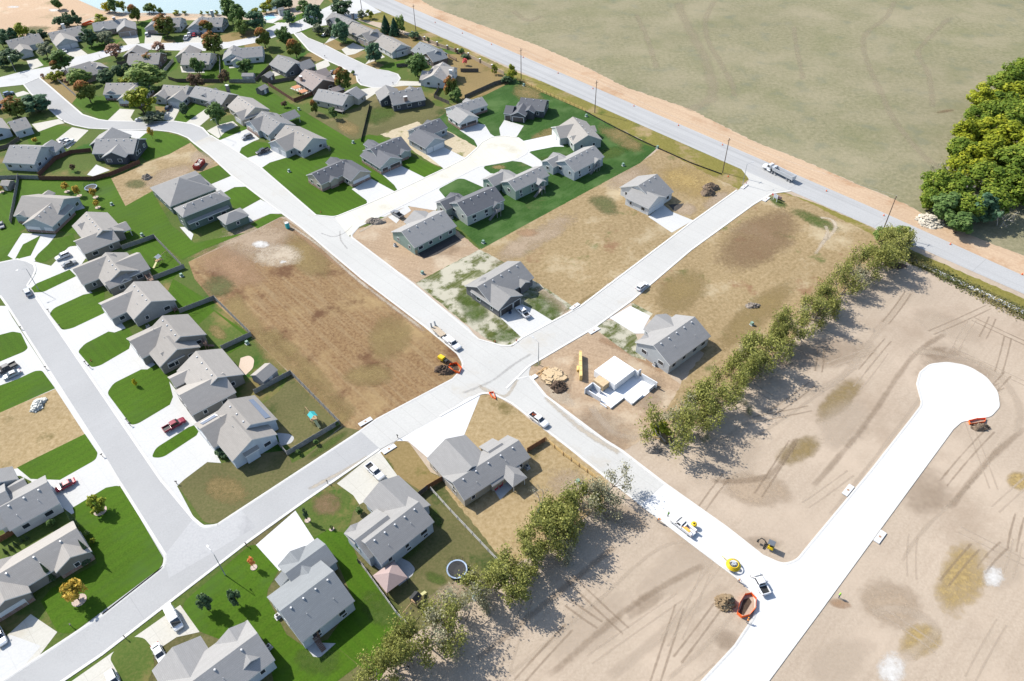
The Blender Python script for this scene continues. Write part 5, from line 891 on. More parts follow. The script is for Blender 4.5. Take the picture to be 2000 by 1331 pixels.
def proto(kind, col):
    k = (kind, col)
    if k in PROTO: return PROTO[k], False
    root = empty({'pickup': 'pickup_truck', 'suv': 'parked_suv', 'sedan': 'parked_car', 'van': 'work_van', 'service': 'service_truck'}[kind], (0, 0, 0)); m = paint(col, COLR[col]); pk = kind in ('pickup', 'service')
    L, hw = {'pickup': (5.9, 1.0), 'suv': (4.8, .96), 'sedan': (4.7, .91), 'van': (5.9, 1.02), 'service': (6.6, 1.05)}[kind]; f, r_ = L / 2, -L / 2
    belt = {'pickup': 1.16, 'suv': 1.06, 'sedan': .92, 'van': 1.1, 'service': 1.2}[kind]; roof = {'pickup': 1.9, 'suv': 1.76, 'sedan': 1.45, 'van': 2.35, 'service': 2.0}[kind]
    nose = belt - .12
    if pk:
        cb = {'pickup': -1.0, 'service': -.4}[kind]
        st = [(r_, .5, .8, hw * .97), (cb - .02, .42, .82, hw), (cb, .4, belt, hw), (f - 1.2, .38, belt, hw), (f - .3, .4, nose, hw * .97), (f, .48, nose - .18, hw * .86)]
        base = (cb, cb + 2.35 if kind == 'pickup' else cb + 1.9); top = (cb + .12, base[1] - .7)
    else:
        st = [(r_, .5, belt - .12, hw * .9), (r_ + .25, .38, belt, hw * .98), (f - 1.3, .34, belt, hw), (f - .35, .36, nose, hw * .96), (f, .45, nose - .22, hw * .8)]
        base = {'suv': (r_ + .1, 1.0), 'sedan': (-1.75, 1.15), 'van': (r_ + .05, f - .75)}[kind]; top = {'suv': (r_ + .45, .25), 'sedan': (-.95, .35), 'van': (r_ + .12, f - 1.75)}[kind]
    loft(st).build('body', m, root)
    cw, tw = hw * .93, hw * .76 if kind != 'van' else hw * .86; x0, x1 = base; t0, t1 = top
    c = MB(); c.hexa([(x0, -cw, belt - .05), (x1, -cw, belt - .05), (x1, cw, belt - .05), (x0, cw, belt - .05)], [(t0, -tw, roof), (t1, -tw, roof), (t1, tw, roof), (t0, tw, roof)]); c.build('cabin', m, root, bevel=.07)
    def lerp(a, b, t): return tuple(p + (q - p) * t for p, q in zip(a, b))
    def pane(name, A, B, C, D, lo, hi, n, ins=.1):   # panel between bottom edge A-B and top edge D-C, pushed out along n
        a, b = lerp(A, D, lo), lerp(B, C, lo); d, c_ = lerp(A, D, hi), lerp(B, C, hi); pts = [lerp(a, b, ins), lerp(a, b, 1 - ins), lerp(d, c_, 1 - ins), lerp(d, c_, ins)]
        quad_part(name, [tuple(p[i] + n[i] * .03 for i in range(3)) for p in pts], m_auto, root)
    bz = belt; A, B, C, D = (x1, -cw, bz), (x1, cw, bz), (t1, tw, roof), (t1, -tw, roof); pane('windscreen', A, B, C, D, .06, .93, (.8, 0, .6), .05)
    if kind != 'van': A, B, C, D = (x0, cw, bz), (x0, -cw, bz), (t0, -tw, roof), (t0, tw, roof); pane('rear_window', A, B, C, D, .15, .85, (-.9, 0, .3), .1)
    for sg in (1, -1):
        A, B, C, D = (x0, sg * cw, bz), (x1, sg * cw, bz), (t1, sg * tw, roof), (t0, sg * tw, roof)
        for s0, s1 in ({'pickup': ((.08, .46), (.5, .9)), 'service': ((.3, .9),), 'suv': ((.06, .34), (.37, .62), (.65, .93)), 'sedan': ((.1, .48), (.52, .9)), 'van': ((.72, .93),)}[kind]):
            a, b, c_, d = lerp(A, B, s0), lerp(A, B, s1), lerp(D, C, s1), lerp(D, C, s0); pts = [lerp(a, d, .14), lerp(b, c_, .14), lerp(b, c_, .84), lerp(a, d, .84)]
            quad_part('side_window', [(p[0], p[1] + sg * .03, p[2] + .01) for p in (pts if sg < 0 else pts[::-1])], m_auto, root)
        MB().box(f - .16, f + .0, sg * hw * .62 - .17, sg * hw * .62 + .17, nose - .36, nose - .2).build('headlight', m_lamp, root)
        MB().box(r_ - .02, r_ + .1, sg * hw * .8 - .12, sg * hw * .8 + .1, .72, .95).build('taillight', m_tail, root)
        MB().box(x1 - .35, x1 - .2, sg * (cw + .18) - .1, sg * (cw + .18) + .1, belt, belt + .18).build('mirror', m_black, root)
        for x in (r_ + (1.25 if kind != 'sedan' else .95), f - .98): wheel(root, x, sg * (hw - .12), .41 if pk or kind == 'suv' else .34)
    if kind == 'pickup':
        b = MB(); 
        for sg in (1, -1): b.box(r_ + .02, cb - .06, sg * (hw - .05) - .07, sg * (hw - .05) + .07, .78, 1.2)
        b.box(r_, r_ + .12, -hw + .08, hw - .08, .78, 1.18); b.build('bed_side', m, root); MB().box(r_ + .13, cb - .07, -hw + .13, hw - .13, .78, .84).build('bed_floor', m_black, root)
    if kind == 'service':
        b = MB()
        for sg in (1, -1): b.box(r_ + .1, cb - .15, sg * .82 - .26, sg * .82 + .26, .75, 1.45)
        b.box(cb - .5, cb - .15, -.6, .6, .8, 1.7); b.build('toolbox', m, root, bevel=.03)
    if kind == 'van':
        b = MB()
        for y in (-.6, 0, .6): b.box(r_ + .5, f - 2.2, y - .03, y + .03, roof + .1, roof + .16)
        for x in (r_ + .7, -.6, f - 2.4): b.box(x - .04, x + .04, -.85, .85, roof, roof + .1)
        b.build('ladder_rack', m_alu, root)
    PROTO[k] = root; return root, True
def vehicle(kind, col, px, py, fx, fy, label, cat, z=.07):
    """centre pixel and a pixel ahead of it"""
    r0, new = proto(kind, col); o = r0 if new else copy_tree(r0)
    g = G(px, py); d = G(fx, fy) - g; o.location = (g.x, g.y, z); o.rotation_euler = (0, 0, math.atan2(d.y, d.x)); tag(o, label, cat, 'vehicles parked in the neighbourhood'); return o
for q in (('pickup', 'white', 1052, 824, 1068, 836, 'white pickup with orange cones in its bed, parked on the concrete street', 'pickup'), ('pickup', 'white', 733, 925, 750, 941, 'white pickup on the cream drive above the gazebo house', 'pickup'), ('pickup', 'white', 1482, 1141, 1468, 1116, 'white pickup parked near the orange fenced pit', 'pickup'),
          ('pickup', 'white', 1021, 613, 1008, 601, 'white pickup outside the dark grey corner house', 'pickup'), ('pickup', 'maroon', 342, 834, 362, 823, 'red pickup with a pale bed cover on a white drive', 'pickup'), ('pickup', 'dark', 14, 724, -8, 735, 'dark pickup at the left edge on the white drive', 'pickup'), ('sedan', 'silver', 25, 735, 5, 744, 'silver car beside the dark pickup at the left edge', 'car'),
          ('suv', 'white', 124, 504, 105, 512, 'white SUV on the drive near the grey cul-de-sac', 'suv'), ('sedan', 'grey', 137, 519, 155, 512, 'grey car half under the eave beside the white SUV', 'car'), ('suv', 'silver', 56, 574, 49, 560, 'silver car parked at the kerb by the street lamp', 'suv'), ('suv', 'white', 1254, 563, 1272, 549, 'white SUV alone on the new concrete street', 'suv'),
          ('sedan', 'red', 130, 951, 113, 960, 'red sedan on the white drive of the white house', 'car'), ('van', 'white', 342, 1212, 355, 1236, 'white work van with ladder rack on a cream drive', 'van'), ('sedan', 'white', 313, 1279, 322, 1296, 'small white car beside the bottom edge house', 'car'), ('suv', 'white', 2, 1247, 12, 1268, 'white SUV cut by the left edge near the bottom corner', 'suv'), ('suv', 'white', 224, 1333, 232, 1350, 'white roofed car cut by the bottom edge', 'suv'),
          ('pickup', 'grey', 776, 422, 765, 415, 'dark grey pickup beside the green house under finishing work', 'pickup'), ('suv', 'grey', 483, 271, 470, 276, 'dark minivan outside the house with brick piers', 'suv'), ('pickup', 'dark', 514, 299, 501, 304, 'dark pickup on the drive of the pale porch house', 'pickup'), ('pickup', 'white', 134, 282, 145, 275, 'white pickup on the drive behind the curved fence', 'pickup'), ('sedan', 'silver', 125, 277, 133, 272, 'silver car tucked beside the white pickup behind the curved fence', 'car'),
          ('sedan', 'silver', 275, 236, 260, 237, 'silver car parked on the curved grey street', 'car'), ('suv', 'dark', 330, 214, 338, 204, 'dark SUV on the drive of the pale green grey house', 'suv'), ('suv', 'white', 288, 70, 288, 60, 'white SUV on the lakeside drive left of the maple', 'suv'), ('pickup', 'white', 365, 77, 371, 68, 'white pickup nearest the street on the crowded drive', 'pickup'), ('pickup', 'white', 371, 71, 377, 62, 'white pickup behind the first on the crowded drive', 'pickup'),
          ('sedan', 'red', 380, 70, 384, 61, 'red car in the middle of the crowded lakeside drive', 'car'), ('suv', 'dark', 391, 70, 394, 61, 'dark car at the right of the crowded lakeside drive', 'suv'), ('sedan', 'silver', 636, 70, 626, 74, 'silver sedan in shade below the upper right row of houses', 'car'), ('sedan', 'dark', 651, 143, 660, 138, 'dark blue car beside the brown house by the cul-de-sac', 'car'), ('sedan', 'white', 127, 102, 134, 110, 'white car on the drive below the white chimney house', 'car'), ('suv', 'blue', 18, 186, 30, 182, 'bluish SUV beside the white house at the left edge', 'suv'), ('sedan', 'grey', 4, 443, 8, 455, 'grey car on grass cut by the left edge', 'car')):
    vehicle(*q)
vehicle('service', 'white', 883, 674, 900, 688, 'white service truck towing the empty equipment trailer', 'truck'); vehicle('service', 'white', 1332, 1030, 1312, 1014, 'white utility truck loaded with hose and orange chest', 'truck')
def place(name, px, py, fx, fy, label, cat, z=.07, group=None):
    g = G(px, py); d = G(fx, fy) - g; return empty(name, (g.x, g.y, z), math.atan2(d.y, d.x), label, cat, group)
# loads on trucks
r = place('cargo_chest', 1339, 1041, 1320, 1025, 'orange chest on the back of the utility truck', 'chest', .8); MB().box(-.9, .9, -.35, .35, 0, .75).build('chest_body', m_orgp, r, bevel=.05); MB().box(-.92, .92, -.37, .37, .76, .84).build('lid', m_orgp, r)
r = place('hose_reel', 1354, 1030, 1330, 1015, 'yellow hose reel on the back of the utility truck', 'reel', .8); MB().lathe([(.25, 0), (.62, .05), (.7, .35), (.62, .65), (.25, .7)], 14).build('hose_coil', m_yel, r, smooth=True); MB().tube([(0, 0, 0), (0, 0, .85)], .1, 8).build('hub', m_black, r)
r = place('traffic_cones', 1041, 815, 1060, 830, 'orange cones stacked in the pickup bed', 'cones', .9); MB().lathe([(.2, 0), (.05, .6), (.01, .62)], 8).build('cone', m_org, r); MB().lathe([(.2, 0), (.05, .6), (.01, .62)], 8, (.5, .3, 0)).build('cone', m_org, r)
# semi truck with dump trailer
r = place('semi_truck', 1518, 342, 1492, 329, 'white semi truck pulling a pale grey dump trailer on the highway', 'semi truck'); wp = paint('white', COLR['white'])
b = MB(); b.hexa([(4.7, -1.0, .9), (6.9, -.85, .8), (6.9, .85, .8), (4.7, 1.0, .9)], [(4.7, -1.0, 2.0), (6.75, -.75, 1.7), (6.75, .75, 1.7), (4.7, 1.0, 2.0)]); b.build('hood', wp, r, bevel=.1)
MB().hexa([(3.1, -1.15, .9), (4.75, -1.15, .9), (4.75, 1.15, .9), (3.1, 1.15, .9)], [(3.1, -1.05, 3.1), (4.2, -1.0, 3.1), (4.2, 1.0, 3.1), (3.1, 1.05, 3.1)]).build('cab', wp, r, bevel=.1)
quad_part('windscreen', [(4.77, -.95, 2.05), (4.77, .95, 2.05), (4.32, .88, 2.95), (4.32, -.88, 2.95)], m_auto, r)
for sg in (1, -1):
    quad_part('side_window', [(3.4, sg * 1.17, 2.0), (4.4, sg * 1.17, 2.0), (4.15, sg * 1.1, 2.8), (3.4, sg * 1.1, 2.8)], m_auto, r); MB().tube([(2.9, sg * 1.0, 1), (2.9, sg * 1.0, 3.5)], .09, 8).build('exhaust_stack', m_alu, r); MB().tube([(2.7, sg * 1.05, .75), (4.2, sg * 1.05, .75)], .32, 10).build('fuel_tank', m_alu, r)
    for x in (5.8, 1.9, .6, -4.9, -6.2): wheel(r, x, sg * 1.05, .5, .4)
    MB().box(5.15, 6.45, sg * 1.0 - .25, sg * 1.0 + .25, 1.05, 1.2).build('fender', wp, r)
MB().box(-7.2, 4.6, -.42, .42, .75, 1.0).build('chassis', m_black, r)
b = MB()
for sg in (1, -1): b.hexa([(-7.3, sg * .95 - .06, 1.2), (1.9, sg * .95 - .06, 1.35), (1.9, sg * .95 + .06, 1.35), (-7.3, sg * .95 + .06, 1.2)], [(-7.3, sg * 1.22 - .08, 2.75), (2.3, sg * 1.22 - .08, 2.75), (2.3, sg * 1.22 + .08, 2.75), (-7.3, sg * 1.22 + .08, 2.75)])
b.box(-7.4, -7.25, -1.2, 1.2, 1.2, 2.75); b.hexa([(1.85, -.95, 1.35), (2.0, -.95, 1.35), (2.0, .95, 1.35), (1.85, .95, 1.35)], [(2.25, -1.2, 2.75), (2.4, -1.2, 2.75), (2.4, 1.2, 2.75), (2.25, 1.2, 2.75)]); b.box(1.3, 2.4, -1.25, 1.25, 2.76, 2.82); b.build('trailer_tub', m_alu, r)
MB().box(-7.2, 1.9, -.9, .9, 1.25, 1.4).build('tub_floor', m_dark, r); MB().tube([(-7.2, .2, 2.72), (2.2, .2, 2.72)], .05, 6).build('tarp_bar', m_steel, r)
# equipment trailer behind the service truck
r = place('equipment_trailer', 858, 652, 870, 663, 'empty plank deck trailer with raised ramps behind the service truck', 'trailer'); MB().box(-2.9, 2.2, -1.0, 1.0, .65, .8).build('deck', mat('trailer_planks', (.33, .27, .2), .9, .2, 3), r); MB().hexa([(2.2, -.9, .6), (3.6, -.1, .6), (3.6, .1, .6), (2.2, .9, .6)], [(2.2, -.9, .75), (3.6, -.1, .75), (3.6, .1, .75), (2.2, .9, .75)]).build('drawbar', m_black, r)
for sg in (1, -1):
    for x in (-.5, .5): wheel(r, x, sg * 1.12, .36, .22)
    MB().hexa([(-2.95, sg * .65 - .25, .8), (-2.85, sg * .65 - .25, .8), (-2.85, sg * .65 + .25, .8), (-2.95, sg * .65 + .25, .8)], [(-3.3, sg * .65 - .25, 2.3), (-3.2, sg * .65 - .25, 2.3), (-3.2, sg * .65 + .25, 2.3), (-3.3, sg * .65 + .25, 2.3)]).build('ramp', m_steel, r)
# drill rig
r = place('drill_rig', 869, 708, 890, 720, 'yellow and black directional drill beside the orange pit on the brown plot', 'drill rig', .05); MB().box(-2.2, -.2, -.7, .7, .55, 1.6).build('engine_cover', m_yel, r, bevel=.12); MB().box(-.2, 1.0, -.5, .5, .5, 1.1).build('carriage', m_black, r, bevel=.05)
MB().hexa([(-.6, .55, .9), (3.2, .55, .15), (3.2, .8, .15), (-.6, .8, .9)], [(-.6, .55, 1.15), (3.2, .55, .4), (3.2, .8, .4), (-.6, .8, 1.15)]).build('drill_mast', m_black, r)
for sg in (1, -1): MB().box(-2.0, 1.0, sg * .75 - .2, sg * .75 + .2, 0, .5, tx=.2).build('track', m_tyre, r)
# mini excavator
r = place('excavator', 1503, 1072, 1490, 1066, 'small black and yellow excavator standing on bare soil above the street corner', 'excavator', .02)
for sg in (1, -1): MB().box(-.95, .95, sg * .62 - .17, sg * .62 + .17, 0, .45, tx=.15).build('track', m_tyre, r)
MB().box(1.2, 1.35, -.85, .85, .05, .45).build('blade', m_black, r); MB().box(-.8, .6, -.7, .7, .5, 1.05).build('body', m_yel, r, bevel=.1); b = MB()
for x in (-.55, .55):
    for y in (-.55, .55): b.box(x - .05, x + .05, y - .05, y + .05, 1.05, 2.3)
b.build('cab_post', m_black, r); MB().box(-.75, .75, -.7, .7, 2.3, 2.4).build('canopy', mat('canopy_grey', (.09, .1, .115), .6, .05), r, bevel=.04); MB().box(-.3, .2, -.28, .28, 1.05, 1.6).build('seat', m_black, r)
MB().tube([(.6, 0, .95), (1.6, 0, 2.2), (2.3, 0, 2.35)], [.13, .12, .1], 6).build('boom', m_black, r); MB().tube([(2.3, 0, 2.35), (2.75, 0, 1.1)], [.1, .08], 6).build('arm', m_black, r); MB().hexa([(2.55, -.3, .6), (3.0, -.3, .75), (3.0, .3, .75), (2.55, .3, .6)], [(2.6, -.3, 1.05), (2.9, -.3, 1.1), (2.9, .3, 1.1), (2.6, .3, 1.05)]).build('bucket', m_black, r)
# reel trailer
r = place('reel_trailer', 1431, 1108, 1414, 1093, 'trailer carrying a coil of bright yellow pipe at the kerb', 'trailer'); b = MB()
for k in range(5): b.lathe([(1.5 - .12 * k, .75 + .13 * k), (1.62 - .12 * k, .82 + .13 * k), (1.5 - .12 * k, .89 + .13 * k), (1.38 - .12 * k, .82 + .13 * k), (1.5 - .12 * k, .75 + .13 * k)], 24)
b.build('pipe_coil', m_yel, r, smooth=True); MB().lathe([(.1, .4), (.95, .5), (.95, .62), (.5, .7), (.45, 1.5), (.1, 1.5)], 14).build('spool', m_steel, r); MB().tube([(.9, 0, .5), (3.1, 0, .5)], .07, 6).build('drawbar', m_yel, r)
for sg in (1, -1): wheel(r, -.3, sg * 1.3, .35, .22)
# ================================================================== people
def person(px, py, fx, fy, vest, helmet, label, bend=0.0):
    r = place('person', px, py, fx, fy, label, 'person', .06, 'workers on the new streets'); me = bpy.data.meshes.new('body'); b = bend
    V = [(0, 0, .95), (.05 + b * .25, 0, 1.2), (.05 + b * .5, 0, 1.44 - b * .2), (.06 + b * .65, 0, 1.58 - b * .22), (.09 + b * .75, 0, 1.7 - b * .25), (.02, .1, .9), (.08, .12, .48), (.0, .12, .07), (.16, .13, .03), (.02, -.1, .9), (-.02, -.12, .48), (-.12, -.12, .07), (.04, -.13, .03),
         (.05 + b * .5, .2, 1.42 - b * .2), (.1 + b * .6, .27, 1.15 - b * .2), (.28 + b * .6, .22, 1.0 - b * .25), (.05 + b * .5, -.2, 1.42 - b * .2), (.08 + b * .6, -.27, 1.14 - b * .2), (.24 + b * .6, -.22, .98 - b * .25)]
    E = [(0, 1), (1, 2), (2, 3), (3, 4), (0, 5), (5, 6), (6, 7), (7, 8), (0, 9), (9, 10), (10, 11), (11, 12), (2, 13), (13, 14), (14, 15), (2, 16), (16, 17), (17, 18)]
    RD = [.14, .15, .15, .065, .1, .1, .07, .05, .045, .1, .07, .05, .045, .07, .05, .04, .07, .05, .04]
    me.from_pydata(V, E, []); o = bpy.data.objects.new('body', me); COL.objects.link(o); o.parent = r; me.materials.append(mat('work_clothes', (.06, .07, .1), .9, .1)); sm = o.modifiers.new('skin', 'SKIN'); o.modifiers.new('sub', 'SUBSURF').levels = 1
    for i, q in enumerate(me.skin_vertices[0].data): q.radius = (RD[i], RD[i]); q.use_root = i == 0
    MB().lathe([(.17, 0), (.21, .12), (.2, .38), (.13, .46)], 10, (.05 + b * .3, 0, 1.02 - b * .06)).build('vest', vest, r, smooth=True); MB().lathe([(.16, 0), (.135, .05), (.1, .12), (.01, .15)], 10, (.09 + b * .75, 0, 1.7 - b * .25)).build('hard_hat', helmet, r, smooth=True); MB().lathe([(.01, -.02), (.085, 0), (.1, .1), (.08, .2), (.01, .22)], 8, (.09 + b * .75, 0, 1.58 - b * .25)).build('face', mat('skin', (.35, .2, .13), .7, .05), r, smooth=True)
m_hv = mat('hi_vis_green', (.3, .6, .03), .7, .03); m_ho = mat('hi_vis_orange', (.75, .25, .02), .7, .03)
person(1304, 1009, 1320, 1020, m_hv, m_black, 'worker in a lime vest ahead of the utility truck'); person(1284, 1019, 1300, 1030, m_ho, m_ho, 'worker in orange bending at the kerb near the utility truck', .7); person(1442, 1137, 1450, 1150, m_ho, m_whitep, 'worker in orange bending between the yellow coil and the pit', .6); person(1638, 1168, 1625, 1160, m_hv, m_hv, 'worker in a lime vest alone at the far kerb'); person(1459, 1218, 1462, 1200, m_ho, m_ho, 'worker in orange just below the fenced pit', .4)
# ================================================================== poles, lamps, lines
m_wood = mat('pole_wood', (.11, .08, .062), .95, .2, 5); UP = []
for px, py, nm in ((706.5, 18, 'farthest, by the street junction'), (812.6, 64, 'beside the column wall'), (1017.9, 154.9, 'at the end of the rail fence'), (1161.5, 220.8, 'near the black house'), (1411.1, 337.9, 'by the semi truck'), (1722.8, 454.8, 'rising from the thicket')):
    g = G(px, py); r = empty('utility_pole', g, 0, 'dark wooden utility pole ' + nm, 'utility pole', 'utility poles along the highway'); MB().tube([(0, 0, -.2), (0, 0, 14.6)], [.19, .12], 8).build('pole', m_wood, r); o = MB().obox((0, 0), (math.cos(R(40)), math.sin(R(40))), .9, .06, 13.6, 13.75).build('crossarm', m_wood, r); MB().lathe([(.05, 14.55), (.09, 14.65), (.07, 14.8), (.01, 14.85)], 6).build('insulator', m_steel, r); UP.append(g)
for i, (a, b_) in enumerate(zip(UP, UP[1:])):
    pts = [a + (b_ - a) * t + Vector((0, 0, 14.7 - 4 * t * (1 - t) * 1.1)) for t in [k / 10 for k in range(11)]]; o = MB().tube(pts, .02, 4).build('power_line', m_steel); tag(o, f'thin overhead wire over the {["farthest", "second farthest", "middle", "second nearest", "nearest"][i]} span of poles', 'wire', 'wires between the poles')
def lamp(px, py, ax, ay, label, h=8.6):
    g = G(px, py); d = (G(ax, ay) - g).normalized(); r = empty('street_lamp', g, math.atan2(d.y, d.x), label, 'street lamp', 'street lamps'); MB().tube([(0, 0, 0), (0, 0, 1.6)], [.13, .12], 8).build('pole_base', m_steel, r); MB().tube([(0, 0, 1.6), (0, 0, h)], [.11, .06], 8).build('pole', mat('lamp_pole', (.2, .21, .22), .5, .05), r); MB().tube([(0, 0, h - .1), (1.2, 0, h + .3), (2.3, 0, h + .35)], .04, 6).build('arm', m_steel, r); MB().box(2.1, 2.75, -.14, .14, h + .28, h + .42).build('lamp_head', m_alu, r)
lamp(75.5, 566.7, 50, 575, 'street lamp beside the grey cul-de-sac on a lawn island'); lamp(440.2, 1124, 425, 1105, 'street lamp on the lush lawn by the lower grey street'); lamp(1051.7, 713, 1030, 695, 'street lamp at the corner by the lumber heaps'); lamp(431.5, 268.4, 415, 280, 'street lamp beside the dark minivan drive'); lamp(31, 141, 38, 150, 'street lamp at the far left junction', 8); lamp(588.8, 60, 578, 66, 'street lamp at the upper street junction', 8); lamp(1450.3, 361, 1475, 355, 'street lamp at the highway entrance corner')
# signs
r = place('stop_sign', 1506.5, 392, 1480, 410, 'red stop sign facing the concrete street by the sign board', 'stop sign', 0); MB().tube([(0, 0, 0), (0, 0, 2.9)], .04, 6).build('post', m_steel, r); b = MB(); ring = [(.42 * math.cos(R(22.5 + 45 * k)), .42 * math.sin(R(22.5 + 45 * k))) for k in range(8)]
b.hexa([(.06, y, 2.6 + z) for y, z in ring], [(.09, y, 2.6 + z) for y, z in ring]); b.build('sign_face', mat('sign_red', (.5, .02, .03), .5, 0), r)
r2 = bpy.data.objects.new('sign_text', bpy.data.curves.new('sign_text', 'FONT')); r2.data.body = 'STOP'; r2.data.size = .34; r2.data.align_x = 'CENTER'; r2.data.align_y = 'CENTER'; r2.data.extrude = .004; COL.objects.link(r2); r2.parent = r; r2.location = (.1, 0, 2.6); r2.rotation_euler = (R(90), 0, R(90)); r2.data.materials.append(m_whitep)
bpy.context.view_layer.update(); tm2 = bpy.data.meshes.new_from_object(r2.evaluated_get(bpy.context.evaluated_depsgraph_get())); tx2 = bpy.data.objects.new('sign_text', tm2); COL.objects.link(tx2); tx2.parent = r; tx2.location = r2.location; tx2.rotation_euler = r2.rotation_euler; bpy.data.objects.remove(r2)
r = place('sign_board', 1513, 393, 1540, 385, 'two post sale board on the grass corner by the highway', 'sign', 0)
for y in (-.9, .9): MB().box(-.07, .07, y - .07, y + .07, 0, 3.0).build('post', m_whitep, r)
MB().box(-.04, .04, -.83, .83, 1.2, 2.8).build('board', mat('sign_grey', (.3, .33, .38), .5, .1), r)
r = place('sign_board', 1519, 390, 1535, 380, 'low dark landscape sign beside the two post board', 'sign', 0); MB().box(-.3, .3, -1.3, 1.3, .6, 1.5).build('board', mat('sign_brown', (.16, .11, .11), .7, .15), r, bevel=.05)
for y in (-1, 1): MB().box(-.1, .1, y - .1, y + .1, 0, .6).build('post', m_wood, r)
# ================================================================== fences and walls
def fence(name, spec, h, m, label, post=2.4, rails=0, closed=False, pm=None, th=.05):
    pts = [Vector(q[:2]) for q in P(spec)]; o0 = Vector((pts[0].x, pts[0].y, 0)); r = empty(name, o0, 0, label, 'fence'); pm = pm or m; npost = 0
    for a, b_ in zip(pts, pts[1:]):
        d = b_ - a; L = d.length; n = max(1, round(L / post)); u = d.normalized(); pan = MB()
        for i in range(n):
            s, e = a + d * (i / n), a + d * ((i + 1) / n); c = (s + e) / 2 - o0.xy; hl = L / n / 2 - .06
            if rails:
                for k in range(rails): pan.obox(c, u, hl, .03, .3 + k * (h - .35) / max(1, rails - 1) - .07, .3 + k * (h - .35) / max(1, rails - 1) + .09)
            else:
                pan.obox(c, u, hl, th / 2, .05, h - rng.random() * .05)
                for z in (.35, h - .4): pan.obox((c.x - u.y * .06, c.y + u.x * .06), u, hl, .03, z, z + .1)
            if npost < 95: q = s - o0.xy; MB().obox(q, u, .07, .07, 0, h + .08).build('post', pm, r); npost += 1
        pan.build('rail' if rails else 'panel', m, r)
    return r
m_fgrey = mat('weathered_fence', (.2, .195, .185), .95, .25, 2); m_fbrown = mat('stained_fence', (.105, .05, .034), .9, .2, 2); m_fdark = mat('old_fence', (.1, .085, .072), .95, .25, 2); m_fnew = mat('new_cedar', (.5, .33, .12), .85, .15, 2); m_frust = mat('cedar_fence', (.2, .095, .045), .9, .2, 2); m_fwhite = mat('bleached_fence', (.36, .35, .33), .9, .15, 2)
for q in (('privacy_fence', '240,488 303,466 357,523', 1.8, m_fgrey, 'weathered plank fence round the yard with the wooden playset'), ('privacy_fence', '290,554 303,547 362,524', 1.8, m_fgrey, 'weathered plank fence below the playset yard'), ('privacy_fence', '352,612 420,586 492,657', 1.8, m_fgrey, 'weathered fence corner above the dry backyard lawn'), ('privacy_fence', '434,684 492,657', 1.8, m_fgrey, 'short weathered fence above the pink patio'), ('privacy_fence', '498,770 569,732 664,829 562,890 543,868', 1.8, m_fgrey, 'weathered fence enclosing the yard with the green roofed playset'),
          ('privacy_fence', '-20,352 38,350 78,351', 1.8, m_fgrey, 'grey fence stretch left of the brown fence'), ('privacy_fence', '78,352 182,353 215,345 240,335 275,320', 1.8, m_fbrown, 'brown stained fence along the foot of the charcoal house yard'), ('privacy_fence', '77,346 110,313 140,301 180,297', 1.8, m_fbrown, 'curved brown fence between the pale and charcoal houses'), ('privacy_fence', '38,347 36,360 22,438', 1.8, m_fgrey, 'long grey fence left of the blue grey house'), ('privacy_fence', '-10,297 18,289 40,274', 1.8, m_fdark, 'old fence behind the pale blue house at the left edge'),
          ('privacy_fence', '525,168 575,200 612,186', 1.8, m_fbrown, 'brown fence round the yard with the pergolas'), ('privacy_fence', '330,156 345,161 437,162', 1.8, m_fdark, 'dark fence behind the cream house yard'), ('privacy_fence', '448,162 500,162', 1.8, m_fgrey, 'grey fence behind the white shed'), ('privacy_fence', '431,154 430,115', 1.8, m_fwhite, 'pale side fence between the cream and white houses'), ('privacy_fence', '500,160 540,121', 1.8, m_fdark, 'dark slanting fence beside the round deck house'), ('privacy_fence', '525,165 612,150', 1.8, m_fdark, 'dark fence behind the brown shed'), ('privacy_fence', '321,143 340,121', 1.8, m_fwhite, 'pale slanting fence beside the great pale green tree'), ('privacy_fence', '230,128 300,124', 1.8, m_fdark, 'fence behind the skylight house'),
          ('privacy_fence', '113,158 150,190', 1.4, m_fgrey, 'grey fence along the parched corner strip'), ('privacy_fence', '848,192 858,175', 1.8, m_fdark, 'short dark fence beside the white parched lot house'), ('privacy_fence', '848,192 878,205', 1.8, m_fdark, 'dark fence angling toward the white new house'), ('privacy_fence', '908,193 965,167 1000,157', 1.8, m_fdark, 'long dark fence behind the parched lot'), ('privacy_fence', '900,141 935,141', 1.8, m_fdark, 'dark fence stub on the parched lot'), ('privacy_fence', '775,132 820,128', 1.8, m_fdark, 'dark fence below the conifers'), ('wire_fence', '706,278 723,207', 1.3, m_black, 'thin black fence between the two mown yards'),
          ('privacy_fence', '834,957 868,937', 1.8, m_frust, 'cedar fence beside the tan house garage'), ('privacy_fence', '1030,884 1066,862', 1.8, m_frust, 'cedar fence between the tan house and the rail fence'), ('privacy_fence', '700,1100 713,1110', 1.8, m_fdark, 'short dark gate fence beside the gazebo house'), ('privacy_fence', '706,1104 775,1200 812,1238', 1.5, m_fwhite, 'long bleached fence between the slate house and the gazebo'), ('privacy_fence', '0,1060 60,1025 122,1000', 1.8, m_frust, 'cedar fence between the white and brick corner houses'), ('privacy_fence', '818,970 836,956', 1.8, m_fdark, 'dark fence corner behind the gazebo house')): fence(*q)
fence('rail_fence', '1010,157 1060,182 1145,219', 1.3, m_fnew, 'new yellow cedar rail fence along the cool lawn by the highway', 2.6, 3, pm=m_frust); fence('rail_fence', '1067,862 1100,890 1163,935', 1.3, m_fnew, 'new yellow cedar rail fence along the golden grass lot', 2.6, 3, pm=m_frust); fence('rail_fence', '842,958 880,1000 984,1110', 1.3, m_fwhite, 'bleached rail fence between the gazebo yard and the golden lot', 2.6, 3)
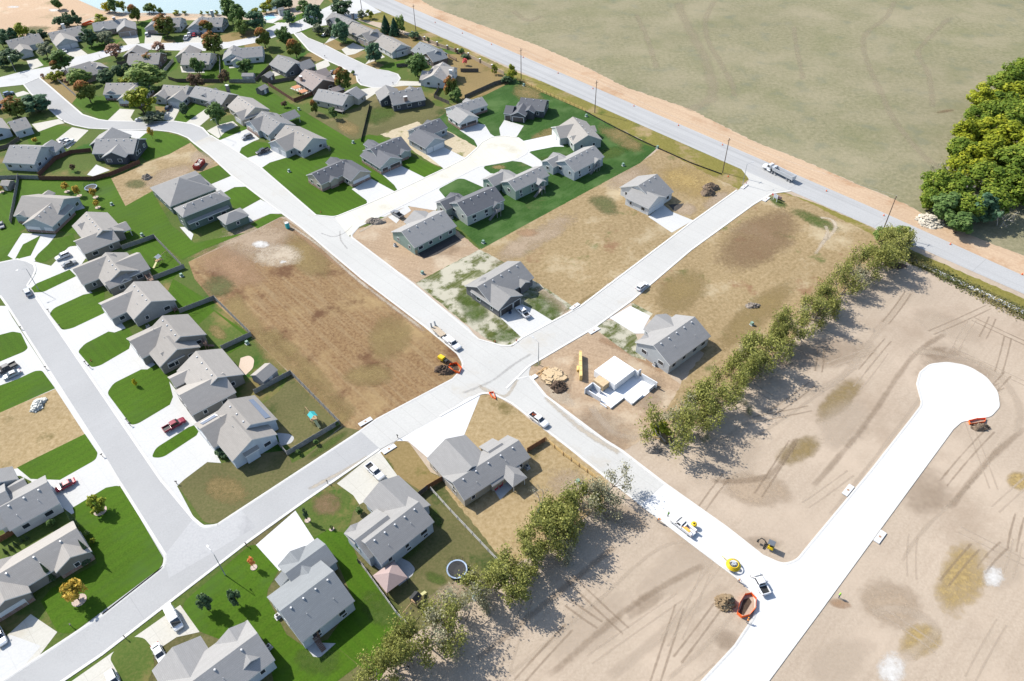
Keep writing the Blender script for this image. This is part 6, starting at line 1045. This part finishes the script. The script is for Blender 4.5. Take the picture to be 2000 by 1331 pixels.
fence('silt_fence', '1143,219 1200,250 1250,275 1290,293 1350,320 1410,342', .6, m_black, 'black silt fence winding along the highway ditch', 3.0, th=.04)
pts = [Vector(q[:2]) for q in P('806,70 854,90 915,112 985,147')]; o0 = Vector((pts[0].x, pts[0].y, 0)); r = empty('screen_wall', o0, 0, 'tan screen wall with brick columns along the highway verge', 'wall'); m_tanw = mat('tan_screen', (.34, .27, .19), .9, .06)
for a, b_ in zip(pts, pts[1:]):
    d = b_ - a; n = max(1, round(d.length / 9))
    for i in range(n):
        s, e = a + d * (i / n), a + d * ((i + 1) / n); MB().obox((s + e) / 2 - o0.xy, d, d.length / n / 2 - .32, .08, 0, 1.7).build('panel', m_tanw, r); q = s - o0.xy; o = MB().obox(q, d, .35, .35, 0, 2.1).build('column', m_brick, r); MB().obox(q, d, .42, .42, 2.1, 2.22).build('cap', m_whitep, o)
# orange mesh round the pits, with the open cuts
def pit(spec, label, deep=True, h=1.0):
    pts = [Vector(q[:2]) for q in P(spec)]; o0 = Vector((pts[0].x, pts[0].y, 0)); r = empty('safety_fence', o0, 0, label, 'safety fence'); b = MB()
    for a, c in zip(pts, pts[1:] + pts[:1]):
        d = c - a; nn = Vector((-d.y, d.x)).normalized() * .02; a2, c2 = a - o0.xy, c - o0.xy; k = [(a2 - nn), (c2 - nn), (c2 + nn), (a2 + nn)]; b.hexa([(p.x, p.y, .02) for p in k], [(p.x + rng.uniform(-.1, .1), p.y + rng.uniform(-.1, .1), h * rng.uniform(.75, 1)) for p in k])
        MB().tube([(a2.x, a2.y, 0), (a2.x, a2.y, h + .1)], .03, 5).build('stake', m_org, r)
    b.build('mesh_panel', m_org, r); return r
pit('1455,1163 1466,1161 1476,1172 1475,1190 1462,1204 1448,1208 1439,1200 1444,1180', 'orange mesh fence round the open trench at the street corner'); pit('880,714 892,712 902,722 897,731 884,727 876,720', 'orange mesh fence round the pit beside the drill rig'); pit('955,769 964,768 968,781 961,777', 'small orange mesh heap at the golden lot corner', h=.7); pit('1891,824 1907,820 1924,819 1922,826 1905,829 1893,830', 'orange mesh at the rim of the new round turnaround', h=.7); pit('160,49 178,43 187,46 165,51', 'red mesh along the shore path', h=.9)
for sp in ('1452,1172 1463,1168 1468,1176 1452,1202 1443,1198', '884,716 893,716 897,724 888,724'): sheet('trench', sp, mat('trench_soil', (.05, .033, .022), .95, .3, 2), .05)
# soil heaps, rubble and lumber
def heap(px, py, rx, ry, h, m, label, name='soil_heap', cat='soil heap', seed=1, lump=.35, n=70, ls=.5):
    g = G(px, py); vs, hs = vscale(px, py); q = G(px, py + ry) - g; ax, ay = rx / hs, q.length; r2 = random.Random(seed); b = MB(); N = 26
    def ht(x, y): d = math.hypot(x, y); return max(0, (1 - d * d)) ** .8 * h * (1 + .35 * math.sin(3.1 * x + seed) * math.cos(4.3 * y + seed * 2)) * (1 + r2.uniform(-lump, lump) * .5)
    rad = 9; i0 = 0
    b.v.append((0, 0, h)); 
    for k in range(1, rad + 1):
        for j in range(N):
            t = 6.2832 * j / N; f = k / rad * (1 + .18 * math.sin(2 * t + seed) + .1 * math.sin(5 * t + seed)); x, y = f * math.cos(t), f * math.sin(t); b.v.append((x * ax, y * ay, ht(k / rad * math.cos(t), k / rad * math.sin(t)) if k < rad else 0))
    for j in range(N): b.f.append((0, 1 + j, 1 + (j + 1) % N)); b.mi.append(0)
    for k in range(rad - 1):
        for j in range(N): b.f.append((1 + k * N + j, 1 + (k + 1) * N + j, 1 + (k + 1) * N + (j + 1) % N, 1 + k * N + (j + 1) % N)); b.mi.append(0)
    for k in range(n):
        t = r2.uniform(0, 6.28); f = r2.random() ** .6 * 1.12; x, y = f * math.cos(t), f * math.sin(t); s = ls * r2.uniform(.3, 1); z = max(0, ht(x, y)) - s * .15; c = (x * ax, y * ay); b.obox(c, (math.cos(t * 3), math.sin(t * 3)), s * .5, s * r2.uniform(.25, .45), z, z + s * r2.uniform(.3, .6))
    o = b.build(name, m, None, (g.x, g.y, .02)); tag(o, label, cat); return o
m_soil = mat('heap_soil', (.13, .095, .065), .95, .35, 1.5, space='W'); m_soild = mat('dark_heap_soil', (.075, .05, .034), .95, .35, 1.5); m_clod = mat('clods', (.2, .145, .085), .95, .4, 2); m_rock = mat('limestone_rubble', (.42, .38, .31), .95, .3, 1.5); m_brush = mat('brush_wood', (.2, .17, .14), .95, .35, 3); m_ply = mat('plywood', (.4, .3, .18), .85, .15, 1.5)
heap(868, 724, 20, 9, 1.4, m_soild, 'dark soil heap beside the drill rig', seed=3); heap(1090, 757, 17, 11, 1.4, m_soild, 'dark soil heap behind the kerb below the lumber scraps', seed=4, n=120); heap(1417, 1178, 17, 15, 1.6, m_clod, 'round heap of clods left of the fenced trench', seed=5, n=260, ls=.8, lump=.8); heap(1915, 836, 17, 6, 1.0, m_soil, 'low spoil heap below the round turnaround', seed=6); heap(1382, 378, 13, 7, 1.7, m_soil, 'lower brown soil heap by the golden weeds', seed=7); heap(1388, 368, 14, 7, 1.7, m_soil, 'upper brown soil heap by the golden weeds', seed=8)
heap(733, 434, 19, 6, 1.2, m_brush, 'grey brown heap at the corner of the bare plot', seed=9); heap(287, 348, 9, 4, 1.3, m_brush, 'brush heap on the dry plot beside the dumpster', 'brush_heap', 'brush heap', seed=10); heap(1815, 433, 22, 12, 1.3, m_rock, 'pale rubble heap at the foot of the wood', 'rubble_heap', 'rubble heap', seed=11, n=240, ls=1.2, lump=.8); heap(1278, 880, 15, 6, .9, m_brush, 'brush heap with debris at the end of the thicket', 'brush_heap', 'brush heap', seed=12); heap(1470, 598, 14, 5, .8, m_brush, 'brush heap on the dry lot above the thicket', 'brush_heap', 'brush heap', seed=13); heap(1752, 520, 16, 6, .7, m_soild, 'dark burnt patch heap under the highway end of the thicket', seed=14); heap(75, 793, 8, 11, .7, mat('pale_branches', (.42, .42, .38), .9, .2), 'pale pruned branches on the golden plot', 'branch_heap', 'branch heap', seed=15, n=60, ls=1.4)
heap(1082, 738, 19, 12, .5, m_ply, 'scattered plywood and lumber scraps on bare soil', 'lumber_heap', 'lumber heap', seed=16, n=120, ls=1.8); 
r = place('lumber_stack', 1060, 727, 1075, 716, 'stack of orange boards beside the corner street lamp', 'lumber stack', .02); b = MB()
for k in range(14): c = (rng.uniform(-.6, .6), rng.uniform(-1.0, 1.0)); b.obox(c, (1, rng.uniform(-.2, .2)), rng.uniform(1.2, 2.4), .09, .05 + .06 * (k % 5), .1 + .06 * (k % 5))
b.build('boards', m_lumber, r); r = place('foam_sheets', 1044, 737, 1055, 730, 'white insulation sheets stacked at the street corner', 'sheets', .02); MB().box(-.8, .8, -.6, .6, 0, .3).build('sheet_stack', m_whitep, r)
r = place('truss_bundle', 1133.5, 718, 1133, 690, 'long bundle of golden roof trusses standing on bare soil', 'truss bundle', .02); tm_ = mat('truss_pine', (.52, .38, .15), .8, .12, 2); n = 14
for k in range(2): MB().box(-5.2 + k * 3.4, 4.8 - (0 if k == 0 else 5), -.4 + k * .9, .35 + k * .7, 0, 1.9 if k == 0 else .8).build('bundle', tm_, r)
b = MB()
for k in range(6): b.box(-5.0 + k * 1.9, -4.9 + k * 1.9, -.45, .4, 1.9, 1.95)
b.build('strap', m_lumber, r)
# dumpster, toilets and other site gear
r = place('dumpster', 390, 325, 402, 311, 'rusty red dumpster filled with rubbish on the dry plot', 'dumpster', .03); b = MB(); L, w_ = 3.0, 1.15
for sg in (1, -1): b.box(-L, L, sg * w_ - .06, sg * w_ + .06, .2, 1.7)
for sg in (1, -1): b.box(sg * L - .06, sg * L + .06, -w_ + .06, w_ - .06, .2, 1.7)
b.box(-L, L, -w_, w_, .1, .2); b.build('tub', m_redp, r); b = MB()
for k in range(7):
    for sg in (1, -1): b.box(-L + .3 + k * .9, -L + .4 + k * .9, sg * (w_ + .06) - .05, sg * (w_ + .06) + .05, .2, 1.68)
b.build('rib', m_redp, r); b = MB()
for k in range(34): b.obox((rng.uniform(-2.6, 2.6), rng.uniform(-.85, .85)), (rng.random(), rng.random()), rng.uniform(.2, .6), rng.uniform(.1, .3), 1.0, rng.uniform(1.3, 1.85))
b.build('rubbish', mat('rubbish', (.4, .36, .32), .9, .45, 2), r)
r = place('portable_toilet', 562.5, 446, 575, 455, 'teal portable toilet on the bare plot by the street', 'toilet', .03); MB().box(-.6, .6, -.6, .6, .05, 2.15).build('cabin', m_teal, r, bevel=.05); MB().lathe([(.72, 2.15), (.62, 2.32), (.2, 2.42), (.01, 2.44)], 12).build('roof', m_whitep, r); MB().box(.6, .64, -.4, .4, .15, 2.0).build('door', m_teal, r)
# basement foundation: walls, slab, raised garage slab
f1 = (1130, 680, 11.094)
def FP(x, y, z): return G(*wl(f1, x, y), z)
r = empty('house_foundation', FP(900, 900, 0), 0, 'open concrete basement of a house just begun, beside the pale house', 'foundation'); o0 = r.location.xy; m_fc = mat('fresh_foundation', (.5, .51, .52), .9, .06, 1, space='W'); m_fs = mat('fresh_slab', (.6, .6, .6), .9, .03, 1, space='W')
ua = (FP(1225, 465, 2.5) - FP(790, 795, 2.5)).xy.normalized(); va = Vector((-ua.y, ua.x)); cB = FP(790, 795, 2.5).xy - o0
def slab(p1, p2, z0, z1, name, m):
    a, b_ = FP(*p1, z1).xy - o0, FP(*p2, z1).xy - o0; c = (a + b_) / 2; d = b_ - a; return MB().obox(c, ua, abs(d.dot(ua)) / 2, abs(d.dot(va)) / 2, z0, z1).build(name, m, r)
slab((340, 490), (1225, 465), .3, 2.6, 'garage_slab', m_fs); slab((320, 690), (685, 725), .32, 2.2, 'porch_cap', m_ply)
def fwall(p, q, h, t=.13): a, b_ = FP(*p, h).xy - o0, FP(*q, h).xy - o0; d = b_ - a; MB().obox((a + b_) / 2, d, d.length / 2 + t, t, 0, h).build('basement_wall', m_fc, r)
sheet('foundation_slab', ' '.join(f'{wl(f1, x, y)[0]:.1f},{wl(f1, x, y)[1]:.1f}' for x, y in ((250, 900), (310, 830), (640, 760), (1250, 560), (1700, 810), (1540, 960), (1420, 1060), (1160, 1215), (960, 1090), (700, 1300), (480, 1170))), m_fs, .12)
for p, q, h in (((145, 875), (310, 745), 2.2), ((145, 875), (480, 1080), 1.5), ((480, 1190), (600, 1270), .5), ((700, 1290), (985, 1065), .55), ((985, 1065), (1160, 1205), .55), ((1160, 1205), (1385, 1010), .55), ((1225, 465), (1300, 520), 2.6), ((1300, 490), (1350, 460), 2.2), ((1380, 560), (1700, 745), 2.3), ((1700, 745), (1540, 880), 1.2), ((310, 745), (470, 870), 2.2)): fwall(p, q, h)
# sheds, pavilions and yard things
def shed(px, py, fx, fy, w_, d_, h, wm, rm, label, name='storage_shed'):
    r = place(name, px, py, fx, fy, label, 'shed', .02); x, y = w_ / 2, d_ / 2; rz = h + y * .55; b = MB(); b.face([(-x, -y, 0), (x, -y, 0), (x, -y, h), (-x, -y, h)]); b.face([(x, y, 0), (-x, y, 0), (-x, y, h), (x, y, h)])
    for s in (1, -1): q = [(s * x, -y, 0), (s * x, y, 0), (s * x, y, h), (s * x, 0, rz), (s * x, -y, h)]; b.face(q if s > 0 else q[::-1])
    b.build('wall', wm, r); b = MB()
    for s in (1, -1): t = [(-x - .2, s * (y + .25), h - .13), (x + .2, s * (y + .25), h - .13), (x + .2, 0, rz + .02), (-x - .2, 0, rz + .02)]; b.hexa([(p[0], p[1], p[2]) for p in (t if s < 0 else t[::-1])], [(p[0], p[1], p[2] + .1) for p in (t if s < 0 else t[::-1])])
    b.build('roof', rm, r); MB().box(-.6, .6, -y - .04, -y - .01, .05, h - .3).build('door', m_trim, r); return r
shed(520, 740, 533, 729, 5.2, 4.6, 2.4, WALL['G'], ROOF['1'], 'grey storage shed beside the pink patio'); shed(20, 368, 32, 369, 3.4, 3.6, 2.3, WALL['U'], ROOF['1'], 'small taupe shed left of the long grey fence'); shed(525, 158, 537, 150, 5, 4, 2.6, WALL['N'], ROOF['1'], 'brown shed behind the brown fence'); shed(514, 182, 524, 177, 4.4, 3.6, 2.4, WALL['D'], ROOF['1'], 'dark open sided playhouse shed on the lush lawn'); shed(487, 154, 497, 154, 5.5, 3, 1.9, WALL['L'], ROOF['2'], 'low white shed behind the grey fence'); shed(551, 30, 560, 28, 3, 2.6, 3.4, WALL['L'], ROOF['1'], 'narrow pool house beside the pool', 'pool_house')
r = place('gazebo', 765, 1138, 780, 1127, 'gazebo with a dusky brown hipped canopy on the patio', 'gazebo', .08); cm_ = mat('canopy_fabric', (.27, .205, .19), .9, .06); b = MB(); k = 2.7
tp = [(-k, -k, 2.4), (k, -k, 2.4), (k, k, 2.4), (-k, k, 2.4)]
for i in range(4): b.face([tp[i], tp[(i + 1) % 4], (.0, .0, 4.0)])
b.build('canopy', cm_, r)
for x in (-2.5, 2.5):
    for y in (-2.5, 2.5): MB().box(x - .07, x + .07, y - .07, y + .07, 0, 2.42).build('post', m_black, r)
def trampoline(px, py, rad, label):
    r = place('trampoline', px, py, px + 9, py, label, 'trampoline', .02); MB().lathe([(.01, .86), (rad * .86, .86), (rad * .86, .89), (.01, .89)], 28).build('mat', m_black, r); MB().lathe([(rad * .86, .84), (rad * .87, .93), (rad, .93), (rad, .8), (rad * .86, .84)], 28).build('pad', mat('blue_pad', (.3, .38, .5), .6, .05), r)
    for j in range(6): t = j * 1.047; x, y = rad * math.cos(t), rad * math.sin(t); MB().tube([(x, y, 0), (x, y, 2.6)], .03, 5).build('net_pole', m_black, r)
    nb = NB('net_mesh') if 'net_mesh' not in MATS else None
    if nb: tr = nb.n('ShaderNodeBsdfTransparent'); ms = nb.n('ShaderNodeMixShader', i_Fac=.22); nb.b.inputs['Base Color'].default_value = (.02, .03, .03, 1); nb.l(tr.outputs[0], ms.inputs[1]); nb.l(nb.b.outputs[0], ms.inputs[2]); nb.l(ms.outputs[0], nb.o.inputs[0]); MATS['net_mesh'] = nb.m
    MB().lathe([(rad * .99, .93), (rad * .99, 2.6)], 28).build('net', MATS['net_mesh'], r)
trampoline(893, 1116, 2.3, 'round trampoline with pale blue rim at the end of the gazebo yard'); trampoline(179, 370, 2.3, 'netted trampoline among the young yard trees')
def playset(px, py, fx, fy, roofm, label, sw=True):
    r = place('playset', px, py, fx, fy, label, 'playset', .02); wd = mat('playset_cedar', (.3, .2, .11), .85, .2, 3)
    for x in (-.8, .8):
        for y in (-.8, .8): MB().box(x - .06, x + .06, y - .06, y + .06, 0, 2.6).build('post', wd, r)
    MB().box(-.85, .85, -.85, .85, 1.3, 1.4).build('platform', wd, r); b = MB(); b.face([(-1, -1, 2.55), (1, -1, 2.55), (1, 0, 3.3), (-1, 0, 3.3)]); b.face([(1, 1, 2.55), (-1, 1, 2.55), (-1, 0, 3.3), (1, 0, 3.3)]); b.build('roof', roofm, r)
    MB().hexa([(-.9, -.35, 1.3), (-.9, .35, 1.3), (-3.0, .35, .1), (-3.0, -.35, .1)], [(-.9, -.35, 1.4), (-.9, .35, 1.4), (-3.0, .35, .2), (-3.0, -.35, .2)]).build('slide', mat('slide_plastic', (.45, .42, .2), .5, .05), r)
    MB().tube([(.85, 0, 2.3), (4.2, 0, 2.3)], .07, 6).build('swing_beam', wd, r)
    for y in (-.8, .8): MB().tube([(4.1, 0, 2.3), (4.3, y, 0)], .06, 5).build('leg', wd, r)
    for x in (1.8, 3.1):
        o = MB().box(x - .22, x + .22, -.12, .12, .5, .56).build('swing', m_black, r); MB().tube([(x, 0, .55), (x, 0, 2.25)], .015, 4).build('chain', m_steel, o)
playset(614, 824, 600, 807, m_teal, 'wooden playset with a green roof in the fenced yard'); playset(312, 515, 330, 500, mat('white_canvas', (.52, .5, .48), .8, .05), 'wooden playset with a white canopy and yellow slide'); playset(814, 1178, 800, 1195, m_black, 'dark playset with swings below the gazebo')
for px, py, lb in ((581, 180, 'upper orange pergola behind the brown house'), (594, 188, 'lower orange pergola behind the brown house')):
    r = place('pergola', px, py, px + 10, py + 6, lb, 'pergola', .05, 'pergolas behind the brown house')
    for x in (-1.3, 1.3):
        for y in (-1.3, 1.3): MB().box(x - .08, x + .08, y - .08, y + .08, 0, 2.3).build('post', m_lumber, r)
    MB().box(-1.7, 1.7, -1.7, 1.7, 2.3, 2.45).build('roof', mat('pergola_orange', (.36, .16, .08), .8, .15), r)
for px, py, lb in ((968, 956, 'left red patio chair behind the tan house'), (977, 950, 'right red patio chair behind the tan house')):
    r = place('patio_chair', px, py, px - 6, py + 6, lb, 'chair', .06, 'red patio chairs'); mr = mat('chair_red', (.4, .02, .05), .6, .05); MB().box(-.45, .45, -.4, .4, .3, .42).build('seat', mr, r); MB().hexa([(-.5, -.4, .42), (-.4, -.4, .42), (-.4, .4, .42), (-.5, .4, .42)], [(-.75, -.35, 1.15), (-.68, -.35, 1.15), (-.68, .35, 1.15), (-.75, .35, 1.15)]).build('backrest', mr, r)
    for x in (-.4, .4):
        for y in (-.35, .35): MB().box(x - .04, x + .04, y - .04, y + .04, 0, .3).build('leg', mr, r)
r = place('trash_bin', 996, 613, 1005, 606, 'blue wheeled bin against the dark grey corner house', 'bin', .06); MB().box(-.3, .3, -.35, .35, .1, 1.0, tx=-.04, ty=-.04).build('bin_body', mat('bin_blue', (.02, .04, .09), .5, .05), r); MB().box(-.36, .38, -.4, .4, 1.0, 1.08).build('lid', m_black, r)
r = place('tyre_stack', 1219, 1028, 1225, 1030, 'big black tyre lying on bare soil below the thicket', 'tyre', .02); MB().lathe([(.5, 0), (.95, .05), (1.0, .3), (.95, .55), (.5, .6), (.45, .3), (.5, 0)], 18).build('tyre', m_tyre, r, smooth=True)
sheet('pool_deck', '511,32 533,26 553,34 520,45', c_white, .05); sheet('swimming_pool', '516,33 530,29 540,35 521,40', mat('pool_water', (.3, .5, .62), .1, .05), .09)
# mailboxes, utility cabinets, air conditioners, hydrants, cones, storm inlets
def small(name, cat, group, build, items):
    r0 = None
    for px, py, fx, fy, lb in items:
        if r0 is None: r0 = empty(name, (0, 0, 0)); build(r0); o = r0
        else: o = copy_tree(r0)
        g = G(px, py); d = G(fx, fy) - g; o.location = (g.x, g.y, .05); o.rotation_euler = (0, 0, math.atan2(d.y, d.x)); tag(o, lb, cat, group)
def near_label(prefix, px, py): hp = min(HOUSES, key=lambda q: (q[0][0] - px) ** 2 + (q[0][1] - py) ** 2); return f"{prefix} {place_word(px, py, hp[0])} {hp[1]}"
def uniq(prefix, pts):
    out = []; seen = {}
    for p in pts: lb = near_label(prefix, p[0], p[1]); seen.setdefault(lb, []).append(p)
    for lb, ps in seen.items():
        ps.sort()
        for i, p in enumerate(ps): out.append((p[0], p[1], p[2], p[3], lb if len(ps) == 1 else f'{ORD[i]} {lb}'))
    return out
def b_mail(r): MB().box(-.06, .06, -.06, .06, 0, 1.0).build('post', m_wood, r); MB().box(-.28, .28, -.12, .12, 1.0, 1.22).build('box', m_black, r, bevel=.04)
small('mailbox', 'mailbox', 'kerbside mailboxes', b_mail, uniq('black mailbox', [(96, 610, 90, 612), (118, 640, 112, 644), (168, 712, 162, 716), (176, 719, 170, 722), (249, 824, 244, 828), (255, 832, 250, 836), (42, 644, 48, 642), (91, 722, 97, 720), (201, 893, 206, 890), (141, 1225, 146, 1232), (246, 1248, 240, 1242), (482, 1067, 478, 1062), (640, 945, 636, 940), (777, 856, 772, 852), (346, 946, 340, 946), (125, 240, 130, 236), (635, 113, 640, 110), (702, 161, 708, 160), (768, 166, 762, 164), (632, 88, 636, 84), (195, 112, 192, 108)]))
def b_box(r): MB().box(-.45, .45, -.4, .4, .1, 1.05).build('cabinet', m_green, r, bevel=.05); MB().box(-.6, .6, -.55, .55, 0, .1).build('pad', m_found, r)
small('utility_cabinet', 'utility cabinet', 'green utility cabinets', b_box, uniq('pale green utility cabinet', [(219, 401, 225, 405), (278, 461, 284, 465), (355, 540, 360, 545), (483, 672, 488, 676), (565, 336, 570, 340), (944, 475, 950, 478), (1217, 324, 1222, 328), (1145, 228, 1150, 231), (825, 535, 830, 538), (1284, 290, 1290, 293), (584, 215, 590, 218), (1098, 325, 1103, 328), (1129, 943, 1133, 947), (928, 1169, 933, 1174), (1468, 635, 1473, 639), (1023, 168, 1028, 170), (690, 280, 694, 283)]))
def b_ac(r): MB().box(-.42, .42, -.42, .42, .08, .95).build('casing', m_steel, r, bevel=.05); MB().lathe([(.01, .96), (.33, .96), (.33, 1.0), (.01, 1.0)], 14).build('fan_guard', m_black, r); MB().box(-.6, .6, -.6, .6, 0, .08).build('pad', m_found, r)
small('air_conditioner', 'air conditioner', 'air conditioners beside houses', b_ac, uniq('grey air conditioner', [(526, 1266, 530, 1270), (1030, 915, 1034, 912), (772, 481, 776, 484), (882, 427, 886, 430), (1279, 714, 1283, 717), (437, 777, 440, 780), (543, 1206, 546, 1210), (290, 640, 294, 643)]))
def b_cone(r): MB().lathe([(.22, .03), (.06, .7), (.02, .72)], 10).build('cone_body', m_org, r); MB().box(-.28, .28, -.28, .28, 0, .03).build('foot', m_black, r)
CN = [(960, 88, 965, 90), (1022, 113, 1027, 115), (1090, 144, 1095, 146), (1158, 174, 1163, 176), (1238, 208, 1243, 210), (1325, 246, 1330, 248), (1411, 284, 1416, 286), (1614, 374, 1619, 376), (1726, 422, 1731, 424), (1856, 478, 1861, 480), (1996, 537, 2001, 539), (1422, 346, 1426, 348), (903, 66, 908, 68), (850, 45, 855, 47)]
small('traffic_cone', 'traffic cone', 'cones along the highway shoulder', b_cone, [(a, b_, c, d, f'{ORD[i]} orange cone from the far end of the highway') for i, (a, b_, c, d) in enumerate(sorted(CN))])
def b_in(r): MB().box(-1.9, 1.9, -.2, 1.2, 0, .22).build('lid', c_clean, r, bevel=.03); MB().box(-1.5, 1.5, -.26, -.2, .05, .18).build('slot', m_dark, r); MB().lathe([(.01, .23), (.3, .23), (.3, .245), (.01, .245)], 12, (0, .5, 0)).build('manhole', mat('rust_lid', (.25, .16, .1), .8, .1), r)
small('storm_inlet', 'storm inlet', 'kerb storm inlets', b_in, [(1456, 366, 1466, 358, 'storm inlet at the highway entrance by the street lamp'), (1494, 389, 1484, 397, 'storm inlet near the stop sign'), (1125, 601, 1138, 592, 'storm inlet at the kerb of the straw flecked corner'), (716, 827, 730, 819, 'storm inlet at the corner of the brown plot'), (758, 876, 745, 884, 'storm inlet across from the brown plot corner'), (1660, 961, 1668, 951, 'storm inlet on the left of the new white street'), (1714, 1047, 1706, 1058, 'storm inlet on the right of the new white street'), (1158, 645, 1146, 652, 'storm inlet above the foundation plot')])
def b_hy(r): MB().lathe([(.16, 0), (.16, .1), (.1, .12), (.1, .55), (.13, .58), (.08, .72), (.01, .75)], 10).build('barrel', m_redp, r); MB().tube([(-.2, 0, .45), (.2, 0, .45)], .06, 8).build('nozzle', m_redp, r)
small('fire_hydrant', 'hydrant', 'fire hydrants', b_hy, [(627, 416, 632, 418, 'red hydrant on the khaki house lawn'), (967, 669, 972, 671, 'red hydrant on the straw flecked corner lawn'), (1009, 667, 1014, 669, 'orange red hydrant at the tip of the corner lawn'), (178, 706, 182, 708, 'red hydrant on a lawn island by the grey street'), (1457, 360, 1462, 362, 'red hydrant at the highway entrance')])
# weeds in the ditch along the highway
wv, wf = [], []; rs = np.random.RandomState(4); C, Sz, N, V = [], [], [], []
for sp, n, w_, hh in (("1738,482 1800,514 1900,566 2010,618", 2600, 3.2, .9), ("1745,487 1800,520 1900,574 2010,628", 1200, 2.0, .5)):
    pts = [Vector(q[:2]) for q in P(sp)]; ln = smooth_line(pts, False, 30)
    for i in range(n): p = ln[rs.randint(len(ln) - 1)]; C.append((p.x + rs.normal() * w_ * .45, p.y + rs.normal() * w_ * .45, abs(rs.normal()) * hh * .5)); Sz.append(.28 * rs.uniform(.5, 1.2)); N.append((rs.normal() * .6, rs.normal() * .6, 1)); V.append(np.clip(.5 + .3 * math.sin(p.x * .35) + rs.normal() * .2, 0, 1))
o = bpy.data.objects.new('ditch_weeds', leaves_mesh('ditch_weeds', C, Sz, N, V, [0] * len(C), leafm('ditch_weed_leaves', [(.03, .04, .01), (.06, .058, .02), (.11, .09, .035)]))); COL.objects.link(o); o['kind'] = 'stuff'
